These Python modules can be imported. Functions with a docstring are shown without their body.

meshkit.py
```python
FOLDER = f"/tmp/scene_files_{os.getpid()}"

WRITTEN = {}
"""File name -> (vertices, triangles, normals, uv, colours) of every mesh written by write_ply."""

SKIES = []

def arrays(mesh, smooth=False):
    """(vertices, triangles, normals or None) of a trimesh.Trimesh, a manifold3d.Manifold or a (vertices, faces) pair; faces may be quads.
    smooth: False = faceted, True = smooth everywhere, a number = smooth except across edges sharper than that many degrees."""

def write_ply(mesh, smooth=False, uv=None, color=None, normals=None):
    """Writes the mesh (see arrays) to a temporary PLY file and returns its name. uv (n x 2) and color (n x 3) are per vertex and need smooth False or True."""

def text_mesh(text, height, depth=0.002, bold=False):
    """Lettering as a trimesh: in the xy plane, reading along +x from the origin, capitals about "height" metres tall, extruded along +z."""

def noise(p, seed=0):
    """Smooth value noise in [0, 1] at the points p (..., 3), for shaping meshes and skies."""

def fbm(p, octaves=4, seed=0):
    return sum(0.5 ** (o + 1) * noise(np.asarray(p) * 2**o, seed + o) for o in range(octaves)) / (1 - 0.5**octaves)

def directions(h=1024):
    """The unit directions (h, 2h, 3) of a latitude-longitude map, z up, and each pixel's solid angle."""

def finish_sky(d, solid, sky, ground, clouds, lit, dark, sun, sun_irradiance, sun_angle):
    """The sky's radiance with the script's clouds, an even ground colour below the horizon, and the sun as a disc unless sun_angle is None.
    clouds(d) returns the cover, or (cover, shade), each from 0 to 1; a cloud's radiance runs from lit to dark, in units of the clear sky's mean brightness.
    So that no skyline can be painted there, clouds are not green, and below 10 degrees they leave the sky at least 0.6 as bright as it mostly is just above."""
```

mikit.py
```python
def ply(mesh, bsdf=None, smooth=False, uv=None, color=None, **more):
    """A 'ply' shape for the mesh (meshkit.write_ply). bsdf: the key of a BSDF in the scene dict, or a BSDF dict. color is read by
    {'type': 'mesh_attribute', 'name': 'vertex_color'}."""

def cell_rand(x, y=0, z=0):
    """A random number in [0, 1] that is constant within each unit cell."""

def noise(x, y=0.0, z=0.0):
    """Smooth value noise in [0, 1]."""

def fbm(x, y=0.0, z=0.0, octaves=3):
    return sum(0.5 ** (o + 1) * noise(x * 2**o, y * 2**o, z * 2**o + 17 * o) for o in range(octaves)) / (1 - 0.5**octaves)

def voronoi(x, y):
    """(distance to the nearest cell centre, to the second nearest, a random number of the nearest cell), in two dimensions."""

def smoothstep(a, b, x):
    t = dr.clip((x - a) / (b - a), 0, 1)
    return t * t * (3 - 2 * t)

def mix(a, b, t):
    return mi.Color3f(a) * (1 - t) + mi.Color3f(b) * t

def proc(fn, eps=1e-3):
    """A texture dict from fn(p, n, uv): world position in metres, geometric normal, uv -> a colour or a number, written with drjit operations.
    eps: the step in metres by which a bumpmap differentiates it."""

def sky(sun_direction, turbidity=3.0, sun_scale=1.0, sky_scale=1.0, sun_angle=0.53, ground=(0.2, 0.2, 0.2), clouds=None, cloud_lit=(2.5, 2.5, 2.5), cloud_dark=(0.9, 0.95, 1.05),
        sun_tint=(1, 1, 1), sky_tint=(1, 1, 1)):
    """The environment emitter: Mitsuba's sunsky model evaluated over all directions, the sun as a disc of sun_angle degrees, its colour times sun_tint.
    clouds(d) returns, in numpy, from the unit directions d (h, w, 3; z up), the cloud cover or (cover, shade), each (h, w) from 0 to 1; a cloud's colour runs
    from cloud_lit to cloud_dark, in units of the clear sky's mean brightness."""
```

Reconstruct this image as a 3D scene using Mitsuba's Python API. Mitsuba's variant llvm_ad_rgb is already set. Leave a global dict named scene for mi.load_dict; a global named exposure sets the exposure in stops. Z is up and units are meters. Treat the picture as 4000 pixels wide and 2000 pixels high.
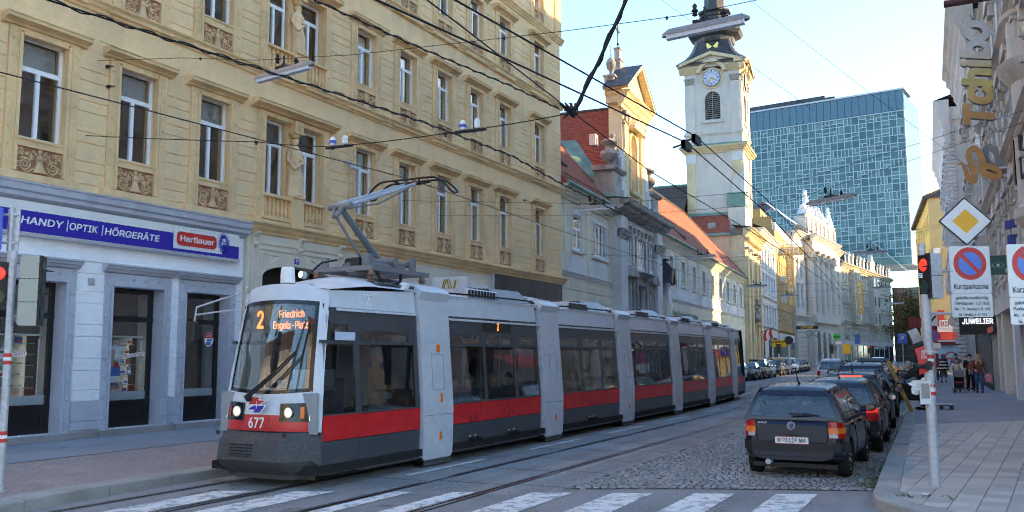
import math, random
import numpy as np, trimesh, manifold3d, shapely
from shapely.geometry import Polygon, LineString, Point, box as sbox
from shapely.ops import unary_union
from shapely import affinity
import drjit as dr, mitsuba as mi, mikit, meshkit
from mikit import proc, noise, fbm, voronoi, smoothstep, cell_rand
def _col(c): return mi.Color3f(*[float(x) for x in c]) if isinstance(c, (tuple, list)) else mi.Color3f(c)
def mix(a, b, t): return _col(a) * (1 - t) + _col(b) * t
T = mi.ScalarTransform4f
rng = np.random.default_rng(7); random.seed(7)
scene, labels = {}, {}
# ---------------------------------------------------------------- camera, sky, exposure
# world: y runs along the near facade (away from the camera), x to the right across the street, z up
PSI, PITCH, ROLL, EYE = math.radians(26.93), math.radians(6.36), 0.003, np.array([0, 0, 1.95])
_f = np.array([-math.sin(PSI), math.cos(PSI), 0]); _r = np.array([math.cos(PSI), math.sin(PSI), 0]); _u = np.array([0, 0, 1.0])
FWD = _f * math.cos(PITCH) + _u * math.sin(PITCH); _u3 = -_f * math.sin(PITCH) + _u * math.cos(PITCH)
UP = _u3 * math.cos(ROLL) + _r * math.sin(ROLL)
scene['camera'] = {'type': 'perspective', 'fov': 2 * math.degrees(math.atan(2000 / 3500)), 'fov_axis': 'x', 'near_clip': 0.2, 'far_clip': 3000.0,
                   'to_world': T().look_at(origin=EYE.tolist(), target=(EYE + FWD).tolist(), up=UP.tolist())}
SUN_AZ, SUN_EL = math.radians(60), math.radians(16)       # azimuth from +y towards +x
SUN = [math.sin(SUN_AZ) * math.cos(SUN_EL), math.cos(SUN_AZ) * math.cos(SUN_EL), math.sin(SUN_EL)]
scene['sky'] = mikit.sky(SUN, turbidity=2.4, sun_scale=0.6, sky_scale=1.0, sun_tint=(1.0, 0.93, 0.8), sky_tint=(0.90, 0.97, 1.08))
exposure = 4.4
# ---------------------------------------------------------------- materials
def mat(name, color, rough=0.7, spec=0.4, metal=0.0, **kw):
    d = {'type': 'principled', 'roughness': rough, 'specular': spec, 'metallic': metal}
    d['base_color'] = color if isinstance(color, dict) else {'type': 'rgb', 'value': list(color)}
    d.update(kw)
    scene['bsdf_' + name] = {'type': 'twosided', 'bsdf': d}
    return 'bsdf_' + name
def bump(name, fn, scale, color, rough=0.8, spec=0.3, eps=2e-3):
    d = {'type': 'principled', 'roughness': rough, 'specular': spec, 'base_color': color if isinstance(color, dict) else {'type': 'rgb', 'value': list(color)}}
    scene['bsdf_' + name] = {'type': 'twosided', 'bsdf': {'type': 'bumpmap', 'scale': scale, 'tex': proc(fn, eps), 'bsdf': d}}
    return 'bsdf_' + name
def stain(c1, c2, s=0.7, streak=1.0, lo=0.38, hi=0.70):
    """weathered plaster: soft blotches and runs of dirt"""
    def fn(p, n, uv):
        a = fbm(p.x * s + 3, p.y * s, p.z * s, 4)
        b = fbm(p.x * 3.1, p.y * 3.1, p.z * 0.35 + 9, 3)
        g = fbm(p.x * 14, p.y * 14, p.z * 14, 2)
        t = smoothstep(lo, hi, a * 0.6 + b * 0.4 * streak + (1 - streak) * 0.2)
        return mix(c1, c2, t * 0.8) * (0.92 + 0.16 * g)
    return proc(fn)
def speck(c1, c2, s=60.0, s2=1.2, amt=0.35):
    def fn(p, n, uv):
        a = noise(p.x * s, p.y * s, p.z * s); b = fbm(p.x * s2, p.y * s2, p.z * s2, 4)
        return mix(c1, c2, smoothstep(0.2, 0.8, a * amt + b * (1 - amt)))
    return proc(fn)
M_YEL = mat('yellow_plaster', stain((0.80, 0.575, 0.32), (0.66, 0.475, 0.27)), 0.85, 0.2)
M_YTR = mat('yellow_trim', stain((0.77, 0.54, 0.285), (0.58, 0.41, 0.22), 1.3), 0.8, 0.25)
M_REL = mat('relief_clay', stain((0.66, 0.46, 0.26), (0.42, 0.27, 0.15), 3.0), 0.75, 0.3)
M_STAT = mat('statue_plaster', stain((0.80, 0.58, 0.34), (0.58, 0.40, 0.22), 2.5), 0.8, 0.25)
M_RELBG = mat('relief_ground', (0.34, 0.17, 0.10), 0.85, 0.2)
M_WFR = mat('white_frame', (0.80, 0.81, 0.84), 0.35, 0.5)
M_GREYC = mat('grey_cornice', stain((0.47, 0.49, 0.56), (0.39, 0.405, 0.46), 1.0), 0.6, 0.3)
M_WHITE = mat('white_stucco', stain((0.87, 0.87, 0.88), (0.78, 0.78, 0.79), 0.6), 0.8, 0.2)
M_CREAM = mat('cream_stucco', stain((0.70, 0.63, 0.51), (0.60, 0.54, 0.44), 0.8), 0.85, 0.2)
M_CHU = mat('church_plaster', stain((0.66, 0.61, 0.46), (0.50, 0.47, 0.38), 0.5), 0.85, 0.2)
M_CHG = mat('church_grey', stain((0.60, 0.60, 0.58), (0.46, 0.46, 0.45), 0.6), 0.85, 0.2)
M_STO = mat('weathered_stone', stain((0.36, 0.345, 0.32), (0.15, 0.145, 0.14), 1.6), 0.9, 0.2)
M_TWR = mat('tower_plaster', stain((0.58, 0.535, 0.46), (0.47, 0.445, 0.40), 0.35), 0.85, 0.2)
M_TRI = mat('tower_trim', stain((0.60, 0.50, 0.30), (0.48, 0.40, 0.26), 0.8), 0.8, 0.25)
M_BLK = mat('black_wood', (0.012, 0.011, 0.012), 0.35, 0.5)
M_GRAN = mat('granite', speck((0.22, 0.21, 0.20), (0.36, 0.345, 0.33), 90), 0.75, 0.35)
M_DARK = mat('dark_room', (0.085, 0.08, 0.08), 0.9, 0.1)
M_ROOM = mat('shop_room', (0.50, 0.51, 0.50), 0.9, 0.1)
M_CURT = mat('curtain', (0.62, 0.62, 0.62), 0.95, 0.1)
M_DWIN = mat('window_dark', (0.03, 0.034, 0.04), 0.08, 0.6)
M_SLAT = mat('slate_dark', stain((0.045, 0.045, 0.05), (0.085, 0.08, 0.078), 0.8), 0.5, 0.4)
M_COP = mat('copper_green', stain((0.16, 0.27, 0.22), (0.11, 0.17, 0.14), 1.5), 0.6, 0.4)
def _tiles(c1, c2):
    def fn(p, n, uv):
        r = dr.floor(p.z / 0.17); k = cell_rand(dr.floor((p.x + p.y) / 0.22 + 0.5 * r), r, 3)
        return mix(c1, c2, k * 0.75 + 0.25 * fbm(p.x * 0.5, p.y * 0.5, p.z * 0.5, 3))
    return proc(fn)
M_TILE = mat('red_tile', _tiles((0.36, 0.085, 0.045), (0.22, 0.06, 0.04)), 0.8, 0.3)
M_TIL2 = mat('pale_red_tile', _tiles((0.40, 0.17, 0.12), (0.27, 0.13, 0.105)), 0.85, 0.25)
M_TILB = mat('brown_tile', _tiles((0.105, 0.075, 0.065), (0.06, 0.048, 0.045)), 0.85, 0.25)
M_GOLD = mat('gilding', (0.85, 0.58, 0.16), 0.3, 0.5, 0.85)
def _asph(p, n, uv):
    g = noise(p.x * 55, p.y * 55); b = fbm(p.x * .8, p.y * .8, 0, 4); t = fbm(p.x * 2.4, p.y * .12, 5, 3); o = smoothstep(.66, .78, fbm(p.x * 1.7, p.y * 1.3, 8, 3))
    c = mix((0.14, 0.14, 0.145), (0.245, 0.242, 0.238), smoothstep(.2, .8, g * .35 + b * .35 + t * .3))
    cr = dr.abs(fbm(p.x * .55, p.y * .45, 3, 5) - .5)
    return mix(c * (1 - .35 * o), (.05, .05, .05), (1 - smoothstep(.0, .004, cr)) * smoothstep(.45, .6, b) * .8)
M_ASPH = bump('asphalt', lambda p, n, uv: noise(p.x * 90, p.y * 90), 0.004, proc(_asph), 0.75, 0.4)
M_ASPG = bump('asphalt_walk', lambda p, n, uv: noise(p.x * 70, p.y * 70), 0.003, speck((0.16, 0.165, 0.185), (0.23, 0.235, 0.255), 60, 0.7, 0.4), 0.8, 0.3)
M_CONC = bump('track_concrete', lambda p, n, uv: noise(p.x * 60, p.y * 60), 0.003, proc(lambda p, n, uv: mix((0.13, 0.127, 0.125), (0.27, 0.262, 0.252), smoothstep(.25, .75, noise(p.x * 45, p.y * 45) * .3 + fbm(p.x * .6, p.y * .6, 0, 4) * .35 + fbm(p.x * 3, p.y * .1, 4, 3) * .35))), 0.8, 0.3)
M_KERB = bump('kerb_stone', lambda p, n, uv: noise(p.x * 60, p.y * 60, p.z * 60), 0.004, speck((0.19, 0.185, 0.17), (0.33, 0.32, 0.30), 70, 2.0, 0.4), 0.8, 0.3)
def _brick(p, n, uv):
    r = dr.floor(p.x / 0.105); v = p.y / 0.21 + 0.5 * (r - 2 * dr.floor(r / 2)); k = cell_rand(r, dr.floor(v), 5)
    fu = p.x / 0.105 - r; fv = v - dr.floor(v)
    edge = dr.minimum(dr.minimum(fu, 1 - fu) * 0.105, dr.minimum(fv, 1 - fv) * 0.21)
    j = smoothstep(0.002, 0.007, edge)
    g = noise(p.x * 80, p.y * 80)
    c = mix((0.20, 0.16, 0.15), (0.30, 0.245, 0.225), k * 0.6 + 0.4 * fbm(p.x * 0.9, p.y * 0.9, 0, 3)) * (0.85 + 0.3 * g)
    return mix((0.10, 0.085, 0.075), c, j)
M_BRK = mat('brick_paving', proc(_brick), 0.85, 0.25)
M_SLAB = [mat(f'paving_slab_{i}', speck(tuple(0.9 * np.array(c) * k), tuple(np.array(c) * k), 80, 1.0, 0.5), 0.85, 0.25)
          for i, (c, k) in enumerate((((0.345, 0.33, 0.30), 1.0), ((0.33, 0.32, 0.295), 0.9), ((0.365, 0.35, 0.315), 1.06)))]
M_COB = [mat(f'cobble_{i}', speck(tuple(0.8 * np.array(c)), c, 70, 3.0, 0.5), 0.6, 0.4) for i, c in enumerate(((0.24, 0.235, 0.225), (0.30, 0.295, 0.285), (0.20, 0.20, 0.20)))]
M_JOINT = mat('joint_grit', (0.055, 0.052, 0.046), 0.95, 0.1)
def _paint(p, n, uv):
    w = fbm(p.x * 9, p.y * 9, 0, 4); g = noise(p.x * 70, p.y * 70)
    return mix((0.58, 0.575, 0.56), (0.26, 0.255, 0.25), smoothstep(0.44, 0.72, w * 0.75 + g * 0.25))
M_PAINT = mat('road_paint', proc(_paint), 0.7, 0.3)
M_RAIL = mat('rail_steel', (0.42, 0.42, 0.45), 0.25, 0.5, 0.9)
M_GROOV = mat('rail_groove', (0.015, 0.014, 0.013), 0.9, 0.1)
M_GALV = mat('galvanised', speck((0.42, 0.43, 0.46), (0.55, 0.56, 0.59), 25, 2.0, 0.5), 0.45, 0.4, 0.35)
M_BLACK = mat('black_plastic', (0.014, 0.014, 0.016), 0.45, 0.4)
M_RUB = mat('rubber', (0.018, 0.018, 0.018), 0.8, 0.25)
M_WIRE = mat('wire_black', (0.012, 0.012, 0.014), 0.6, 0.3)
M_CHROME = mat('chrome', (0.75, 0.75, 0.77), 0.15, 0.5, 1.0)
M_SWHITE = mat('sign_white', (0.74, 0.74, 0.73), 0.4, 0.5)
M_SRED = mat('sign_red', (0.55, 0.035, 0.03), 0.4, 0.5)
M_SBLUE = mat('sign_blue', (0.05, 0.10, 0.52), 0.4, 0.5)
M_SYEL = mat('sign_yellow', (0.80, 0.42, 0.01), 0.4, 0.5)
M_SBLK = mat('sign_black', (0.015, 0.015, 0.015), 0.5, 0.4)
M_ROYAL = mat('shop_blue', (0.030, 0.022, 0.33), 0.35, 0.5)
M_SGREEN = mat('sign_green', (0.03, 0.48, 0.06), 0.4, 0.5)
M_WOOD = mat('yellow_wood', (0.42, 0.26, 0.09), 0.6, 0.3)
M_PAPER = mat('paper', (0.70, 0.69, 0.66), 0.7, 0.2)
def glass(name, tr=(1, 1, 1), ior=1.52):
    scene['bsdf_' + name] = {'type': 'thindielectric', 'int_ior': ior, 'specular_transmittance': {'type': 'rgb', 'value': list(tr)}}
    return 'bsdf_' + name
G_CLEAR, G_TRAM, G_WIND, G_CAR = glass('window_glass', (0.9, 0.93, 0.92), 1.75), glass('tram_glass', (0.42, 0.44, 0.45), 1.75), glass('windshield_glass', (0.85, 0.9, 0.88), 1.7), glass('car_glass', (0.34, 0.40, 0.41), 1.55)
def emit(name, rgb, k):
    return {'type': 'area', 'radiance': {'type': 'rgb', 'value': [c * k for c in rgb]}}
# ---------------------------------------------------------------- keys, meshes, frames
COUNT = {}
def numbered(name):
    n = COUNT.get(name, -1) + 1; COUNT[name] = n
    return name if n == 0 else f'{name}_{n:03d}'
def thing(name, label=None, cat=None, group=None, kind=None):
    k = numbered(name); d = {}
    if label: d['label'] = label
    if cat: d['category'] = cat
    if group: d['group'] = group
    if kind: d['kind'] = kind
    labels[k] = d
    return k
class MB:
    """collects triangles in local coordinates"""
    def __init__(s): s.v, s.f, s.n = [], [], 0
    def add(s, v, f):
        v = np.asarray(v, float); f = np.asarray(f, int)
        if f.shape[1] == 4: f = np.vstack([f[:, [0, 1, 2]], f[:, [0, 2, 3]]])
        s.v.append(v); s.f.append(f + s.n); s.n += len(v); return s
    def mesh(s, m): return s.add(np.asarray(m.vertices), np.asarray(m.faces))
    def box(s, x0, x1, y0, y1, z0, z1):
        v = [(x, y, z) for x in (x0, x1) for y in (y0, y1) for z in (z0, z1)]
        return s.add(v, [[0, 1, 3, 2], [4, 6, 7, 5], [0, 4, 5, 1], [2, 3, 7, 6], [0, 2, 6, 4], [1, 5, 7, 3]])
    def cbox(s, x0, x1, y0, y1, z0, z1, c=0.01, face='y1'):
        """box whose y1 face is chamfered by c"""
        a = [(x0, y0, z0), (x1, y0, z0), (x1, y0, z1), (x0, y0, z1)]; ym = y1 - c if y1 > y0 else y1 + c
        b = [(x0, ym, z0), (x1, ym, z0), (x1, ym, z1), (x0, ym, z1)]
        d = [(x0 + c, y1, z0 + c), (x1 - c, y1, z0 + c), (x1 - c, y1, z1 - c), (x0 + c, y1, z1 - c)]
        f = [[8, 9, 10, 11]]
        for i in range(4):
            j = (i + 1) % 4; f += [[i, j, 4 + j, 4 + i], [4 + i, 4 + j, 8 + j, 8 + i]]
        return s.add(a + b + d, f)
    def quad(s, a, b, c, d): return s.add([a, b, c, d], [[0, 1, 2, 3]])
    def tube(s, pts, r, sides=6, caps=True):
        p = np.asarray(pts, float); r = np.broadcast_to(np.asarray(r, float), (len(p),))
        t = np.gradient(p, axis=0); t /= np.linalg.norm(t, axis=1, keepdims=True) + 1e-12
        ref = np.array([0, 0, 1.0]) if abs(t[:, 2]).mean() < 0.8 else np.array([1.0, 0, 0])
        a = np.cross(t, ref); a /= np.linalg.norm(a, axis=1, keepdims=True) + 1e-12; b = np.cross(t, a)
        an = np.arange(sides) * 2 * np.pi / sides
        v = (p[:, None] + r[:, None, None] * (np.cos(an)[None, :, None] * a[:, None] + np.sin(an)[None, :, None] * b[:, None])).reshape(-1, 3)
        f = []
        for i in range(len(p) - 1):
            for j in range(sides):
                k = (j + 1) % sides; f.append([i * sides + j, i * sides + k, (i + 1) * sides + k, (i + 1) * sides + j])
        s.add(v, f)
        if caps:
            for e in (0, len(p) - 1):
                s.add(np.vstack([v[e * sides:(e + 1) * sides], p[e]]), [[j, (j + 1) % sides, sides] for j in range(sides)])
        return s
    def lathe(s, prof, cx=0, cy=0, z0=0, seg=16, a0=0, a1=2 * np.pi):
        """profile [(r, z)] turned about z"""
        full = abs(a1 - a0 - 2 * np.pi) < 1e-6; n = seg if full else seg + 1
        an = a0 + (a1 - a0) * np.arange(n) / seg; pr = np.asarray(prof, float)
        v = np.stack([cx + pr[:, 0, None] * np.cos(an), cy + pr[:, 0, None] * np.sin(an), z0 + np.broadcast_to(pr[:, 1, None], (len(pr), n))], -1).reshape(-1, 3)
        f = [[i * n + j, i * n + (j + 1) % n, (i + 1) * n + (j + 1) % n, (i + 1) * n + j] for i in range(len(pr) - 1) for j in range(seg)]
        return s.add(v, f)
    def sphere(s, c, r, sub=2, sc=(1, 1, 1)):
        m = trimesh.creation.icosphere(subdivisions=sub); return s.add(m.vertices * r * np.array(sc) + c, m.faces)
    def cyl(s, a, b, r, sides=16, r2=None):
        return s.tube([a, b], [r, r if r2 is None else r2], sides)
    def prism(s, poly, y0, y1):
        """shapely polygon in (x, z), extruded in y from y0 to y1"""
        for g in getattr(poly, 'geoms', [poly]):
            if g.is_empty or g.area < 1e-9: continue
            m = trimesh.creation.extrude_polygon(g, 1.0, engine='earcut'); v = np.asarray(m.vertices)
            s.add(np.stack([v[:, 0], y0 + v[:, 2] * (y1 - y0), v[:, 1]], -1), m.faces)
        return s
    def moulding(s, prof, x0, x1):
        """profile [(y, z)] swept along x, end caps"""
        pr = np.asarray(prof, float); n = len(pr)
        v = np.vstack([np.column_stack([np.full(n, x), pr]) for x in (x0, x1)])
        s.add(v, [[i, (i + 1) % n, n + (i + 1) % n, n + i] for i in range(n)])
        pg = trimesh.creation.triangulate_polygon(Polygon(pr), engine='earcut')
        for x in (x0, x1): s.add(np.column_stack([np.full(len(pg[0]), x), pg[0]]), pg[1])
        return s
    def arr(s): return np.vstack(s.v), np.vstack(s.f)
    def tm(s): return trimesh.Trimesh(*s.arr(), process=False)
class Frame:
    """local (u along, w outward, z up) -> world"""
    def __init__(s, o, d, n=None):
        d = np.array([d[0], d[1], 0.0]) / np.hypot(d[0], d[1]); s.o = np.array([o[0], o[1], o[2] if len(o) > 2 else 0.0])
        n = np.array([d[1], -d[0], 0]) if n is None else np.array([n[0], n[1], 0.0])
        s.m = np.column_stack([d, n, [0, 0, 1]])
    def __call__(s, v): return np.asarray(v, float) @ s.m.T + s.o
    def det(s): return np.linalg.det(s.m)
WORLD = Frame((0, 0, 0), (1, 0), (0, 1))
def orient(v, f, F):
    return F(v), (f[:, ::-1] if F.det() < 0 else f)
def put(key, mb, m, F=WORLD, smooth=False, **kw):
    v, f = mb.arr() if isinstance(mb, MB) else (np.asarray(mb.vertices), np.asarray(mb.faces))
    v, f = orient(v, f, F)
    scene[key] = mikit.ply((v, f), m, smooth=smooth, **kw)
    return key
def part(parent, name, mb, m, F=WORLD, smooth=False, label=None, **kw):
    key = numbered(parent + '__' + name)
    put(key, mb, m, F, smooth, **kw)
    if label: labels[key] = {'label': label}
    return key
def stuffpart(parent, name, mb, m, F=WORLD, smooth=False):
    k = part(parent, name, mb, m, F, smooth); labels[k] = {'kind': 'stuff'}; return k
_TXT = {}
def textm(s, h, bold=False, width=None, italic=0.0, depth=0.006):
    """lettering as MB in local (x right, y = thickness towards the reader, z up), origin at the left baseline"""
    m = meshkit.text_mesh(s, h, depth, bold); v = np.asarray(m.vertices).copy()
    v[:, 0] -= v[:, 0].min()
    v[:, 0] += italic * v[:, 1]
    w = v[:, 0].max()
    if width: v[:, 0] *= width / w; w = width
    b = MB(); b.add(np.stack([v[:, 0], v[:, 2], v[:, 1]], -1), np.asarray(m.faces)[:, ::-1]); b.w = w
    return b
def shifted(mb, du=0, dw=0, dz=0, flip=False):
    v, f = mb.arr(); v = v.copy()
    if flip: v[:, 0] *= -1
    b = MB(); b.add(v + [du, dw, dz], f[:, ::-1] if flip else f); return b
def centred(s, h, u, w, z, **k):
    t = textm(s, h, **k); return shifted(t, u - t.w / 2, w, z)
def arch(u0, u1, z0, zs, rise=None, n=12):
    """polygon of an opening with an arched head: springing at zs"""
    c = (u0 + u1) / 2; r = (u1 - u0) / 2; rise = r if rise is None else rise
    a = np.linspace(0, np.pi, n)
    return Polygon([(u0, z0), (u1, z0)] + [(c + r * math.cos(t), zs + rise * math.sin(t)) for t in a])
def wall(u0, u1, z0, z1, holes, w0, w1):
    p = sbox(u0, z0, u1, z1)
    if holes: p = p.difference(unary_union([h if not isinstance(h, tuple) else sbox(*h) for h in holes]))
    return MB().prism(p, w0, w1)
def casement(parent, F, u0, u1, z0, z1, w, fr=0.07, transom=None, mullion=True, mfr=None, mgl=None, name='window', depth=0.06, sub=True, rows=0, panes=True, label=None):
    """a window: frame with rails, panes as sub-parts; w = outer plane of the frame"""
    mfr, mgl = mfr or M_WFR, mgl or G_CLEAR
    b = MB(); d = depth
    b.box(u0, u0 + fr, w - d, w, z0, z1).box(u1 - fr, u1, w - d, w, z0, z1).box(u0 + fr, u1 - fr, w - d, w, z0, z0 + fr).box(u0 + fr, u1 - fr, w - d, w, z1 - fr, z1)
    zt = z0 + (z1 - z0) * transom if transom else z1 - fr; us = [(u0 + fr, u1 - fr)]; glz = []
    if transom:
        b.box(u0 + fr, u1 - fr, w - d, w + 0.012, zt - fr * 0.7, zt + fr * 0.7)
        glz.append((u0 + fr, u1 - fr, zt + fr * 0.7, z1 - fr)); top = zt - fr * 0.7
    else: top = z1 - fr
    c = (u0 + u1) / 2
    if mullion:
        b.box(c - fr * 0.6, c + fr * 0.6, w - d, w + 0.008, z0 + fr, top)
        glz += [(u0 + fr, c - fr * 0.6, z0 + fr, top), (c + fr * 0.6, u1 - fr, z0 + fr, top)]
    else: glz.append((u0 + fr, u1 - fr, z0 + fr, top))
    for (a0, a1, b0, b1) in glz:
        for k in range(1, rows + 1):
            zz = b0 + (b1 - b0) * k / (rows + 1); b.box(a0, a1, w - d * 0.7, w - 0.004, zz - fr * 0.22, zz + fr * 0.22)
    k = part(parent, name, b, mfr, F, label=label)
    if panes:
        for (a0, a1, b0, b1) in glz:
            part(k, 'pane', MB().quad((a0 - 0.01, w - d * 0.5, b0 - 0.01), (a1 + 0.01, w - d * 0.5, b0 - 0.01), (a1 + 0.01, w - d * 0.5, b1 + 0.01), (a0 - 0.01, w - d * 0.5, b1 + 0.01)), mgl, F)
    return k
def ring_prof(w, z, h, out, steps=3):
    """a stepped cornice profile (w, z): foot at z, height h, projection out"""
    p = [(w - 0.05, z)]
    for i in range(steps):
        o = out * (i + 1) / steps; p += [(w + o * 0.75, z + h * i / steps), (w + o, z + h * (i + 0.55) / steps), (w + o, z + h * (i + 0.8) / steps)]
    return p + [(w + out, z + h), (w - 0.05, z + h + 0.02)]
# ---------------------------------------------------------------- ground, road, tracks, pavements
def bend(y):
    """sideways drift of the street: straight, then bending left, far off bending right"""
    y = np.asarray(y, float)
    a = np.where(y < 24, 0, np.where(y < 40, -0.00225 * (y - 24) ** 2, -0.576 - 0.072 * (y - 40)))
    return a + np.where(y > 160, 0.0007 * (y - 160) ** 2, 0)
def sheet(key, poly, z, m, kind='structure'):
    pg = trimesh.creation.triangulate_polygon(poly, engine='earcut')
    mb = MB().add(np.column_stack([pg[0], np.full(len(pg[0]), z)]), pg[1])
    labels[key] = {'kind': kind}
    put(key, mb, m)
sheet('ground', sbox(-1500, -1500, 1500, 1500), -0.008, M_ASPH)
ys = np.concatenate([np.arange(-40, 24, 8), np.arange(24, 262, 6)])
def strip(xl, xr, y0, y1, n=40):
    y = np.linspace(y0, y1, n)
    return Polygon(list(zip(xl + bend(y), y)) + list(zip(xr + bend(y), y))[::-1])
KR = np.array([(-1.27, 13.2), (-1.29, 13.97), (-1.35, 15.4), (-1.48, 18.7), (-1.64, 23.6), (-1.95, 31.6), (-3.8, 76), (-5.2, 112), (-8.0, 160), (-6.0, 200), (-1.0, 262)])
KRI = np.array([(-0.95, 13.2), (-0.97, 13.97), (-1.04, 15.4), (-1.19, 19.4), (-1.35, 24), (-1.70, 33.6), (-3.5, 76), (-4.9, 112), (-7.7, 160), (-5.7, 200), (-0.7, 262)])
CORNER = [(6.0, 3.2), (3.0, 7.4), (1.2, 9.9), (0.1, 11.0), (-0.5, 11.65), (-0.95, 12.15), (-1.18, 12.6)]      # outer edge round the corner
CORNERI = [(6.0, 3.9), (3.3, 7.7), (1.5, 10.2), (0.4, 11.25), (-0.22, 11.85), (-0.66, 12.33), (-0.87, 12.7)]
road = Polygon([(-10.2, -40), (-10.2, 4)] + [(-10.6, 7.1), (-10.85, 7.6), (-10.97, 8.6), (-11.0, 10), (-11.02, 48), (-17.0, 62), (-19.6, 113), (-23.0, 160), (-20.3, 205), (-14.8, 262)]
               + [tuple(p) for p in KR[::-1]] + CORNER[::-1] + [(30, -32), (30, -40)])
sheet('road', road, 0.0, M_ASPH)
sheet('tram_track_bed', strip(-10.98, -5.44, 11.6, 255), 0.004, M_CONC)
front = Polygon([(-10.95, 9.55), (-5.44, 12.3), (-5.44, 11.5), (-10.95, 11.7)])
sheet('tram_track_bed_edge', Polygon([(-10.95, 9.4), (-5.44, 12.28), (-5.44, 11.6), (-10.95, 11.6)]) if False else Polygon([(-9.3, 10.3), (-7.75, 10.66), (-6.35, 11.3), (-5.44, 11.62), (-9.3, 11.62)]), 0.0045, M_CONC)
for i, y in enumerate(list(np.arange(12.35, 60, 1.78))):
    for x0, x1 in ((-10.4, -9.25), (-9.12, -7.72), (-7.6, -6.36), (-6.2, -5.46)):
        b = float(bend(y)); part('tram_track_bed', 'panel_joint', MB().box(x0 + b, x1 + b, y - 0.010 + 0.17 * (x0 + 7.5) * 0.6, y + 0.010 + 0.17 * (x0 + 7.5) * 0.6, 0.0045, 0.0062), M_GROOV)
# rails with their grooves
RX = [-10.5, -9.2, -7.66, -6.3]
yy = np.concatenate([np.arange(-30, 24, 6), np.arange(24, 255, 3)])
for i, x in enumerate(RX):
    k = thing('tram_rail', kind='structure')
    for nm, a0, a1, z, m in (('head', -0.035, 0.035, 0.011, M_RAIL), ('groove', 0.035, 0.085, 0.0075, M_GROOV), ('lip', 0.085, 0.105, 0.0105, M_RAIL), ('joint', -0.055, -0.035, 0.0075, M_GROOV)):
        sgn = 1 if i % 2 == 0 else -1
        xa, xb = x + sgn * a0 + bend(yy), x + sgn * a1 + bend(yy)
        v = np.vstack([np.column_stack([xa, yy, np.full(len(yy), z)]), np.column_stack([xb, yy, np.full(len(yy), z)])]); n = len(yy)
        part(k, nm, MB().add(v, [[j, j + 1, n + j + 1, n + j] for j in range(n - 1)]), m)
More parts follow.
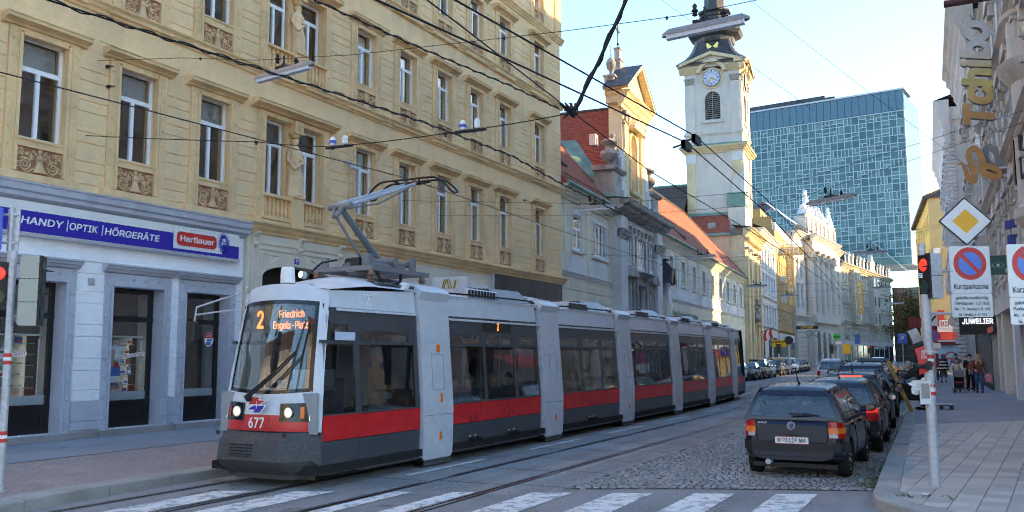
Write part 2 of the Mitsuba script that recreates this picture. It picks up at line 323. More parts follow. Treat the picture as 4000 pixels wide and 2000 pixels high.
# lane lines
for i in range(9):
    y0 = 12.6 + i * 4.5; yl = np.linspace(y0, y0 + 2.6, 6); xl = -8.35 + bend(yl) + 0.012 * (yl - 12)
    v = np.vstack([np.column_stack([xl - 0.05, yl, np.full(6, 0.009)]), np.column_stack([xl + 0.05, yl, np.full(6, 0.009)])])
    k = thing('lane_marking', kind='structure'); put(k, MB().add(v, [[j, j + 1, 7 + j, 6 + j] for j in range(5)]), M_PAINT)
# zebra crossing
k = thing('zebra_crossing', kind='structure')
for i in range(-4, 9):
    xl = -4.64 + 1.05 * (i - 1); xr = xl + 0.53
    if xl < -10.9 or xr > -1.3: continue
    w = [(xl, 12.27 + 0.44 * (xl + 4.64)), (xr, 12.27 + 0.44 * (xr + 4.64)), (xr, 6.6 + 0.44 * (xr + 4.64)), (xl, 6.6 + 0.44 * (xl + 4.64))]
    pg = Polygon(w)
    for rx in RX: pg = pg.difference(sbox(rx - 0.13, 0, rx + 0.13, 30))
    for g in getattr(pg, 'geoms', [pg]):
        t = trimesh.creation.triangulate_polygon(g, engine='earcut')
        part(k, 'stripe', MB().add(np.column_stack([t[0], np.full(len(t[0]), 0.009)]), t[1]), M_PAINT)
# parking strip paved with small setts
key = 'sett_paving'; labels[key] = {'kind': 'structure'}
cobpoly = Polygon([(-5.42, 12.32), (-3.76, 13.15), (-2.56, 13.62), (-1.31, 14.1)] + [tuple(p) for p in KR[2:9]] + [(-8.0 - 3.4, 160)] + [(-5.42 + float(bend(y)), y) for y in (113, 76, 60, 50, 40, 32, 24)])
sheet(key, cobpoly, 0.004, bump('sett_far', lambda p, n, uv: voronoi(p.x * 9.5, p.y * 9.5)[1] - voronoi(p.x * 9.5, p.y * 9.5)[0], 0.012, proc(lambda p, n, uv: mix((0.09, 0.085, 0.08), mix((0.20, 0.195, 0.185), (0.33, 0.325, 0.31), voronoi(p.x * 9.5, p.y * 9.5)[2]), smoothstep(0.03, 0.16, voronoi(p.x * 9.5, p.y * 9.5)[1] - voronoi(p.x * 9.5, p.y * 9.5)[0]))), 0.65, 0.4), 'structure')
near = shapely.prepared.prep(cobpoly.buffer(-0.04))
def sett(x, y, rx, ry, rot, h, t):
    c, s = math.cos(rot), math.sin(rot); q = [(-1, -1), (1, -1), (1, 1), (-1, 1)]
    lo = [(x + c * a * rx - s * b * ry, y + s * a * rx + c * b * ry, 0.0) for a, b in q]
    hi = [(x + c * a * rx * 0.78 - s * b * ry * 0.78, y + s * a * rx * 0.78 + c * b * ry * 0.78, h + t * (a * 0.4 + b * 0.6)) for a, b in q]
    return lo + hi, [[4, 5, 6, 7]] + [[i, (i + 1) % 4, 4 + (i + 1) % 4, 4 + i] for i in range(4)]
base = MB().box(-5.6, -1.2, 12.2, 24.5, 0.0, 0.003)
cut = cobpoly.intersection(sbox(-6, 12, -1, 25))
t = trimesh.creation.triangulate_polygon(cut, engine='earcut')
part(key, 'joint_filling', MB().add(np.column_stack([t[0], np.full(len(t[0]), 0.0085)]), t[1]), M_JOINT)
setts = []
r = 12.0
while r < 25.2:
    xs = -5.45 + rng.uniform(0, 0.05)
    while xs < -1.2:
        wd = rng.uniform(0.085, 0.125)
        ph = 2 * np.pi * (xs + 5.4) / 1.35
        y = r + 0.21 * abs(math.sin(ph / 2)) + rng.normal(0, 0.006)
        if near.contains(Point(xs + wd / 2, y)):
            setts.append((xs + wd / 2, y, wd / 2 - 0.006, 0.046 + rng.uniform(-0.004, 0.003), 0.5 * math.cos(ph / 2) * np.sign(math.sin(ph / 2)) * 0.8 + rng.normal(0, 0.06), 0.017 + rng.normal(0, 0.004), rng.normal(0, 0.004)))
        xs += wd
    r += 0.1
setts.sort(key=lambda q: q[0] ** 2 + q[1] ** 2)
SETTS = [MB(), MB(), MB()]
for i, q in enumerate(setts):
    v, f = sett(*q)
    if i < 300: part(key, 'sett', MB().add(v, f), M_COB[rng.integers(3)])
    else: SETTS[rng.integers(3)].add(v, f)
for i in range(3): stuffpart(key, 'setts_beyond', SETTS[i], M_COB[i])
# a little moss and grass in the joints by the kerb
gr = MB()
for i in range(420):
    y = 14.3 + abs(rng.normal(0, 1.6)); x = np.interp(y, KR[:, 1], KR[:, 0]) - abs(rng.normal(0, 0.16)) - 0.02
    if rng.random() < 0.12: x, y = rng.uniform(-0.95, -0.2), rng.normal(12.95, 0.1)
    z = 0.13 if x > np.interp(y, KRI[:, 1], KRI[:, 0]) else 0.012
    h, a = rng.uniform(0.015, 0.05), rng.uniform(0, 6.3); dx, dy = 0.012 * math.cos(a), 0.012 * math.sin(a)
    gr.add([(x - dx, y - dy, z), (x + dx, y + dy, z), (x + rng.normal(0, 0.02), y + rng.normal(0, 0.02), z + h)], [[0, 1, 2]])
labels['kerbside_grass'] = {'kind': 'stuff', 'label': 'thin tufts of grass growing in the joints along the kerb', 'category': 'grass'}
put('kerbside_grass', gr, mat('grass', (0.075, 0.10, 0.03), 0.8, 0.2))
# right pavement: slabs near, asphalt beyond, kerb stones
def along(P, n):
    P = np.asarray(P, float); s = np.r_[0, np.cumsum(np.hypot(*np.diff(P, axis=0).T))]; q = np.linspace(0, s[-1], n)
    return np.column_stack([np.interp(q, s, P[:, 0]), np.interp(q, s, P[:, 1])])
KO = np.vstack([np.array(CORNER), KR]); KI = np.vstack([np.array(CORNERI), KRI])
def kerbrow(name, O, I, cuts, h=0.13, rough=0.004):
    key = thing(name, kind='structure')
    for a, b in zip(cuts[:-1], cuts[1:]):
        if b - a < 0.02: continue
        q = np.linspace(a + 0.004, b - 0.004, max(3, int((b - a) / 0.35) + 2))
        so = np.interp(q, O[0], O[1][:, 0]), np.interp(q, O[0], O[1][:, 1]); si = np.interp(q, I[0], I[1][:, 0]), np.interp(q, I[0], I[1][:, 1])
        n = len(q); dz = rng.normal(0, rough); c = 0.018
        o = np.column_stack(so); i_ = np.column_stack(si); m1 = o + (i_ - o) * (c / 0.33)
        rows = [np.column_stack([o - (i_ - o) * 0.03, np.full(n, -0.05)]), np.column_stack([o, np.full(n, h - c + dz)]), np.column_stack([m1, np.full(n, h + dz)]), np.column_stack([i_, np.full(n, h + dz)]), np.column_stack([i_, np.full(n, -0.05)])]
        v = np.vstack(rows); f = [[r_ * n + j, r_ * n + j + 1, (r_ + 1) * n + j + 1, (r_ + 1) * n + j] for r_ in range(4) for j in range(n - 1)]
        f += [[0, n, 2 * n, 3 * n], [n - 1, 2 * n - 1, 3 * n - 1, 4 * n - 1], [0, 3 * n, 4 * n, 4 * n], [n - 1, 4 * n - 1, 5 * n - 1, 5 * n - 1]]
        part(key, 'kerb_stone', MB().add(v, f), M_KERB, smooth=False)
def param(P): P = np.asarray(P, float); return (np.r_[0, np.cumsum(np.hypot(*np.diff(P, axis=0).T))], P)
sO = param(KO)[0]; L_ = sO[-1]
PO, PI_ = (sO, KO), (sO, KI)
cuts = list(np.arange(0.0, 14.0, 2.3)) + list(np.arange(13.8, 60, 1.35)) + list(np.arange(60, L_, 8.0)) + [L_]
kerbrow('kerb', PO, PI_, cuts)
FR = lambda y: 3.25 - 0.036 * np.asarray(y)          # line of the right-hand house fronts
pv = Polygon([tuple(p) for p in KI] + [(14, 262), (14, 3.9)])
sheet('pavement', pv, 0.118, M_ASPG)
slabkey = 'pavement'
asp = Polygon([(-1.6, 26.1), (-0.9, 26.58), (1.23, 28.8), (6, 33), (6, -5), (-2, -5)])
zone = pv.buffer(-0.006).intersection(asp).intersection(sbox(-3, 5, 3.5, 40)); zp = shapely.prepared.prep(zone)
SL = []
d = np.array([0.078, 0.997]); e = np.array([0.997, -0.078])
for i in range(-14, 16):
    off = 0.0 if i % 2 else 0.17
    for j in range(-22, 62):
        c0 = np.array([-0.36, 11.8]) + e * (0.305 * i) + d * (0.36 * j + off)
        q = [c0 + e * 0.004 + d * 0.004, c0 + e * 0.301 + d * 0.004, c0 + e * 0.301 + d * 0.356, c0 + e * 0.004 + d * 0.356]
        pg = Polygon(q).intersection(zone)
        if pg.is_empty or pg.geom_type != 'Polygon' or pg.area < 0.003 or pg.centroid.x > 3.6: continue
        SL.append((np.hypot(pg.centroid.x, pg.centroid.y), pg))
SL.sort(key=lambda s: s[0]); inview = lambda pg: (pg.centroid.x + 0.0) * math.cos(PSI) + pg.centroid.y * math.sin(PSI) < 0.60 * (pg.centroid.y * math.cos(PSI) - pg.centroid.x * math.sin(PSI))
shown = 0; rest = MB()
for _, pg in SL:
    h = 0.130 + rng.normal(0, 0.0018); tx, ty = rng.normal(0, 0.0025, 2); cx, cy = pg.centroid.x, pg.centroid.y
    P0 = np.array(pg.exterior.coords)[:-1]; inn = np.array([cx, cy]) + (P0 - [cx, cy]) * 0.975; n = len(P0)
    v = np.vstack([np.column_stack([P0, np.full(n, 0.112)]), np.column_stack([P0, h - 0.003 + 0 * P0[:, 0]]), np.column_stack([inn, h + tx * (inn[:, 0] - cx) + ty * (inn[:, 1] - cy)])])
    f = [[r_ * n + j, r_ * n + (j + 1) % n, (r_ + 1) * n + (j + 1) % n, (r_ + 1) * n + j] for r_ in range(2) for j in range(n)] + [[2 * n, 2 * n + j, 2 * n + j + 1, 2 * n + j + 1] for j in range(1, n - 1)]
    if shown < 300 and inview(pg): part(slabkey, 'paving_slab', MB().add(v, f), M_SLAB[rng.integers(3)]); shown += 1
    else: rest.add(v, f)
stuffpart(slabkey, 'slabs_beyond', rest, M_SLAB[0])
t = trimesh.creation.triangulate_polygon(zone, engine='earcut')
part(slabkey, 'slab_joints', MB().add(np.column_stack([t[0], np.full(len(t[0]), 0.1215)]), t[1]), M_JOINT)
# left pavement: brick next to the kerb, an asphalt walk along the houses
LO = np.array([(-9.2, 3.0), (-9.75, 5.2), (-10.2, 6.4), (-10.62, 7.12), (-10.82, 7.6), (-10.97, 8.6), (-11.0, 10), (-11.02, 48), (-17.0, 62), (-19.6, 113), (-23.0, 160), (-20.3, 205), (-14.8, 262)])
LI = LO + np.array([(-0.36, 0.25), (-0.38, 0.2), (-0.42, 0.18), (-0.44, 0.12), (-0.45, 0.05)] + [(-0.42, 0)] * 8)
sL = param(LO)[0]
kerbrow('kerb', (sL, LO), (sL, LI), [0, 1.6, 3.3, 4.9, 6.3, 7.45, 8.8, 10.2, 11.6] + list(np.arange(13.2, 56, 1.5)) + list(np.arange(56, sL[-1], 8)) + [sL[-1]], 0.15, 0.005)
sheet('brick_pavement', Polygon([(-30, 3)] + [tuple(p) for p in LI] + [(-40, 262), (-40, 60), (-14.52, 60), (-14.52, 3)][0:0] + [(-40, 262), (-40, 3)]), 0.146, M_BRK)
sheet('asphalt_walk', Polygon([(-14.70, 3), (-14.52, 60), (-18.5, 60), (-18.5, 3)]), 0.1505, M_ASPG)
sheet('asphalt_walk_beyond', Polygon([(-14.52, 60), (-17.45, 62.1), (-20.05, 113), (-23.4, 160), (-20.8, 205), (-15.3, 262), (-40, 262), (-40, 60)]), 0.1507, M_ASPG)
cr = [( -14.64 + 0.0, 5)]
pts = [(-16.2 + 0.05 * math.sin(y * 3.1) + 0.05 * rng.normal(), y) for y in np.arange(6, 40, 0.28)]
v, f = [], []
for i, (x, y) in enumerate(pts):
    w = rng.uniform(0.006, 0.022); v += [(x - w, y, 0.1512), (x + w, y, 0.1512)]
    if i: f.append([2 * i - 2, 2 * i - 1, 2 * i + 1, 2 * i])
part('asphalt_walk', 'crack', MB().add(v, f), M_GROOV)
part('asphalt_walk', 'edge_joint', MB().box(-14.71, -14.68, 5, 40, 0.149, 0.1515), M_GROOV)
# litter
for i, (x, y, z, s) in enumerate([(-0.62, 13.05, 0.133, 0.05)]):
    k = thing('paper_scrap', 'small white paper scrap on the slabs beside the sign pole', 'paper'); put(k, MB().lathe([(0.0, 0.004), (0.7 * s, 0.006), (s, 0.016)], x, y, z, 8), M_PAPER)
# ---------------------------------------------------------------- the yellow corner house with the shop
def robed(h, seed=0, arm='belly', seg=28, head_tilt=0.0):
    """a standing draped stone figure of height h: local x right, y towards the viewer, z up; one continuous body of rings plus arms, hair and plinth foot"""
    r_ = np.random.default_rng(seed); b = MB(); k = h / 1.7
    Z = [0, .05, .25, .5, .72, .88, 1.0, 1.12, 1.25, 1.36, 1.41, 1.45, 1.49, 1.53, 1.58, 1.63, 1.675, 1.70]
    RX = [.25, .25, .22, .20, .20, .20, .165, .18, .205, .20, .14, .06, .056, .075, .088, .088, .06, .004]
    RY = [.21, .21, .185, .175, .17, .165, .135, .15, .15, .125, .085, .055, .056, .085, .10, .10, .07, .004]
    z = np.linspace(0, 1.7, 46); rx, ry = np.interp(z, Z, RX), np.interp(z, Z, RY)
    th = np.arange(seg) * 2 * np.pi / seg; ph = r_.uniform(0, 6, 3); v = []
    for i, zz in enumerate(z):
        fold = 0.11 * np.clip((1.0 - zz) / 0.5, 0, 1) + 0.03 * (zz < 1.38)
        m = 1 + fold * (np.sin(9 * th + ph[0] + 1.5 * zz) * 0.6 + np.sin(5 * th + ph[1] - 2 * zz) * 0.5)
        sway = 0.035 * math.sin(zz * 2.2 + ph[2]); knee = 0.05 * math.exp(-((zz - 0.5) / 0.2) ** 2)
        face = 0.022 * np.exp(-((th - np.pi / 2) / 0.25) ** 2) * (1.52 < zz < 1.62)
        v.append(np.column_stack([sway + rx[i] * m * np.cos(th), 0.02 * (zz < 1) + (ry[i] * m + face) * np.sin(th) + knee * (np.cos(th - 1.1) > 0.6), np.full(seg, zz)]))
    f = [[i * seg + j, i * seg + (j + 1) % seg, (i + 1) * seg + (j + 1) % seg, (i + 1) * seg + j] for i in range(len(z) - 1) for j in range(seg)]
    b.add(np.vstack(v) * k, f)
    S = lambda *p: [tuple(np.array(q) * k) for q in p]
    if arm == 'belly':
        b.tube(S((.20, .0, 1.34), (.27, .03, 1.08), (.12, .19, 1.02), (.0, .2, 1.05)), [.058 * k, .05 * k, .04 * k, .03 * k], 8)
        b.tube(S((-.20, .0, 1.34), (-.28, -.01, 1.06), (-.25, .12, .84), (-.24, .15, .76)), [.058 * k, .05 * k, .04 * k, .03 * k], 8)
    elif arm == 'staff':
        b.tube(S((.20, .0, 1.34), (.30, .05, 1.12), (.36, .16, 1.25)), [.058 * k, .05 * k, .035 * k], 8)
        b.tube(S((.38, .18, 0.0), (.36, .16, 1.85)), .016 * k, 6)
        b.tube(S((-.20, .0, 1.34), (-.28, .05, 1.08), (-.10, .19, 1.12)), [.058 * k, .05 * k, .035 * k], 8)
    else:
        b.tube(S((.19, .0, 1.34), (.32, .03, 1.45), (.36, .06, 1.68)), [.056 * k, .045 * k, .032 * k], 8)
        b.tube(S((-.19, .0, 1.34), (-.28, .06, 1.1), (-.12, .18, 1.15)), [.056 * k, .05 * k, .035 * k], 8)
    # mantle over the hip, hair, feet
    a = np.linspace(0, 1, 9); b.tube([tuple(k * np.array([.19 - .4 * t, .13 + .07 * math.sin(t * 3.1), .96 - .16 * t + .05 * math.sin(5 * t)])) for t in a], [k * (.05 + .012 * math.sin(9 * t)) for t in a], 8)
    b.sphere(np.array([0.035 * math.sin(3.5 + ph[2]), -.035, 1.60]) * k, .1 * k, 2, (1, 1.0, .95))
    for s in (-.08, .09): b.sphere(np.array([s, .2, .035]) * k, .055 * k, 1, (.7, 1.5, .6))
    return b
YX = -17.8
FY = Frame((YX, 0), (0, 1))
YB = thing('yellow_corner_house', 'ochre four-storey corner house with clay relief panels and a white shop front, behind the tram', 'house')
WC = [12.36, 14.87, 17.36, 24.08, 26.60, 29.16, 31.72, 34.29, 37.84]; DC = 20.62; HW = 0.575
FL = [dict(s=6.62, t=8.88, r0=5.88, r1=6.43, c0=5.75, c1=9.97), dict(s=11.04, t=12.98, r0=10.24, r1=10.82, c0=10.22, c1=14.25),
      dict(s=15.22, t=16.95, r0=14.46, r1=14.98, c0=14.52, c1=17.65), dict(s=18.62, t=20.25, r0=18.0, r1=18.5, c0=17.95, c1=21.3)]
holes = []
for fl in FL:
    for c in WC + [9.86, 7.35]: holes.append((c - HW, fl['s'], c + HW, fl['t']))
    holes.append((DC - 1.38, fl['s'], DC + 1.30, fl['t']))
part(YB, 'wall', wall(3.0, 40.45, 5.3, 22.6, holes, -0.40, 0.0), M_YEL, FY)
part(YB, 'gable_wall', MB().box(40.15, 40.45, -14, -0.40, 0, 22.6).box(3.0, 3.3, -14, -0.4, 0, 22.6), M_YEL, FY)
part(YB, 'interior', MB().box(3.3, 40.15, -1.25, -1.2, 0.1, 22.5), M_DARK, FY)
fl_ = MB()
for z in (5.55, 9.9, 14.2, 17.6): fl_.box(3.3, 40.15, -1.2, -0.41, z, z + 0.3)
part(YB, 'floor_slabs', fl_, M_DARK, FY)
rf = MB().add([(2.6, 0.6, 22.6), (40.85, 0.6, 22.6), (40.85, -7, 26.2), (2.6, -7, 26.2), (2.6, -14.4, 22.6), (40.85, -14.4, 22.6)], [[0, 1, 2, 3], [3, 2, 5, 4]])
part(YB, 'roof', rf, M_TILB, FY)
# cornices
part(YB, 'cornice', MB().moulding(ring_prof(0, 22.0, 0.6, 0.75, 4), 2.8, 40.75), M_YTR, FY)
for z, h, o in ((9.97, 0.26, 0.2), (14.25, 0.27, 0.2), (17.65, 0.28, 0.2)):
    part(YB, 'cornice', MB().moulding(ring_prof(0, z, h, o), 3.0, 40.45 + o), M_YTR, FY)
part(YB, 'cornice', MB().moulding(ring_prof(0, 5.42, 0.32, 0.27), 18.62, 40.45 + 0.2), M_YTR, FY)
# courses of plaster blocks between the window surrounds
CZ = [[5.86, 6.13, 6.38, 6.82, 7.07, 7.54, 7.80, 8.26, 8.53, 8.97], [10.24, 10.46, 10.86, 11.08, 11.47, 11.69, 12.08, 12.30, 12.69, 12.91, 13.32], [14.54, 14.78, 15.14, 15.37, 15.74, 15.97, 16.35, 16.58, 16.96], [17.97, 18.2, 18.6, 18.85, 19.25, 19.5, 19.9, 20.15, 20.6]]
edges = sorted([(c - 0.84, c + 0.84) for c in WC + [9.86, 7.35]] + [(DC - 1.60, DC + 1.62)])
piers = [(3.0, edges[0][0])] + [(a[1], b[0]) for a, b in zip(edges[:-1], edges[1:])] + [(edges[-1][1], 40.44)]
more = MB(); made = 0
for fi, zs in enumerate(CZ):
    for (a, b) in piers:
        if b < 11: continue
        for z0, z1 in zip(zs[:-1], zs[1:]):
            g = 0.009
            if made < 300: part(YB + '__wall', 'plaster_block', MB().cbox(a + 0.004, b - 0.004, 0.0, 0.024, z0 + g, z1 - g, 0.012), M_YEL, FY); made += 1
            else: more.cbox(a + 0.004, b - 0.004, 0.0, 0.024, z0 + g, z1 - g, 0.012)
stuffpart(YB + '__wall', 'blocks_above', more, M_YEL, FY)
# relief panel, one mesh used for all of them (local origin: lower middle of the panel)
def spiral(b, c, r, turns, s, y, t0=0.0, thick=0.026):
    a = np.linspace(0, 2 * np.pi * turns, 34); rr = r * (1 - a / a[-1] * 0.86)
    b.tube([(c[0] + s * q * math.cos(t + t0), y, c[1] + q * math.sin(t + t0)) for t, q in zip(a, rr)], np.interp(a, [0, a[-1]], [thick, thick * 0.7]), 5)
def relief(w, h, seed):
    b = MB(); q = np.random.default_rng(seed); y = 0.015; R = 0.27 * h
    for s in (-1, 1):
        spiral(b, (s * w * 0.63, h * 0.30), R, 2.0, s, y, 1.2); spiral(b, (s * w * 0.86, h * 0.76), R * 0.62, 1.7, -s, y, -1.0, 0.018)
        spiral(b, (s * w * 0.36, h * 0.62), R * 0.5, 1.4, s, y, 2.4, 0.016); spiral(b, (s * w * 0.88, h * 0.25), R * 0.5, 1.5, -s, y, 0.4, 0.016)
        b.tube([(s * w * t, y, h * (0.10 + 0.09 * math.sin(t * 9))) for t in np.linspace(0.2, 0.97, 12)], 0.018, 5)
        for i in range(9):
            u, z = s * w * q.uniform(0.3, 0.95), h * q.uniform(0.45, 0.92); b.sphere((u, y, z), 0.03, 1, (1.6, 0.8, 0.7) if i % 2 else (0.7, 0.8, 1.5))
        b.tube([(s * .07, .03, h * .72), (s * .15, .02, h * .86), (s * .2, .01, h * .74), (s * .13, .015, h * .62)], [.03, .03, .022, .012], 5)      # wing
        b.tube([(s * .07, .05, h * .66), (s * .085, .075, h * .54), (s * .02, .1, h * .56)], [.026, .022, .018], 5)                                # arm
    pr = [(.012, 0), (.15, .02 * h), (.13, .1 * h), (.085, .3 * h), (.07, .42 * h), (.085, .56 * h), (.075, .68 * h), (.032, .74 * h), (.03, .77 * h), (.052, .82 * h), (.056, .9 * h), (.035, .97 * h), (.003, .99 * h)]
    m = MB().lathe(pr, 0, 0, 0, 14); v, f = m.arr(); b.add(v * [1, .75, 1] + [0, .03, 0], f)
    return b
RELIEF = relief(0.54, 0.56, 3); RV, RF = RELIEF.arr()
relief_ply = mikit.ply(orient(RV, RF, Frame((0, 0), (0, 1))), M_REL, smooth=35)
def surround(b, c, hw, z0, zt, zb, w=0.07):
    """pilaster strips and lintel of one window, with a stepped inner architrave and rosettes"""
    for s in (-1, 1):
        a0, a1 = sorted((c + s * (hw + 0.02), c + s * (hw + 0.265))); b.box(a0, a1, 0, w, zb, zt + 0.10)
        i0, i1 = sorted((c + s * (hw - 0.03), c + s * (hw + 0.05))); b.box(i0, i1, -0.05, w + 0.022, zb + 0.02, zt)
        i0, i1 = sorted((c + s * (hw + 0.07), c + s * (hw + 0.10))); b.box(i0, i1, 0, w + 0.014, zb + 0.02, zt + 0.04)
        for z in np.arange(zb + 0.18, zt + 0.1, 0.38):
            v, f = MB().lathe([(0.038, 0), (0.034, 0.012), (0.02, 0.008), (0.012, 0.016), (0.001, 0.017)], 0, 0, 0, 8).arr()
            b.add(np.column_stack([c + s * (hw + 0.185) + v[:, 0], w + v[:, 2], z + v[:, 1]]), f)
    b.box(c - hw + 0.05, c + hw - 0.05, -0.05, w + 0.022, zt - 0.045, zt + 0.04).box(c - hw - 0.02, c + hw + 0.02, 0, w, zt + 0.04, zt + 0.10)
    for i in range(4):
        v, f = MB().lathe([(0.036, 0), (0.03, 0.012), (0.001, 0.014)], 0, 0, 0, 8).arr(); b.add(np.column_stack([c - hw * 0.7 + i * hw * 0.47 + v[:, 0], w + v[:, 2], zt + 0.07 + v[:, 1]]), f)
def hood(b, c, hw, z, out=0.27):
    b.moulding([(0, z), (out * .35, z + .02), (out * .45, z + .07), (out * .8, z + .10), (out, z + .12), (out, z + .185), (out * 1.08, z + .2), (out * 1.08, z + .225), (0, z + .245)], c - hw, c + hw)
q = np.random.default_rng(11)
for fi, fl in enumerate(FL):
    for ci, c in enumerate(WC + [9.86]):
        if (fi == 3 and c < 36) or (c < 11 and fi > 1): 
            casement(YB, FY, c - HW, c + HW, fl['s'], fl['t'], -0.16, 0.075, 0.69, panes=True); continue
        sb = MB(); surround(sb, c, HW, fl['s'], fl['t'], fl['r0'] - 0.02); part(YB, 'window_surround', sb, M_YTR, FY)
        hb = MB(); hood(hb, c, HW + 0.45, fl['t'] + 0.10); part(YB, 'window_hood', hb, M_YTR, FY)
        part(YB, 'sill', MB().box(c - HW - 0.02, c + HW + 0.02, -0.15, 0.095, fl['s'] - 0.05, fl['s']).box(c - HW, c + HW, 0, 0.07, fl['r1'], fl['s'] - 0.05), M_YTR, FY)
        part(YB, 'sill_strip', MB().cbox(c - HW - 0.38, c + HW + 0.38, 0, 0.13, fl['r0'] - 0.20, fl['r0'] - 0.03, 0.015), M_YTR, FY)
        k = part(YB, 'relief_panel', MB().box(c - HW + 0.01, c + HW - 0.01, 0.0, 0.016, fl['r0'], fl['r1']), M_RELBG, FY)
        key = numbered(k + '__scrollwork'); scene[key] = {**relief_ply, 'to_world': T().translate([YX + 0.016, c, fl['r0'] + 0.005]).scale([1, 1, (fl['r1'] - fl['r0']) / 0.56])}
        wk = casement(YB, FY, c - HW, c + HW, fl['s'], fl['t'], -0.16, 0.075, 0.69)
        # curtains and blinds
        z0, z1 = fl['s'] + 0.08, fl['t'] - 0.08; kind = q.integers(4) if ci > 2 else 3
        if kind in (0, 1) or ci == 3:
            u = np.linspace(c - HW + 0.08, c + HW - 0.08, 40); wv = -0.42 + 0.018 * np.sin(u * 46 + ci)
            if kind == 1: keep = [(0, 12), (28, 40)]
            else: keep = [(0, 40)]
            for a, b_ in keep:
                n = b_ - a; v = np.vstack([np.column_stack([u[a:b_], wv[a:b_], np.full(n, z)]) for z in (z0, z1)])
                part(wk, 'curtain', MB().add(v, [[j, j + 1, n + j + 1, n + j] for j in range(n - 1)]), M_CURT, FY)
        elif kind == 3:
            zb = z1 - 0.62; sl = MB()
            for z in np.arange(zb, z1, 0.03): sl.box(c - HW + 0.08, c + HW - 0.08, -0.34, -0.325, z, z + 0.024)
            part(wk, 'blind', sl, mat('blind_slats', (0.33, 0.34, 0.36), 0.6, 0.3) if 'bsdf_blind_slats' not in scene else 'bsdf_blind_slats', FY)
    # the bay of two windows with a stone figure between them
    if fi < 3:
        s, t = fl['s'], fl['t']; zb = fl['r0'] + 0.03
        b = MB()
        for sg, o in ((-1, DC - 1.40), (1, DC + 1.32)):
            a0, a1 = sorted((o, o + sg * 0.25)); b.box(a0, a1, 0, 0.075, zb - 0.1, t + 0.12)
            i0, i1 = sorted((o - sg * 0.06, o + sg * 0.04)); b.box(i0, i1, -0.06, 0.10, zb, t)
            for z in np.arange(zb + 0.1, t, 0.38):
                v, f = MB().lathe([(0.04, 0), (0.034, 0.012), (0.001, 0.014)], 0, 0, 0, 8).arr(); b.add(np.column_stack([o + sg * .17 + v[:, 0], .075 + v[:, 2], z + v[:, 1]]), f)
        b.box(DC - 1.4, DC + 1.32, -0.06, 0.075, t, t + 0.12).box(DC - 0.26, DC + 0.30, -0.40, -0.12, s, t)
        part(YB, 'bay_surround', b, M_YTR, FY)
        hb = MB(); hood(hb, DC - 0.04, 1.86, t + 0.14, 0.33); part(YB, 'window_hood', hb, M_YTR, FY)
        for c in (DC - 0.80, DC + 0.78): casement(YB, FY, c - 0.50, c + 0.48, s + 0.02, t - 0.02, -0.24, 0.075, 0.69)
        b = MB().box(DC - 1.38, DC + 1.30, -0.10, 0.16, s - 0.10, s - 0.03).box(DC - 1.38, DC + 1.30, -0.08, 0.13, zb - 0.04, zb + 0.04).box(DC - 0.27, DC + 0.27, -0.1, 0.19, zb - 0.16, s).box(DC - 1.38, DC + 1.30, -0.12, -0.09, zb, s - 0.1).cbox(DC - 1.72, DC - 0.3, 0, .16, zb - .2, zb - .08).cbox(DC + .3, DC + 1.7, 0, .16, zb - .2, zb - .08)
        bk = part(YB, 'balustrade', b, M_YTR, FY)
        part(bk, 'back_panel', MB().box(DC - 1.36, DC + 1.28, -0.088, -0.084, zb + 0.02, s - 0.1), M_RELBG, FY)
        hh = s - 0.10 - (zb + 0.04)
        for i in range(12):
            u = DC - 1.24 + 0.175 * i if i < 6 else DC + 0.38 + 0.165 * (i - 6)
            pr = [(0.05, 0), (0.05, .05 * hh), (.03, .1 * hh), (.062, .3 * hh), (.055, .42 * hh), (.028, .62 * hh), (.03, .72 * hh), (.05, .86 * hh), (.055, .92 * hh), (.055, hh)]
            part(bk, 'baluster', MB().lathe(pr, u, 0.03, zb + 0.04, 10), M_YTR, FY, smooth=40)
        fg = robed((t - s) * 0.80, 5 + fi, 'belly'); v, f = fg.arr()
        fk = part(YB, 'caryatid_statue', MB().add(v + [DC + 0.02, 0.0, s + 0.07], f), M_STAT, FY, smooth=50)
        part(fk, 'plinth', MB().cbox(DC - 0.25, DC + 0.27, -0.2, 0.24, s, s + 0.07), M_YTR, FY)
        zt = s + 0.07 + (t - s) * 0.79
        cp = MB().lathe([(.10, 0), (.13, .05), (.16, .10), (.17, .12)], DC + 0.02, 0, zt, 12).box(DC - .19, DC + .23, -.2, .2, zt + .12, zt + .17).box(DC - .16, DC + .2, -.2, .16, zt + .17, t + 0.1)
        for i in range(10): cp.sphere((DC + .02 + .07 * math.sin(i * 2.1), .17, zt + .2 + .026 * i), .022, 1)
        part(fk, 'capital', cp, M_YTR, FY, smooth=40)
part(YB, 'corner_pilaster', MB().box(39.75, 40.46, 0.0, 0.10, 17.95, 22.0), M_YTR, FY)
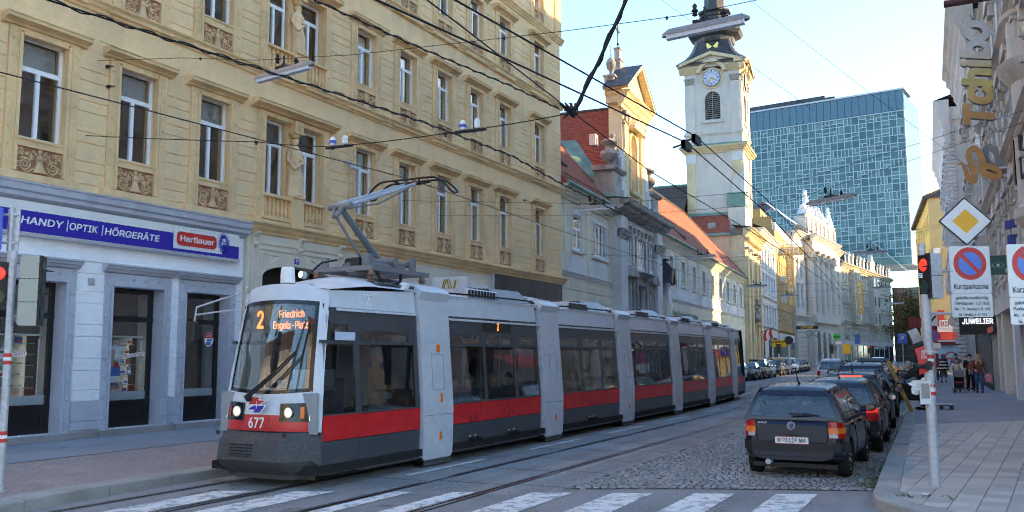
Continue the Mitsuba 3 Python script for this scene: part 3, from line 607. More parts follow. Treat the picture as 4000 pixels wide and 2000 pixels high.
# ---- ground floor: white shop, cream gateway, plain wall, dark panel
gate = arch(19.33, 22.55, 0.15, 4.22, 0.38, 14)
D = [(11.35, 13.17), (14.38, 15.88), (16.58, 18.09)]
SF = part(YB, 'shop_front', wall(3.0, 18.62, 0.15, 5.3, [(a, 0.30, b, 3.60) for a, b in D + [(6.0, 8.6)]], -0.38, -0.02), M_WHITE, FY)
part(YB, 'gateway_wall', wall(18.62, 40.45, 0.15, 5.3, [gate, (24.3, 0.9, 26.2, 3.4), (28.0, 0.4, 31.0, 3.4)], -0.38, -0.02), M_CREAM, FY)
part(SF, 'cornice', MB().moulding([(-.02, 5.18), (.06, 5.2), (.08, 5.26), (.20, 5.30), (.24, 5.33), (.24, 5.42), (.30, 5.45), (.32, 5.58), (.35, 5.60), (.35, 5.63), (-.02, 5.66)], 3.0, 18.62), M_GREYC, FY)
part(SF, 'fascia', MB().box(3.0, 18.55, -0.02, 0.05, 4.12, 5.18).box(3.0, 18.55, 0.05, 0.07, 5.10, 5.18), M_WHITE, FY)
zc = [0.96, 1.21, 1.65, 1.92, 2.41, 2.68, 3.16, 3.43, 3.84, 4.12]
for (a, b) in [(13.45, 14.17), (16.14, 16.40), (18.34, 18.60)]:
    for z0, z1 in zip(zc[:-1], zc[1:]): part(SF, 'wall_block', MB().cbox(a, b, -0.02, 0.02, z0 + 0.006, z1 - 0.006, 0.010), M_WHITE, FY)
    for z0, z1 in ((0.32, 0.52), (0.52, 0.96)): part(SF, 'wall_block', MB().cbox(a, b, -0.02, 0.022, z0 + 0.005, z1 - 0.005, 0.010), M_GREYC, FY)
for (a, b) in D:
    sb = MB()
    for s, e in ((-1, a), (1, b)):
        x0, x1 = sorted((e, e + s * 0.22)); sb.box(x0, x1, -0.02, 0.06, 0.30, 3.90)
        x0, x1 = sorted((e - s * 0.01, e + s * 0.05)); sb.box(x0, x1, -0.38, 0.085, 0.30, 3.60)
        x0, x1 = sorted((e + s * .07, e + s * .09)); sb.box(x0, x1, -0.02, 0.075, 0.30, 3.64)
        for z in np.arange(0.55, 3.9, 0.47):
            v, f = MB().lathe([(0.042, 0), (0.036, 0.014), (0.001, 0.016)], 0, 0, 0, 10).arr(); sb.add(np.column_stack([e + s * .155 + v[:, 0], .06 + v[:, 2], z + v[:, 1]]), f)
    sb.box(a, b, -0.02, 0.06, 3.66, 3.90).box(a + 0.01, b - 0.01, -0.38, 0.085, 3.60, 3.66)
    for u in np.linspace(a + 0.2, b - 0.2, 4):
        v, f = MB().lathe([(0.042, 0), (0.036, 0.014), (0.001, 0.016)], 0, 0, 0, 10).arr(); sb.add(np.column_stack([u + v[:, 0], .06 + v[:, 2], 3.78 + v[:, 1]]), f)
    part(SF, 'door_surround', sb, M_GREYC, FY)
    hb = MB().moulding([(-.02, 3.90), (.09, 3.92), (.12, 3.96), (.12, 3.99), (.18, 4.0), (.2, 4.05), (.24, 4.07), (.24, 4.11), (-.02, 4.13)], a - 0.30, b + 0.30); part(SF, 'door_hood', hb, M_GREYC, FY)
    pb = MB().cbox(a - 0.24, b + 0.24, -0.35, 0.15, 0.145, 0.30, 0.012); part(SF, 'threshold', pb, M_GRAN, FY)
    w = -0.30; kb = MB()
    kb.box(a, a + 0.09, w - .08, w, .30, 3.6).box(b - .12, b, w - .08, w, .30, 3.6).box(a, b, w - .08, w, 3.48, 3.6).box(a, b, w - .08, w + .02, 2.80, 2.92).box(a, b, w - .08, w, .30, .42).box(a, b, w - .08, w - .01, .42, .90).box(a, b, w - .08, w + .01, .86, .93)
    kb.box(a + .16, b - .2, w - .01, w + .012, .48, .50).box(a + .16, b - .2, w - .01, w + .012, .76, .78).box(a + .16, a + .18, w - .01, w + .012, .5, .76).box(b - .22, b - .2, w - .01, w + .012, .5, .76)
    fr = part(SF, 'shop_window_frame', kb, M_BLK, FY)
    for z0, z1 in ((.93, 2.80), (2.92, 3.48)): part(fr, 'pane', MB().quad((a + .09, w - .04, z0), (b - .12, w - .04, z0), (b - .12, w - .04, z1), (a + .09, w - .04, z1)), G_CLEAR, FY)
    part(fr, 'frosted_strip', MB().box(a + .09, b - .12, w - .06, w - .05, .93, 1.13), mat('frosted', (0.42, 0.46, 0.47), 0.6, 0.3) if 'bsdf_frosted' not in scene else 'bsdf_frosted', FY)
    rm = MB().box(a - .3, b + .3, -2.2, -2.15, .2, 3.7).box(a - .35, a - .3, -2.2, -.39, .2, 3.7).box(b + .3, b + .35, -2.2, -.39, .2, 3.7).box(a - .3, b + .3, -2.2, -.39, .2, .28).box(a - .3, b + .3, -2.2, -.39, 3.62, 3.68)
    part(SF, 'shop_room', rm, M_ROOM, FY)
for a, b in ((13.41, 14.15), (16.12, 16.34), (18.33, 18.62)): part(SF, 'plinth', MB().cbox(a, b, -0.1, 0.10, 0.145, 0.31, 0.012), M_GRAN, FY)
part(SF, 'air_vent', MB().box(13.72, 13.90, 0.02, 0.034, 3.57, 3.74).box(13.75, 13.87, .034, .045, 3.60, 3.64).box(13.75, 13.87, .034, .040, 3.66, 3.71), M_GALV, FY)
# gateway
gw = MB().prism(sbox(18.66, 0.15, 19.33, 5.40).union(sbox(22.55, 0.15, 22.95, 5.40)).union(sbox(19.33, 4.62, 22.55, 5.40)).union(sbox(19.33, 3.6, 22.55, 4.7).difference(gate)), -0.02, 0.05)
gk = part(YB, 'gateway', gw, M_CREAM, FY)
b = MB()
for (u0, z0, u1, z1) in ((19.15, 4.98, 22.75, 5.02), (19.2, 5.14, 22.75, 5.17), (19.15, 4.2, 19.19, 4.98), (22.71, 3.0, 22.75, 5.0), (18.66, 0.15, 18.76, 5.4), (18.86, .15, 18.92, 5.4)): b.box(u0, u1, 0.05, 0.085, z0, z1)
for s in ((19.36, 4.86, 20.05, 4.84, 19.36, 4.42), (22.45, 4.56, 21.4, 4.86, 22.45, 4.56)):
    P = [(s[0], s[1]), (s[2], s[3]), (s[4], s[5])]
    for i in range(3): b.tube([(P[i][0], .06, P[i][1]), (P[(i + 1) % 3][0], .06, P[(i + 1) % 3][1])], .014, 4)
part(gk, 'panel_moulding', b, M_CREAM, FY)
for u in (18.98, 20.88, 22.8):
    c = MB().prism(Polygon([(.0, 5.05), (.08, 5.04), (.10, 5.10), (.06, 5.18), (.08, 5.30), (.2, 5.40), (.2, 5.45), (0, 5.45)]), u - .08, u + .08); v, f = c.arr()
    part(gk, 'bracket', MB().add(v[:, [1, 0, 2]] + [0, .05, 0], f), M_CREAM, FY)
part(gk, 'passage', MB().box(19.0, 19.1, -8, -.38, 0, 5).box(22.7, 22.8, -8, -.38, 0, 5).box(19, 22.8, -8.1, -8, 0, 5).box(19, 22.8, -8, -.38, 4.8, 4.9), mat('passage_wall', (0.06, 0.055, 0.05), 0.9, 0.1), FY)
pk = thing('house_number_plate', 'small blue enamel plate with the number 18 over the gateway arch', 'plate')
put(pk, MB().box(20.67, 20.88, .05, .06, 4.68, 4.84), M_ROYAL, FY)
part(pk, 'number', centred('18', 0.075, 20.775, 0.06, 4.745, bold=True), M_SWHITE, FY); part(pk, 'street_line', centred('Taborstr.', 0.02, 20.775, 0.06, 4.705), M_SWHITE, FY)
part(YB, 'dark_fascia', MB().box(33.3, 40.43, -0.02, 0.03, 4.4, 5.42), mat('dark_stone', stain((0.030, 0.030, 0.034), (0.055, 0.053, 0.055), 1.5), 0.25, 0.5), FY)
part(YB, 'rain_pipe', MB().tube([(33.15, .08, .2), (33.15, .08, 5.4)], .05, 8), M_GALV, FY)
for (a, z0, b, z1) in ((24.3, 0.9, 26.2, 3.4), (28.0, 0.4, 31.0, 3.4)): part(YB, 'shop_window_frame', MB().box(a, b, -.3, -.25, z0, z1), M_DWIN, FY)
# ---- shop sign
sk = thing('shop_sign', 'long blue shop sign reading HANDY OPTIK HÖRGERÄTE on the white shop front', 'sign')
put(sk, MB().box(11.3, 18.25, .055, .18, 4.58, 5.06), M_ROYAL, FY)
part(sk, 'border', MB().box(11.28, 18.28, .05, .20, 4.50, 4.58), M_GALV, FY)
part(sk, 'white_field', MB().box(11.3, 17.3, .18, .184, 5.04, 5.06).box(15.98, 17.62, .18, .187, 4.66, 5.24).box(17.62, 18.25, .055, .187, 4.92, 5.24).box(11.3, 18.25, 0.05, .17, 5.06, 5.24), M_SWHITE, FY)
for s, u0, u1 in (('HANDY', 11.92, 12.92), ('|', 13.0, 13.04), ('OPTIK', 13.06, 13.80), ('|', 13.90, 13.94), ('HÖRGERÄTE', 13.98, 15.56)):
    t = textm(s, 0.15, bold=True, width=u1 - u0, italic=0.12); part(sk, 'lettering', shifted(t, u0, .18, 4.76), M_SWHITE, FY)
gl = MB()
for u in np.arange(16.0, 17.62, 0.135): gl.box(u, u + .006, .187, .189, 4.67, 5.23)
for z in np.arange(4.72, 5.24, 0.115): gl.box(15.98, 17.62, .187, .189, z, z + .006)
part(sk, 'grid_lines', gl, M_GREYC, FY)
part(sk, 'red_badge', MB().prism(sbox(16.2, 4.87, 17.3, 4.98).buffer(0.12), .188, .195), M_SRED, FY)
part(sk, 'badge_lettering', centred('Hartlauer', 0.145, 16.76, .196, 4.86, bold=True, width=1.14), M_SWHITE, FY)
lion = MB(); q = np.random.default_rng(4)
for i in range(26):
    a = i / 26 * 2 * math.pi; lion.tube([(17.68 + .10 * math.cos(a), .195, 4.95 + .15 * math.sin(a)), (17.68 + (.19 + .04 * q.random()) * math.cos(a + .3), .198, 4.95 + (.25 + .06 * q.random()) * math.sin(a + .3))], [.022, .006], 4)
lion.tube([(17.62, .20, 5.0), (17.66, .20, 4.98)], .014, 4).tube([(17.71, .20, 5.0), (17.75, .20, 4.98)], .014, 4).tube([(17.69, .2, 4.97), (17.66, .2, 4.9), (17.71, .2, 4.89)], .014, 4).tube([(17.62, .2, 4.84), (17.68, .2, 4.80), (17.75, .2, 4.85)], .018, 4)
part(sk, 'lion_emblem', lion, M_ROYAL, FY)
# ---- shop window displays
LED = mat('led_strip', (0.8, 0.8, 0.8), 0.5, 0.3)
cards = [mat(f'card_{i}', c, 0.5, 0.4) for i, c in enumerate(((0.72, 0.73, 0.75), (0.55, 0.62, 0.72), (0.08, 0.16, 0.45), (0.50, 0.06, 0.05), (0.55, 0.38, 0.30), (0.10, 0.10, 0.11), (0.72, 0.62, 0.12)))]
q = np.random.default_rng(21); ORD = 'first second third fourth fifth sixth seventh eighth ninth tenth eleventh twelfth'.split()
for wi, (u0, u1, nm) in enumerate(((11.5, 12.85, 'spectacles'), (14.75, 15.60, 'hearing aid boxes'))):
    shk = thing('display_cabinet', f'glass shelf cabinet with {nm} and a lit strip in the {"leftmost" if wi == 0 else "middle"} shop window', 'cabinet')
    put(shk, MB().box(u0, u1 + .1, -.92, -.9, 1.0, 2.45).box(u0, u1 + .1, -.9, -.42, 2.42, 2.46).box(u0, u1 + .1, -.9, -.42, 1.0, 1.03), M_ROOM, FY)
    for z in (1.28, 1.52, 1.76, 2.0, 2.24): part(shk, 'shelf', MB().box(u0, u1, -.88, -.46, z, z + .012), mat('shelf_glass', (0.30, 0.38, 0.36), 0.1, 0.6) if 'bsdf_shelf_glass' not in scene else 'bsdf_shelf_glass', FY)
    part(shk, 'light_strip', MB().quad((u1 + .06, -.44, 1.1), (u1 + .085, -.44, 1.1), (u1 + .085, -.44, 2.36), (u1 + .06, -.44, 2.36)), LED, FY, emitter=emit('led', (1.0, .93, .75), 1.1))
    for si, z in enumerate((1.04, 1.295, 1.535, 1.775, 2.015, 2.255)):
        u = u0 + q.uniform(.0, .1); n_on = -1
        while u < u1 - .16:
            n_on += 1
            wdt = q.uniform(.09, .17); h = q.uniform(.09, .19)
            if wi == 0 and q.random() < .55:
                g = MB()
                for s in (-1, 1):
                    a = np.linspace(0, 2 * np.pi, 11); g.tube([(u + .07 + s * .035 + .028 * math.cos(t), -.55, z + .05 + .02 * math.sin(t)) for t in a], .004, 4, False).tube([(u + .07 + s * .063, -.55, z + .055), (u + .07 + s * .066, -.68, z + .04)], .003, 4)
                g.box(u + .062, u + .078, -.552, -.548, z + .052, z + .056); k = thing('pair_of_spectacles', f'dark spectacles, {ORD[n_on]} item on {ORD[si]} shelf from bottom in leftmost shop window', 'spectacles', 'spectacles on show in the shop window'); put(k, g, M_BLACK, FY)
            else:
                k = thing('product_card', f'printed card, {ORD[n_on]} item on {ORD[si]} shelf from bottom in {"leftmost" if wi == 0 else "middle"} shop window', 'card', f'cards in the {"leftmost" if wi == 0 else "middle"} shop window')
                put(k, MB().box(u, u + wdt, -.60, -.585, z, z + h), cards[[0, 0, 0, 1, 2, 0, 5][q.integers(7)]], FY)
                part(k, 'print', MB().box(u + .01, u + wdt - .01, -.585, -.583, z + h * .15, z + h * .5), cards[q.integers(1, 6)], FY)
            u += wdt + q.uniform(.02, .08)
    if True:
        c = (u0 + .05) if wi else 12.0
        k = thing('advert_poster', f'poster with a man’s portrait and a blue text block in the {"leftmost" if wi == 0 else "middle"} shop window', 'poster')
        pu = 14.66 if wi else 11.55
        put(k, MB().box(pu, pu + .42, -.45, -.44, 1.35, 2.22), cards[0], FY)
        part(k, 'text_block', MB().box(pu, pu + .42, -.44, -.437, 1.50, 1.75), cards[2], FY)
        part(k, 'portrait', MB().sphere((pu + .17, -.44, 2.0), .1, 2, (.8, .08, 1.2)).box(pu + .05, pu + .3, -.44, -.436, 1.76, 1.88), cards[4], FY)
        part(k, 'hair', MB().sphere((pu + .17, -.442, 2.06), .09, 2, (.95, .06, .8)), cards[5], FY)
        part(k, 'red_badge', MB().lathe([(.075, 0), (.075, .004), (0.001, .005)], 0, 0, 0, 14) and MB().sphere((pu + .3, -.436, 1.76), .08, 2, (1, .05, 1)), cards[3], FY)
    sgn = 'GRATIS HÖRTEST' if wi else 'GRATIS SEHTEST'
    k = thing('window_sticker', f'slanted white window sticker reading {sgn} in red letters', 'sticker')
    FS = Frame((YX - .335, 14.86 if wi else 11.75, 1.90), (0, 1)); cs, sn = math.cos(.13), math.sin(.13)
    def tilt(mb):
        v, f = mb.arr(); v = v.copy(); v[:, [0, 2]] = np.column_stack([v[:, 0] * cs - v[:, 2] * sn, v[:, 0] * sn + v[:, 2] * cs]); return MB().add(v, f)
    put(k, tilt(MB().box(0, .84, 0, .002, -.015, .075)), M_SWHITE, FS); part(k, 'lettering', tilt(shifted(textm(sgn, .055, bold=True, width=.80, italic=.2, depth=.002), .02, .002, .0)), cards[3], FS)
k = thing('round_sticker', 'round red and white sticker on the shop door beside the tram', 'sticker')
el = Point(0, 0).buffer(1, 24)
put(k, MB().prism(affinity.translate(affinity.scale(el, .16, .20), 17.78, 2.42), -.335, -.333), M_SWHITE, FY)
part(k, 'red_half', MB().prism(affinity.translate(affinity.scale(el, .16, .20), 17.78, 2.42).intersection(sbox(17, 2.44, 19, 3)), -.333, -.331), cards[3], FY)
part(k, 'picture', MB().box(17.68, 17.84, -.333, -.330, 2.26, 2.34).box(17.72, 17.88, -.333, -.330, 2.36, 2.42), cards[2], FY)
part(k, 'lettering', MB().mesh(centred('HIER', .035, 17.78, -.331, 2.55, bold=True, depth=.002).tm()).mesh(centred('BERATUNG', .028, 17.78, -.331, 2.49, bold=True, depth=.002).tm()), M_SWHITE, FY)
# ---- signs further along
k = thing('lightbox_sign', 'white projecting lightbox sign with a gold zigzag emblem on the cream wall', 'sign')
put(k, MB().box(-17.65, -16.15, 28.15, 28.35, 3.75, 4.84), M_SWHITE)
FM = Frame((-17.2, 28.14, 4.2), (1, 0), (0, -1))
lg = MB()
for P in ([(.0, .1), (.1, .5), (.17, .55), (.24, .5), (.36, .05), (.42, .02)], [(.0 + .08, .1), (.16, .42), (.22, .5), (.28, .55), (.36, .45), (.47, .03), (.52, .05), (.62, .5)], [(.44, .02), (.50, .1), (.57, .5)]):
    lg.tube([(a, .012, b) for a, b in P], .022, 5)
part(k, 'emblem', lg, mat('gold_print', (0.50, 0.29, 0.03), 0.5, 0.4), FM)
part(k, 'lettering', shifted(textm('HÖRGERÄTE', .085, bold=True, width=.86, depth=.004), -.1, .004, -.08), M_SBLK, FM)
k = thing('shop_sign', 'white shop sign reading ROTH in black capitals on the cream wall', 'sign')
put(k, MB().box(30.62, 32.66, -.02, .10, 4.1, 4.85), M_SWHITE, FY); part(k, 'lettering', shifted(textm('ROTH', .36, width=1.55), 30.97, .10, 4.33), M_SBLK, FY)
# wall fittings
for (u, z) in ((13.95, 8.75), (14.0, 8.28), (36.2, 9.0)):
    part(YB, 'wall_anchor', MB().tube([(u, 0.02, z), (u, .14, z)], [.05, .02], 8).tube([(u, .12, z), (u + .05, .2, z)], .015, 5), M_BLACK, FY)
part(YB, 'floodlight', MB().tube([(23.05, .03, 8.25), (23.05, .28, 8.1)], .06, 8).tube([(23.05, .22, 8.05), (23.25, .4, 8.0)], .075, 10), M_GALV, FY)
# ---------------------------------------------------------------- the church with its wings, gable and tower
def bones(chains, refine=0.05, smooth=8):
    """joints with radii -> one smooth continuous surface; chains = [[(point, radius), ...], ...]"""
    mf = []
    for ch in chains:
        sp = [manifold3d.Manifold.sphere(r, 12).translate([float(x) for x in p]) for p, r in ch]
        mf += [manifold3d.Manifold.batch_hull([a, b]) for a, b in zip(sp[:-1], sp[1:])] if len(sp) > 1 else sp
    m = manifold3d.Manifold.batch_boolean(mf, manifold3d.OpType.Add).refine_to_length(refine).to_mesh()
    t = trimesh.Trimesh(m.vert_properties[:, :3], m.tri_verts, process=True)
    if smooth: trimesh.smoothing.filter_taubin(t, iterations=smooth)
    return t
CA = math.radians(4.247); CD = np.array([-math.sin(CA), math.cos(CA)])
FC = Frame((-18.0, 40.6), CD)
CH = thing('church', 'cream baroque church front with a pedimented gable and two long wings beside the ochre house', 'church')
def cpart(name, mb, m, parent=None, smooth=False, label=None, F=None): return part(parent or CH, name, mb, m, F or FC, smooth, label)
w2 = [20.85 + 4.33 * i for i in range(10)]
holes = [(2.1, 7.5, 3.5, 9.35), (5.6, 7.5, 8.2, 9.35)] + [(c - .62, 7.45, c + .62, 9.4) for c in w2] + [(c - .55, 1.2, c + .55, 3.8) for c in (56.8, 60.0)] + [(c - .7, 1.4, c + .7, 4.0) for c in w2[1:8:2]]
cpart('wall', wall(0.0, 9.2, 0.1, 10.3, holes, -.45, 0), M_CHU); cpart('wall', wall(19.6, 62.3, 0.1, 10.3, holes, -.45, 0), M_CHU)
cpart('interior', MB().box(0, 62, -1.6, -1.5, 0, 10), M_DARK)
for (a, b) in ((0.05, 9.1), (19.75, 62.2)):
    cpart('string_course', MB().moulding(ring_prof(0, 6.0, .24, .16), a, b), M_CHG)
    cpart('cornice', MB().moulding(ring_prof(0, 9.95, .62, .5, 4), a, b), M_CHU)
    cpart('gutter', MB().tube([(a, .55, 10.62), (b, .55, 10.62)], .11, 8), M_COP)
    cpart('frieze', MB().box(a, b, 0, .04, 6.24, 7.1), M_CHG)
    for z in (1.3, 2.1, 2.9, 3.7, 4.5, 5.3, 5.75): cpart('plaster_course', MB().cbox(a, b, 0, .03, z - .77 if z < 5.6 else z - .42, z - .03, .02), M_CHU)
def cwin(c, hw, z0, z1, dbl=False, wv=-.03, fr=.07):
    s = MB(); s.box(c - hw - .2, c - hw, 0, .05, z0 - .12, z1 + .22).box(c + hw, c + hw + .2, 0, .05, z0 - .12, z1 + .22).box(c - hw, c + hw, 0, .05, z1, z1 + .22).box(c - hw - .28, c + hw + .28, 0, .13, z0 - .2, z0 - .1).box(c - hw - .05, c + hw + .05, 0, .03, z0 - 1.05, z0 - .3)
    cpart('window_surround', s, M_CHG)
    if dbl:
        for k in (-1, 1): a, b = sorted((c + k * .03, c + k * hw)); casement(CH, FC, a, b, z0, z1, wv, fr, None, True, rows=3, sub=True)
        return
    return casement(CH, FC, c - hw, c + hw, z0, z1, wv, fr, .6, True, rows=1)
cwin(2.8, .68, 7.52, 9.32); cwin(6.9, 1.27, 7.52, 9.33, True)
for c in w2: cwin(c, .62, 7.47, 9.38, wv=-.2, fr=.06)
for c in [2.8 - 1.9, 4.6, 8.85] + [w + d for w in w2 for d in (-1.75, 1.75)]:
    if not 9.2 < c < 19.6 and c < 62: cpart('lesene', MB().cbox(c - .22, c + .22, 0, .06, 6.3, 9.9, .01), M_CHG if c > 19 else M_CHU)
for c in (56.8, 60.0): casement(CH, FC, c - .55, c + .55, 1.2, 3.8, -.2, .07, .65, True)
for c in w2[1:8:2]: casement(CH, FC, c - .7, c + .7, 1.4, 4.0, -.2, .08, .65, True)
cpart('inscription', shifted(textm('APOTHEKE DER BARMHERZIGEN BRÜDER', .27, bold=True, width=10.9), 24.1, .035, 4.98), M_SBLK)
# centre pavilion
hp = [(11.1, 7.5, 12.25, 9.3), (13.25, 7.5, 15.5, 9.3), (16.5, 7.5, 17.65, 9.3), arch(10.9, 12.2, 1.0, 5.75), arch(16.4, 17.7, 1.0, 5.65), (13.2, .3, 15.4, 6.4)]
cpart('pavilion_wall', wall(9.0, 19.8, .1, 10.3, hp, -.3, .42).box(9.0, 9.2, -1, .42, 0.1, 10.3), M_CHG)
for u in (9.9, 18.95):
    cpart('pilaster', MB().box(u - .7, u + .7, .42, .62, .9, 9.0).box(u - .8, u + .8, .42, .74, .1, .9), M_CHG)
    cpart('capital', MB().moulding(ring_prof(.62, 8.9, .55, .3), u - .85, u + .85), M_STO)
for c, hw, d in ((11.68, .57, False), (14.37, 1.1, True), (17.07, .57, False)):
    s = MB(); s.box(c - hw - .18, c - hw, .42, .5, 7.35, 9.5).box(c + hw, c + hw + .18, .42, .5, 7.35, 9.5).box(c - hw, c + hw, .42, .5, 9.3, 9.5); cpart('window_surround', s, M_STO)
    for (a, b) in ([(c - hw, c - .03), (c + .03, c + hw)] if d else [(c - hw, c + hw)]): casement(CH, FC, a, b, 7.5, 9.3, .40, .07, None, True, rows=3)
for i in range(9): cpart('triglyph', MB().cbox(10.9 + i * .95, 11.2 + i * .95, .42, .56, 9.62, 9.95, .02), M_STO)
for u in (9.9, 18.95): cpart('bracket_frieze', MB().box(u - .7, u + .7, .42, .66, 9.5, 10.3), M_CHG)
cpart('main_cornice', MB().moulding([(.3, 10.3), (.55, 10.32), (.62, 10.5), (1.0, 10.62), (1.05, 10.8), (1.3, 10.86), (1.36, 11.0), (1.36, 11.12), (-.6, 11.2)], 8.4, 20.4), M_STO)
cpart('cornice_flashing', MB().add([(8.35, 1.4, 11.125), (20.45, 1.4, 11.125), (20.45, -.6, 11.4), (8.35, -.6, 11.4)], [[0, 1, 2, 3]]), M_COP)
# doorways
for u, w_, zt, za in ((11.55, .95, 6.75, 7.5), (17.05, .95, 6.65, 7.4)):
    cpart('door_pediment', MB().prism(Polygon([(u - w_, zt), (u + w_, zt), (u + w_, zt + .14), (u, za), (u - w_, zt + .14)]), .4, .85), M_STO)
    cpart('door_surround', MB().box(u - .95, u - .66, .42, .55, .3, zt).box(u + .66, u + .95, .42, .55, .3, zt).box(u - .66, u + .66, .42, .5, 6.45, zt), M_STO)
    cpart('niche', MB().box(u - .65, u + .65, -.9, -.8, .3, 6.5), M_SLAT)
cpart('door_pediment', MB().moulding(ring_prof(.42, 6.85, .3, .6), 12.5, 16.1), M_STO)
cpart('door_surround', MB().box(12.85, 13.2, .42, .6, .3, 6.85).box(15.4, 15.75, .42, .6, .3, 6.85).box(13.2, 15.4, .42, .52, 6.4, 6.85), M_STO)
dk = cpart('door', MB().box(13.2, 15.4, .1, .16, .3, 6.4), M_SLAT)
for u in np.linspace(13.35, 15.25, 7): cpart('bar', MB().box(u - .03, u + .03, .16, .2, .4, 6.3), M_STO, dk)
for z in (1.6, 2.8, 4.0, 5.2): cpart('bar', MB().box(13.2, 15.4, .16, .19, z, z + .06), M_STO, dk)
# gable
nic = arch(13.75, 15.25, 12.55, 15.6)
cpart('gable', wall(12.0, 17.2, 11.1, 18.5, [nic], -.85, .0).box(13.7, 15.3, -.84, -.8, 12, 17), mat('gable_plaster', stain((0.70, 0.60, 0.40), (0.60, 0.52, 0.37), .7), .85, .2))
for u in (12.55, 16.65):
    cpart('pilaster', MB().box(u - .42, u + .42, 0, .16, 11.6, 16.9), M_TRI)
    b = MB().box(u - .48, u + .48, 0, .3, 17.25, 17.42).box(u - .46, u + .46, 0, .2, 16.55, 16.65)
    for s in (-.3, .3): spiral(b, (u + s, 17.05), .2, 1.6, 1 if s > 0 else -1, .24, 0, .05)
    for i in range(8): b.sphere((u + .4 * math.cos(i * 2.4), .2, 16.8 + .1 * math.sin(i * 1.7)), .09, 1)
    cpart('capital', b, M_STO)
cpart('niche_frame', MB().prism(arch(13.5, 15.5, 12.4, 15.6).difference(nic), 0, .12).box(13.3, 15.7, 0, .3, 12.3, 12.5), M_TRI)
cpart('niche_hood', MB().prism(Polygon([(13.2, 16.5), (15.9, 16.5), (15.9, 16.7), (15.5, 17.0), (14.55, 17.45), (13.6, 17.0), (13.2, 16.7)]), 0, .55), M_TRI)
fg = robed(2.4, 31, 'belly'); v, f = fg.arr(); cpart('niche_statue', MB().add(v + [14.5, -.4, 12.6], f), M_STO, smooth=50)
ent = MB().moulding(ring_prof(.0, 17.5, 1.05, .75, 4), 11.35, 17.85)
ent.box(11.4, 12.0, -.85, .0, 17.8, 18.5).box(11.3, 11.9, -.9, .6, 18.3, 18.55)
cpart('entablature', ent, M_TRI)
cpart('pediment', MB().prism(Polygon([(11.25, 18.55), (17.95, 18.55), (14.6, 20.65)]), -.85, .25), M_TRI)
rk = MB()
for s in (-1, 1):
    c = 14.6; P = [(c + s * 3.5, 18.55), (c, 20.8), (c, 21.05), (c + s * 3.75, 18.62)]
    rk.prism(Polygon(P), -.9, .75)
cpart('raking_cornice', rk, M_TRI)
cpart('pediment_roof', MB().add([(10.8, .78, 18.66), (14.6, .78, 21.07), (14.6, -.95, 21.07), (10.8, -.95, 18.66), (18.4, .78, 18.66), (18.4, -.95, 18.66)], [[0, 1, 2, 3], [1, 4, 5, 2]]), M_SLAT)
for (e, z0, z1) in ((.48, 19.6, 20.5), (.34, 20.5, 21.5), (.42, 21.5, 21.6), (.26, 21.6, 22.3), (.32, 22.3, 22.4)):
    cpart('finial_block', MB().cbox(14.6 - e, 14.6 + e, -.9 - e * .7, -.9 + e * .7, z0, z1, .03), M_STO)
ck = thing('iron_cross', 'wrought iron cross on the top block of the church gable', 'cross')
put(ck, MB().tube([(14.6, -.9, 22.4), (14.6, -.9, 24.2)], .035, 6).tube([(14.15, -.9, 23.65), (15.05, -.9, 23.65)], .035, 6).sphere((14.6, -.9, 22.7), .09, 1).tube([(14.6 + .22 * math.cos(t), -.9, 23.65 + .22 * math.sin(t)) for t in np.linspace(0, 6.28, 17)], .022, 5), M_WIRE, FC)
for u in (12.6, 16.9):
    p_ = cpart('orb_pedestal', MB().cbox(u - .45, u + .45, -1.15, -.5, 18.9, 19.75, .05).box(u - .52, u + .52, -1.22, -.43, 19.75, 19.88), M_STO)
    cpart('stone_orb', MB().lathe([(.22, 0), (.2, .06), (.11, .18), (.13, .38), (.25, .5), (.31, .72), (.31, .95), (.22, 1.15), (.08, 1.25), (.01, 1.26)], u, -.82, 19.88, 16), M_STO, smooth=40)
    cpart('orb_spike', MB().tube([(u, -.82, 21.1), (u, -.82, 22.0)], [.03, .01], 5), M_WIRE)
for s, u in ((-1, 9.6), (1, 19.0)):
    b = MB().cbox(u - 1.15, u + 1.15, -.9, .45, 11.2, 12.0, .05).cbox(u - 1.0, u + 1.0, -.8, .35, 12.0, 12.9, .03).moulding([(-.9, 12.9), (.45, 12.9), (.6, 13.05), (.6, 13.15), (-.9, 13.2)], u - 1.3, u + 1.3)
    cpart('pedestal', b, M_STO)
    cpart('urn', MB().lathe([(.32, 0), (.3, .1), (.14, .2), (.14, .35), (.45, .6), (.58, .85), (.5, 1.05), (.22, 1.2), (.24, 1.35), (.5, 1.5), (.55, 1.62), (.3, 1.78), (.01, 1.85)], u - s * .25 * 0 - .35 * (s > 0) * 0, -.15, 13.2, 16), M_STO, smooth=40)
    v = MB().prism(Polygon([(u + s * .6, 11.2), (12.0 if s < 0 else 17.2, 11.2), (12.0 if s < 0 else 17.2, 14.9), (11.3 if s < 0 else 17.9, 14.2), (11.0 if s < 0 else 18.2, 12.9)]), -.3, .15)
    cpart('volute', v, M_CHG); sc = Point(11.25 if s < 0 else 17.95, 12.3).buffer(.75); cpart('cartouche', MB().prism(affinity.scale(sc, .8, 1.25), .15, .3), M_CHG)
fg = robed(2.5, 12, 'staff'); v, f = fg.arr(); cpart('roof_statue', MB().add(v + [11.0, -.3, 13.2], f), M_STO, smooth=50, label='weathered stone saint with a hat and staff beside the gable')
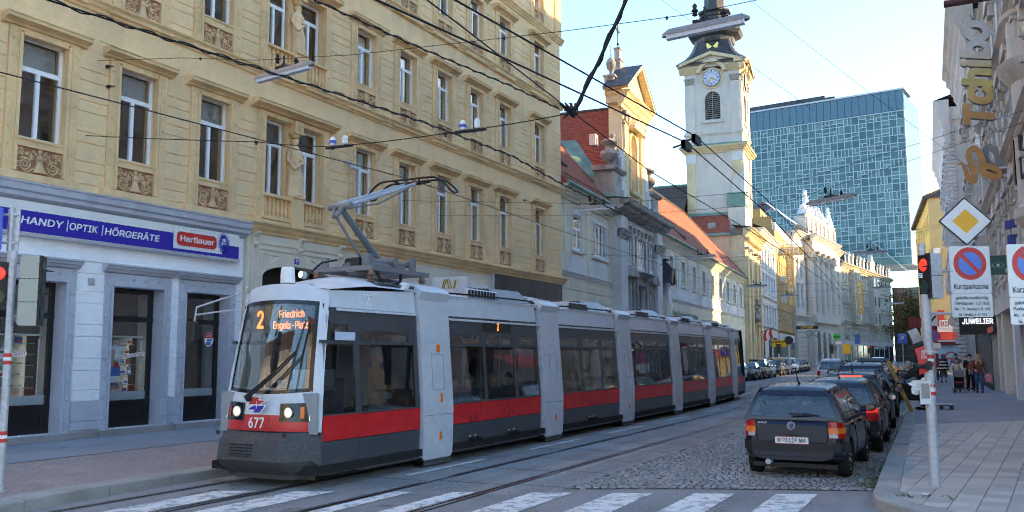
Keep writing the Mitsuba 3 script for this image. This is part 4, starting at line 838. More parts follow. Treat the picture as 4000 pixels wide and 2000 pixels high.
# roofs: courses of tiles as overlapping steps
def tiled(P00, P10, P01, P11, m, name, n, cols=0):
    """a slope between the eaves P00-P10 and the top P01-P11 laid in n lapped courses"""
    A, B, C_, D_ = map(np.array, (P00, P10, P01, P11)); b = MB(); nrm = np.cross(B - A, C_ - A); nrm = nrm / np.linalg.norm(nrm); nrm = nrm if nrm[2] > 0 else -nrm
    for i in range(n):
        s0, s1 = i / n, (i + 1.12) / n
        a0, b0, a1, b1 = A + (C_ - A) * s0, B + (D_ - B) * s0, A + (C_ - A) * min(s1, 1), B + (D_ - B) * min(s1, 1)
        h = nrm * .05; b.add([a0 + h, b0 + h, b1 + h * .1, a1 + h * .1, a0, b0], [[0, 1, 2, 3], [0, 1, 5, 4]])
    return cpart(name, b, m)
tiled((0.0, .45, 10.65), (9.0, .45, 10.65), (0.0, -5.0, 17.0), (9.0, -5.0, 17.0), M_TIL2, 'roof', 34)
tiled((6.2, -9, 8.6), (6.2, -.2, 8.6), (14.5, -9, 18.25), (14.5, -.9, 18.25), M_TILE, 'roof', 46)
tiled((22.8, -9, 8.6), (22.8, -.2, 8.6), (14.5, -9, 18.25), (14.5, -.9, 18.25), M_TILE, 'roof', 30)
cpart('ridge', MB().tube([(14.5, -9, 18.3), (14.5, -.9, 18.3)], .12, 6), M_TILB)
vb = MB(); v0, v1 = np.array((8.05, .0, 11.0)), np.array((12.0, -3.6, 15.6)); sd = np.array((.35, .45, .05))
cpart('valley', MB().add([v0 - sd + [0, 0, .2], v0 + sd + [0, 0, .2], v1 + sd + [0, 0, .2], v1 - sd + [0, 0, .2]], [[0, 1, 2, 3]]), M_COP)
tiled((19.6, .45, 10.65), (62.2, .45, 10.65), (19.6, -4.2, 16.75), (50.5, -4.2, 16.75), M_TIL2, 'roof', 34)
cpart('roof_back', MB().add([(19.6, -4.2, 16.75), (50.5, -4.2, 16.75), (62.2, -9, 10.65), (19.6, -9, 10.65), (62.2, .45, 10.65)], [[0, 1, 2, 3], [1, 4, 2, 2]]), M_TIL2)
cpart('ridge', MB().tube([(19.6, -4.2, 16.82), (50.5, -4.2, 16.82), (62.2, .35, 10.75)], .13, 6), M_TILB)
cpart('snow_rail', MB().tube([(.3, .2, 11.15), (8, .2, 11.15)], .02, 4).tube([(.3, .2, 11.0), (8, .2, 11.0)], .02, 4), M_WIRE)
for (u, w, z) in ((1.2, -1.2, 12.7), (29.0, -.6, 12.05), (41, -.7, 12.1)):
    cpart('roof_vent', MB().tube([(u, w, z), (u + 1.9, w + .6, z - .6)], .09, 5), M_SLAT)
cpart('dormer', MB().box(10.2, 10.8, -1.6, -1.2, 14.9, 15.6), M_GALV)
cpart('back_block', MB().box(0, 62, -12, -9, 0, 10.6).box(-.2, 0, -12, 0, 0, 10.5), M_CHU)
# crucifix under a black canopy
kx = thing('wall_crucifix', 'white crucifix figure under a black draped canopy on the church wing', 'statue')
can = MB(); a = np.linspace(0, 1, 9)
for s in (-1, 1):
    pr = [(22.35 + s * (.55 + .0 * t + .55 * max(0, t - .35) ** .8), .1 + .75 * min(1, t * 3), 8.85 - 1.75 * t) for t in a]
    pi = [(x - s * .55, y - .0, z) for x, y, z in pr]
    n = len(a); can.add(np.vstack([pr, pi, [(x, 0.05, z) for x, y, z in pr]]), [[j, j + 1, n + j + 1, n + j] for j in range(n - 1)] + [[j, j + 1, 2 * n + j + 1, 2 * n + j] for j in range(n - 1)])
can.box(21.8, 22.9, .05, .5, 8.83, 8.9); put(kx, can, M_SLAT, FC)
u = 22.4
fig = bones([[((u, .42, 6.55), .16), ((u, .45, 6.05), .13), ((u - .02, .48, 5.85), .15)], [((u - .08, .48, 5.8), .1), ((u + .05, .62, 5.35), .075), ((u - .05, .5, 4.9), .05), ((u - .02, .6, 4.8), .05)], [((u + .08, .48, 5.8), .1), ((u + .16, .64, 5.38), .075), ((u + .02, .5, 4.9), .05), ((u + .0, .62, 4.78), .05)],
             [((u - .16, .42, 6.6), .07), ((u - .2, .45, 7.0), .05), ((u - .16, .4, 7.4), .035)], [((u + .16, .42, 6.6), .07), ((u + .26, .45, 7.0), .05), ((u + .22, .4, 7.4), .035)], [((u, .44, 6.7), .06), ((u + .03, .5, 6.86), .11), ((u + .03, .5, 6.9), .11)]], .06)
part(kx, 'figure', fig, M_WHITE, FC, smooth=60)
part(kx, 'cross_post', MB().box(u - .09, u + .09, .1, .3, 4.5, 8.3), M_CHG, FC)
# ---- tower and the portal block below it
TW = thing('church_tower', 'cream church tower with a clock, louvred window and dark bulbous spire', 'tower')
TO = np.array([-18.0, 40.6]) + CD * 64.6
FT = Frame(TO, CD)             # local: u along the street, w towards the street; the tower is u 0..6.6, w -6.6..0
def tp(name, mb, m, smooth=False, label=None): return part(TW, name, mb, m, FT, smooth, label)
S_ = 6.6
def collar(z, h, out, steps=3, s0=0.0):
    b = MB()
    for i in range(steps):
        o = out * (i + 1) / steps; b.box(-o - s0, S_ + o + s0, -S_ - o - s0, o + s0, z + h * i / steps, z + h * (i + 1) / steps + (0.001 if i < steps - 1 else 0))
    return b
def face_holes(c, hw, z0, zs): return arch(c - hw, c + hw, z0, zs)
lou = arch(S_ / 2 - .93, S_ / 2 + .93, 30.1, 32.65)
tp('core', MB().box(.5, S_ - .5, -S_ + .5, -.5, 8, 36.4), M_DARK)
FA = Frame(TO, -FC.m[:2, 1], np.array([-CD[0], -CD[1]]))      # the face towards the camera: local u runs away from the street
FB = FT
for F in (FA, FB):
    part(TW, 'stage_wall', wall(0, S_, 26.0, 36.3, [lou], -.45, 0.0), M_TWR, F)
    part(TW, 'stage_wall', wall(0, S_, 14.5, 26.05, [], -.45, 0), M_TWR, F)
    for a, b in ((.0, 1.15), (S_ - 1.15, S_)):
        part(TW, 'pilaster', MB().box(a, b, 0, .14, 28.6, 34.6).box(a - .06, b + .06, 0, .2, 28.45, 28.8), M_TWR, F)
        cb = MB().box(a - .08, b + .08, 0, .26, 35.25, 35.4)
        for s in (.28, .87): spiral(cb, (a + s, 34.95), .24, 1.5, -1 if s < .5 else 1, .2, 0, .06)
        for i in range(7): cb.sphere((a + .12 + .15 * i, .16, 34.7 + .08 * (i % 2)), .09, 1)
        part(TW, 'capital', cb, M_STO, F)
        part(TW, 'pilaster', MB().box(a + .1, b, 0, .12, 18.8, 24.9), M_TRI, F); part(TW, 'pilaster_head', MB().box(a, b + .06, 0, .16, 24.9, 26.0), M_CHG, F)
    part(TW, 'panel_frame', MB().prism(sbox(2.2, 20.2, 4.5, 24.6).difference(sbox(2.32, 20.32, 4.38, 24.48)), 0, .05), M_TWR, F)
    wk = part(TW, 'louvre_window', MB().prism(arch(S_ / 2 - 1.15, S_ / 2 + 1.15, 29.9, 32.65).difference(lou), 0, .08).box(S_ / 2 - 1.35, S_ / 2 + 1.35, 0, .22, 29.7, 29.92), M_TWR, F)
    for z in np.arange(30.15, 33.6, .24):
        hwz = .9 if z < 32.65 else max(.15, math.sqrt(max(.02, .9 ** 2 - (z - 32.65) ** 2)))
        part(wk, 'slat', MB().add([(S_ / 2 - hwz, -.12, z), (S_ / 2 + hwz, -.12, z), (S_ / 2 + hwz, -.34, z + .17), (S_ / 2 - hwz, -.34, z + .17), (S_ / 2 - hwz, -.12, z + .03), (S_ / 2 + hwz, -.12, z + .03)], [[0, 1, 2, 3], [0, 1, 5, 4]]), M_STO, F)
    part(wk, 'post', MB().box(S_ / 2 - .04, S_ / 2 + .04, -.12, -.08, 30.1, 33.55), M_STO, F)
    # pediment with a raised arch over the clock
    c = S_ / 2
    ar = Point(c, 35.6).buffer(1.55, 24).intersection(sbox(-2, 35.9, 10, 40))
    part(TW, 'pediment', MB().prism(Polygon([(-.2, 36.6), (S_ + .2, 36.6), (S_ + .2, 37.0), (c, 38.0), (-.2, 37.0)]), -.5, .3), M_TWR, F)
    part(TW, 'pediment_cornice', MB().prism(Polygon([(-.75, 36.75), (c, 38.0), (S_ + .75, 36.75), (S_ + .75, 37.1), (c, 38.42), (-.75, 37.1)]), -.6, .75), M_TRI, F)
    part(TW, 'clock_arch', MB().prism(ar.buffer(.25).difference(Point(c, 35.6).buffer(1.4)).intersection(sbox(-2, 35.9, 10, 40)), 0, .62), M_TRI, F)
    for a, b in ((-.0, c - 1.5), (c + 1.5, S_ + .0)): part(TW, 'cornice', MB().moulding(ring_prof(0, 35.95, .7, .6, 4), a - (.6 if a < 1 else 0), b + (.6 if b > 5 else 0)), M_TRI, F)
    # clock
    k = part(TW, 'clock', MB().prism(Point(c, 35.2).buffer(1.05, 32), .05, .30), mat('clock_blue', (0.03, 0.04, 0.10), .4, .5) if 'bsdf_clock_blue' not in scene else 'bsdf_clock_blue', F)
    part(k, 'ring', MB().prism(Point(c, 35.2).buffer(.99, 32).difference(Point(c, 35.2).buffer(.60, 32)), .30, .32), mat('clock_face', (0.50, 0.53, 0.62), .5, .4) if 'bsdf_clock_face' not in scene else 'bsdf_clock_face', F)
    part(k, 'dial', MB().prism(Point(c, 35.2).buffer(.57, 32), .30, .32), 'bsdf_clock_face', F)
    nm = MB()
    for i in range(12):
        a = i * math.pi / 6; p0, p1 = np.array([math.sin(a), math.cos(a)]) * .66, np.array([math.sin(a), math.cos(a)]) * .93
        for o in ((-.05, .05) if i % 3 else (-.07, 0, .07)): nm.tube([(c + p0[0] + o * math.cos(a), .325, 35.2 + p0[1] - o * math.sin(a)), (c + p1[0] + o * math.cos(a), .325, 35.2 + p1[1] - o * math.sin(a))], .022, 4)
    part(k, 'numerals', nm, 'bsdf_clock_blue', F)
    sg = 1 if F is FB else -1
    hd = MB()
    for a, l in ((2.22, .55), (3.75, .85)): hd.tube([(c + sg * -.12 * math.sin(a), .35, 35.2 - .12 * math.cos(a)), (c + sg * l * .7 * math.sin(a), .36, 35.2 + l * .7 * math.cos(a)), (c + sg * l * math.sin(a), .36, 35.2 + l * math.cos(a))], [.04, .07, .01], 4)
    part(k, 'hands', hd.sphere((c, .35, 35.2), .09, 1), M_GOLD, F)
    part(TW, 'clock_surround', MB().prism(Point(c, 35.2).buffer(1.32, 32).difference(Point(c, 35.2).buffer(1.05, 32)), 0, .14), M_TRI, F)
tp('back_walls', MB().box(S_ - .3, S_, -S_, 0, 8, 36.5).box(0, S_, -S_, -S_ + .3, 8, 36.5), M_TWR)
tp('string', collar(28.15, .35, .25, 2), M_TWR)
tp('cornice', collar(26.0, .85, .75, 4), M_TRI); tp('cornice_flashing', MB().add([(-.8, .8, 26.87), (S_ + .8, .8, 26.87), (S_ + .8, -S_ - .8, 26.87), (-.8, -S_ - .8, 26.87)] + [(0, 0, 27.25), (S_, 0, 27.25), (S_, -S_, 27.25), (0, -S_, 27.25)], [[0, 1, 5, 4], [1, 2, 6, 5], [2, 3, 7, 6], [3, 0, 4, 7]]), M_COP)
tp('attic', MB().box(-.05, S_ + .05, -S_ - .05, .05, 27.0, 28.2), M_TWR)
# spire
r2 = math.sqrt(2); pr = [(4.05, 36.95), (3.75, 37.25), (3.15, 37.75), (2.65, 38.4), (2.3, 39.1), (2.05, 39.9), (1.95, 40.35)]
tp('spire_skirt', MB().lathe([(a * r2, z) for a, z in pr], S_ / 2, -S_ / 2, 0, 4, math.pi / 4, math.pi / 4 + 2 * math.pi), M_SLAT)
rb = MB()
for sx in (-1, 1):
    for sy in (-1, 1): rb.tube([(S_ / 2 + sx * a, -S_ / 2 + sy * a, z + .02) for a, z in pr], [.2, .2, .2, .22, .22, .2, .2], 6)
tp('spire_ribs', rb, mat('lead_grey', (0.16, 0.16, 0.165), .5, .5))
o8 = math.pi / 8
def oct_(prof): return MB().lathe([(a / math.cos(o8), z) for a, z in prof], S_ / 2, -S_ / 2, 0, 8, o8, o8 + 2 * math.pi)
tp('spire_bulb', oct_([(1.95, 40.2), (2.2, 40.35), (2.3, 40.6), (2.35, 40.9), (2.6, 41.05), (3.0, 41.25), (3.25, 41.65), (3.2, 42.1), (2.85, 42.55), (2.2, 42.95), (1.75, 43.35), (1.55, 43.9)]), M_SLAT, smooth=25)
tp('spire_lantern', oct_([(1.75, 43.8), (1.8, 43.95), (1.45, 44.1), (1.45, 44.3), (1.9, 44.4), (1.9, 44.6), (1.2, 44.75), (1.15, 46.6), (1.5, 46.8), (1.3, 47.4), (.7, 48.4), (.2, 49.6), (.02, 51.0)]), M_SLAT)
b = MB()
for s in (-1, 1):
    b.prism(Polygon([(S_ / 2 + s * .05, 39.55), (S_ / 2 + s * .35, 39.8), (S_ / 2 + s * .62, 40.05), (S_ / 2 + s * .75, 39.8), (S_ / 2 + s * .6, 39.3), (S_ / 2 + s * .25, 39.35)]), 0, .08)
v, f = b.arr(); v = v.copy(); part(TW, 'gilt_ornament', MB().add(v + [0, -1.05, 0], f), M_GOLD, FA)
b = MB()
for i in range(8): b.sphere((S_ / 2 + 2.02 + .1 * i ** .9 * .6, -S_ / 2 + 2.02 + .1 * i ** .9 * .6, 40.0 - .25 * i), .13, 1)
tp('gilt_garland', b, M_GOLD)
# broader foot of the tower, portal block and lean-to
tp('buttress', MB().box(-.9, 1.0, -1.7, .25, 14.2, 19.2).add([(-.9, .25, 19.2), (1.0, .25, 19.2), (1.0, -1.7, 19.2), (-.9, -1.7, 19.2), (.1, .15, 24.5), (.3, .15, 24.5), (.3, -.6, 24.5), (.1, -.6, 24.5)], [[0, 1, 5, 4], [1, 2, 6, 5], [2, 3, 7, 6], [3, 0, 4, 7]]), M_TWR)
tp('buttress_cap', MB().cbox(-1.0, 1.1, -1.8, .35, 19.2, 20.9, .06), M_COP)
pt = [(1.5, .3, 3.4, 6.0)]
pk_ = tp('portal_wall', wall(-2.4, 9.5, .1, 15.6, [arch(2.5, 4.5, .3, 11.0), (.3, 1.5, 1.2, 6.0), (5.9, 1.5, 6.9, 6.0)], -.6, .3).box(-2.4, -2.0, -5, .3, .1, 15.6), M_TRI)
tp('portal_recess', MB().box(2.3, 4.7, -1.2, -1.1, 0, 13), M_SLAT)
tp('portal_cornice', MB().moulding(ring_prof(.3, 15.4, 1.0, 1.1, 5), -3.1, 10.0), M_TRI)
tp('portal_flashing', MB().add([(-3.2, 1.45, 16.42), (10.1, 1.45, 16.42), (10.1, -1, 16.8), (-3.2, -1, 16.8)], [[0, 1, 2, 3]]), M_SLAT)
for i in range(12): tp('modillion', MB().cbox(-2.2 + i * 1.0, -1.8 + i * 1.0, .3, .85, 15.0, 15.4, .03), M_TRI)
for u in (-1.6, 1.2, 5.8, 8.6):
    tp('portal_pilaster', MB().box(u - .55, u + .55, .3, .6, 1.0, 13.2).box(u - .65, u + .65, .3, .75, .1, 1.0), M_TRI)
    cb = MB().box(u - .62, u + .62, .3, .75, 14.1, 14.3)
    for s in (-.35, .35): spiral(cb, (u + s, 13.7), .26, 1.5, 1 if s > 0 else -1, .66, 0, .06)
    tp('portal_capital', cb, M_STO)
cg = MB(); q = np.random.default_rng(8)
for i in range(22): cg.sphere((3.5 + q.normal(0, .55), .45 + q.uniform(0, .5), 7.0 + q.normal(0, .65)), q.uniform(.15, .32), 1)
tp('carved_group', cg.tube([(3.3, .5, 7.5), (3.9, .6, 8.6)], [.12, .05], 5).tube([(3.0, .5, 7.2), (2.6, .7, 8.2)], [.12, .05], 5), M_STO)
tp('lower_body', MB().box(-2.0, S_ + 2, -S_ - 2, -1.3, 0, 15.2), M_TRI)
tp('lean_to', MB().box(-2.6, 0.1, -6.2, -1.4, 0, 15.7), mat('warm_plaster', stain((.60, .40, .24), (.52, .37, .24), .7), .85, .2))
tp('lean_to_roof', MB().add([(-2.85, -6.2, 15.9), (-2.85, -1.3, 15.9), (0.0, -1.6, 18.5), (0.0, -6.2, 18.5)], [[0, 1, 2, 3]]), M_TILE)
tp('lean_to_gutter', MB().box(-2.95, -2.75, -6.3, -1.2, 15.65, 15.95).box(-.12, .0, -6.7, -1.4, 18.45, 18.8).add([(-2.9, -6.5, 15.92), (-2.9, -5.9, 15.97), (.0, -6.1, 18.6), (.0, -6.9, 18.55)], [[0, 1, 2, 3]]), M_COP)
tp('lean_to_hatch', MB().box(-2.0, -1.7, -3.9, -3.0, 16.5, 17.3), M_STO)
bk = thing('hall_behind_church', 'plain hall with a dark brown tiled roof behind the church wing', 'building')
put(bk, MB().box(-6, 4, -22, -6.9, 0, 14), M_CHU, FT)
part(bk, 'roof', MB().add([(-8, -6.6, 13), (-8, -22, 13), (1.5, -22, 22.6), (1.5, -6.6, 22.6), (11, -6.6, 13), (11, -22, 13)], [[0, 1, 2, 3], [3, 2, 5, 4]]), M_TILB, FT)
part(bk, 'ridge', MB().tube([(1.5, -22, 22.65), (1.5, -6.6, 22.65)], .15, 6), M_COP, FT)
fk = thing('striped_flag', 'red and white striped flag on a slanted pole at the church tower portal', 'flag')
put(fk, MB().tube([(6.0, .3, 4.6), (6.6, 2.2, 5.3)], .03, 5), M_WIRE, FT)
for i, m in enumerate((M_SRED, M_SWHITE, M_SRED)):
    P = lambda t, s: (6.05 + .1 * s + .6 * t, .5 + 1.6 * t + .08 * math.sin(6 * s + 3 * t), 4.68 + .6 * t - 1.25 * s)
    v = [P(t, s) for t in np.linspace(.3 + i * .2, .5 + i * .2, 3) for s in np.linspace(0, 1, 9)]
    part(fk, 'stripe', MB().add(v, [[a * 9 + b_, a * 9 + b_ + 1, (a + 1) * 9 + b_ + 1, (a + 1) * 9 + b_] for a in range(2) for b_ in range(8)]), m, FT)
# ---------------------------------------------------------------- houses further down the left side, glass tower
def facade(parent, F, u0, u1, z1, rows, cols, m, mt, ww=1.1, wf=M_WFR, z0=0.1, depth=-.35, hood_=True, w=0.0, sub=True, inset=-.12, mgl=M_DWIN, frieze=0.0, base=None):
    """a wall with real window openings; rows = [(z0, z1)], cols = centres"""
    holes = [(c - ww / 2, a, c + ww / 2, b) for (a, b) in rows for c in cols]
    part(parent, 'wall', wall(u0, u1, z0, z1, holes, w + depth, w), m, F)
    for (a, b) in rows:
        for c in cols:
            k = part(parent, 'window', MB().prism(sbox(c - ww / 2, a, c + ww / 2, b).difference(sbox(c - ww / 2 + .08, a + .08, c - .03, b - .08)).difference(sbox(c + .03, a + .08, c + ww / 2 - .08, b - .08)), w + inset - .06, w + inset).box(c - ww / 2, c + ww / 2, w + inset - .05, w + inset + .01, a + (b - a) * .66, a + (b - a) * .66 + .09), wf, F)
            part(k, 'pane', MB().quad((c - ww / 2, w + inset - .04, a), (c + ww / 2, w + inset - .04, a), (c + ww / 2, w + inset - .04, b), (c - ww / 2, w + inset - .04, b)), mgl, F)
            if hood_:
                t = MB().box(c - ww / 2 - .16, c - ww / 2, w, w + .05, a, b + .1).box(c + ww / 2, c + ww / 2 + .16, w, w + .05, a, b + .1).box(c - ww / 2 - .25, c + ww / 2 + .25, w, w + .2, b + .12, b + .3).box(c - ww / 2 - .2, c + ww / 2 + .2, w, w + .14, a - .16, a)
                part(parent, 'window_surround', t, mt, F)
M_W1 = mat('pale_grey_plaster', stain((0.66, 0.66, 0.67), (0.58, 0.58, 0.58), .4), .85, .2)
M_HOT = mat('ochre_brown_plaster', stain((0.42, 0.28, 0.12), (0.36, 0.25, 0.12), .4), .85, .2)
M_IV = mat('ivory_stone', stain((0.60, 0.55, 0.47), (0.48, 0.445, 0.39), .3), .85, .2)
M_IV2 = mat('pale_ochre_plaster', stain((0.58, 0.52, 0.41), (0.48, 0.44, 0.36), .3), .85, .2)
h = thing('pale_house', 'narrow pale grey house between the church tower and the ochre hotel', 'house')
cols = [77.3 + 3.05 * i for i in range(6)]
facade(h, FC, 74.6, 95.4, 17.6, [(13.6, 16.2), (10.3, 12.6), (5.9, 8.4)], cols, M_W1, M_CHG, 1.25, hood_=True)
for z in (5.45, 9.45): part(h, 'string_course', MB().moulding(ring_prof(0, z, .25, .3), 74.6, 95.4), M_CHG, FC)
part(h, 'cornice', MB().moulding(ring_prof(0, 17.2, .9, 1.0, 4), 74.4, 95.4), M_CHG, FC); part(h, 'roof', MB().add([(74.4, .9, 18.1), (95.4, .9, 18.1), (95.4, -8, 22.0), (74.4, -8, 22)], [[0, 1, 2, 3]]).box(74.6, 95.4, -8, -.4, .1, 18), M_TILB, FC)
part(h, 'shop_window', MB().box(76, 79.5, .0, .05, .6, 4.2).box(84, 87, .0, .05, .6, 4.2), M_DWIN, FC); part(h, 'shop_window', MB().box(89, 94, .0, .05, .6, 4.4), M_DWIN, FC)
h = thing('ochre_hotel', 'ochre brown hotel with a bare side wall rising above its pale neighbour', 'house')
cols = [97.6 + 3.15 * i for i in range(8)]
facade(h, FC, 95.4, 121.5, 20.6, [(17.4, 19.3), (14.2, 16.2), (10.9, 13.2), (6.5, 8.9)], cols, M_HOT, M_HOT, 1.6, hood_=False)
part(h, 'gable_wall', MB().box(95.38, 95.7, -14, -.36, 0, 22.6), M_HOT, FC)
part(h, 'top_storey', MB().box(97.5, 121.4, -14, -2.2, 20.6, 24.2), M_HOT, FC); part(h, 'terrace_parapet', MB().box(95.5, 121.5, -.3, .1, 20.6, 21.7), M_W1, FC)
part(h, 'shop_band', MB().box(95.5, 121.4, .0, .25, 4.0, 5.2), M_CHG, FC); part(h, 'shop_window', MB().box(96, 121, .0, .1, .5, 4.0), M_DWIN, FC)
part(h, 'cornice', MB().moulding(ring_prof(0, 5.3, .3, .35), 95.4, 121.5), M_HOT, FC)
part(h, 'attic_window', MB().box(99, 101, -2.2, -2.1, 21.6, 23.4).box(104, 106, -2.2, -2.1, 21.6, 23.4), M_DWIN, FC)
# hotel sign
k = thing('hotel_sign', 'tall yellow T-shaped hotel sign with a white crown on the ochre hotel', 'sign')
FH = Frame(FC((101.0, .6, 0)), (1, .12), (.12, -1))
put(k, MB().box(-1.3, 2.9, -.25, 0, 17.2, 18.5).box(.35, 1.45, -.25, 0, 9.4, 17.2), mat('hotel_yellow', (.62, .42, .10), .5, .4), FH)
part(k, 'lettering', centred('HOTEL', 1.0, .8, .0, 17.35, bold=True, depth=.08, width=3.8), M_SWHITE, FH)
for i, ch in enumerate('STEFANIE'): part(k, 'letter', centred(ch, .70, .9, .0, 16.3 - i * .96, bold=True, depth=.08), M_SWHITE, FH)
cr = MB().tube([(-.4 + 2.4 * t, -.1, 18.75 + .15 * math.sin(t * 3.14)) for t in np.linspace(0, 1, 7)], .1, 6)
for i in range(5): cr.tube([(-.4 + .6 * i, -.1, 18.8), (-.6 + .7 * i, -.1, 19.5)], [.13, .05], 5).sphere((-.6 + .7 * i, -.1, 19.6), .14, 1)
part(k, 'crown', cr, M_SWHITE, FH); part(k, 'bracket', MB().box(-1.3, .35, -.25, -.05, 13.2, 14.0).box(-1.3, .35, -.25, -.05, 10.0, 10.8), M_W1, FH)
# ornate palace with giant columns and statues
OA = math.radians(4.22); FO = Frame((-26.0, 161.84), (math.sin(OA), math.cos(OA)))
h = thing('ornate_palace', 'ivory palace front with giant columns, an attic and white statues on the roofline', 'building')
facade(h, FO, -3.0, 36.3, 22.6, [(15.5, 18.6), (10.4, 14.2)], [-1.0, 2.0, 26.5, 30.0, 33.5], M_IV, M_IV, 1.4)
part(h, 'side_wall', MB().box(-3.02, -2.7, -14, -.35, 0, 23), M_IV, FO)
for c in (7.9, 12.4, 16.9, 21.4):
    part(h, 'arched_window', MB().prism(arch(c - 1.0, c + 1.0, 10.2, 16.2), .02, .1), M_DWIN, FO)
    part(h, 'window_surround', MB().prism(arch(c - 1.3, c + 1.3, 10.0, 16.2).difference(arch(c - 1.0, c + 1.0, 10.2, 16.2)), .0, .3), M_IV, FO)
for u in (5.6, 10.15, 14.65, 19.15, 23.6):
    part(h, 'column', MB().lathe([(.95, 9.0), (.95, 9.4), (.75, 9.6), (.72, 14), (.62, 18.9), (.75, 19.0)], u, .75, 0, 14), M_IV, FO, smooth=40)
    b = MB().lathe([(.62, 18.9), (.95, 20.2), (1.05, 20.5)], u, .75, 0, 10).box(u - 1.05, u + 1.05, -.3, 1.8, 20.5, 20.8)
    for i in range(10): b.sphere((u + .85 * math.cos(i * .63), .75 + .85 * math.sin(i * .63), 19.5 + .45 * (i % 2)), .25, 1)
    part(h, 'capital', b, M_IV, FO)
part(h, 'entablature', MB().box(4.4, 24.8, 0, 1.6, 20.8, 22.4).moulding(ring_prof(1.4, 22.2, 1.2, 1.2, 4), 3.6, 25.6), M_IV, FO)
part(h, 'cornice', MB().moulding(ring_prof(0, 22.4, 1.0, 1.1, 4), -3.4, 36.3), M_IV, FO); part(h, 'lower_cornice', MB().moulding(ring_prof(0, 8.0, .7, .7, 3), -3.2, 36.3).box(4.4, 24.8, 0, 1.9, 7.7, 9.0), M_IV, FO)
part(h, 'podium', MB().box(4.4, 24.8, 0, 1.3, .1, 7.7), M_IV, FO)
for c in (7.9, 12.4, 16.9, 21.4): part(h, 'ground_arch', MB().prism(arch(c - 1.2, c + 1.2, .3, 5.0), 1.28, 1.34), M_DWIN, FO)
for z in np.arange(.9, 7.4, .8):
    part(h, 'rustic_course', MB().cbox(-3, 4.4, 0, .14, z - .7, z, .04).cbox(24.8, 36.3, 0, .14, z - .7, z, .04), M_IV, FO)
for (a, b, z) in ((4.6, 9.6, 27.0), (9.6, 23.2, 26.8), (23.6, 28.8, 26.9)):
    part(h, 'attic', MB().box(a, b, -1.6, .5, 23.3, z).moulding(ring_prof(.4, z, .45, .4), a - .2, b + .2), M_IV, FO)
for u in (5.2, 9.0, 12.6, 16.0, 19.4, 22.9, 24.2, 28.2): part(h, 'attic_pilaster', MB().box(u - .35, u + .35, .5, .8, 23.4, 26.8), M_IV, FO)
for a in (4.7, 23.7): part(h, 'attic_pediment', MB().prism(Polygon([(a, 27.4), (a + 4.9, 27.4), (a + 2.45, 29.2)]), -1, .6), M_W1, FO)
part(h, 'metal_roof', MB().add([(-3, .5, 24.4), (4.6, .5, 24.4), (4.6, -5, 29.0), (-3, -5, 29.0), (-3, -13, 24), (4.6, -13, 24)], [[0, 1, 2, 3], [3, 2, 5, 4]]).box(-3, 36, -13, -.4, 0, 23.4), mat('zinc', (0.30, 0.34, 0.42), .5, .4), FO)
part(h, 'balcony_rail', MB().tube([(-3, .7, 24.4), (36, .7, 24.4)], .09, 4).tube([(-3, .7, 23.8), (36, .7, 23.8)], .07, 4), M_WIRE, FO)
for i, (u, s, hh) in enumerate(((7.1, 3, 3.2), (12.0, 5, 2.6), (15.2, 6, 2.9), (18.2, 8, 3.0), (21.3, 9, 2.4), (26.2, 11, 2.6))):
    fg = robed(hh, s, ['up', 'belly', 'up', 'staff', 'belly', 'up'][i]); v, f = fg.arr(); v = v * [1.6, 1.5, 1] + [u, -.1, 27.3 + (1.6 if i in (0, 5) else 0)]
    part(h, 'roof_statue', MB().add(v, f), M_W1, FO, smooth=50)
    b = MB(); q = np.random.default_rng(i)
    for j in range(7): b.sphere((u + q.normal(0, .9), -.1, 27.6 + (1.0 if i in (0, 5) else 0) + abs(q.normal(0, .4))), q.uniform(.3, .55), 1)
    part(h, 'roof_sculpture', b, M_W1, FO, smooth=50)
# long hotel row with mansard dormers
FN = Frame((-23.32, 198.18), (.11, .994))
h = thing('mansard_row', 'long ivory hotel row with a dark mansard roof and dormers, far down the street', 'building')
cols = [1.8 + 2.65 * i for i in range(20)]
facade(h, FN, 0, 52.8, 20.6, [(17.4, 19.7), (13.2, 15.8), (9.3, 11.9), (5.3, 7.6)], cols, M_IV2, M_IV2, 1.25)
for z, o in ((20.4, 1.1), (8.4, .6), (12.5, .3), (16.5, .3)): part(h, 'cornice', MB().moulding(ring_prof(0, z, .8 if o > .5 else .3, o, 3), 0, 52.8), M_IV2, FN)
part(h, 'mansard_roof', MB().add([(0, .6, 21.2), (52.8, .6, 21.2), (52.8, -2.2, 24.8), (0, -2.2, 24.8), (52.8, -12, 26), (0, -12, 26)], [[0, 1, 2, 3], [3, 2, 4, 5]]).box(0, 52.8, -12, -.4, 0, 21), M_SLAT, FN)
for i in range(14):
    u = 3.0 + 3.6 * i; dk = part(h, 'dormer', MB().box(u - .8, u + .8, -1.8, .35, 21.4, 23.3).prism(Polygon([(u - 1, 23.3), (u + 1, 23.3), (u, 24.1)]), -1.8, .5), M_IV2 if i % 3 else M_SLAT, FN)
    part(dk, 'pane', MB().box(u - .5, u + .5, .35, .38, 21.6, 23.1), M_DWIN, FN)
part(h, 'gable', MB().prism(Polygon([(26, 21.3), (33, 21.3), (29.5, 25.6)]), -.5, .5), M_IV2, FN)
for (a, b) in ((8, 14), (27, 34)): 
    part(h, 'oriel', MB().box(a, b, 0, 1.0, 8.6, 20.4), M_IV2, FN)
    for z in (9.3, 13.2, 17.4):
        for u in (a + 1.5, b - 1.5): part(h, 'oriel_window', MB().box(u - .6, u + .6, 1.0, 1.03, z, z + 2.4), M_DWIN, FN)
for i in range(9): part(h, 'shop_window', MB().box(1.0 + 5.8 * i, 5.6 + 5.8 * i, 0, .06, .4, 4.0), M_DWIN, FN)
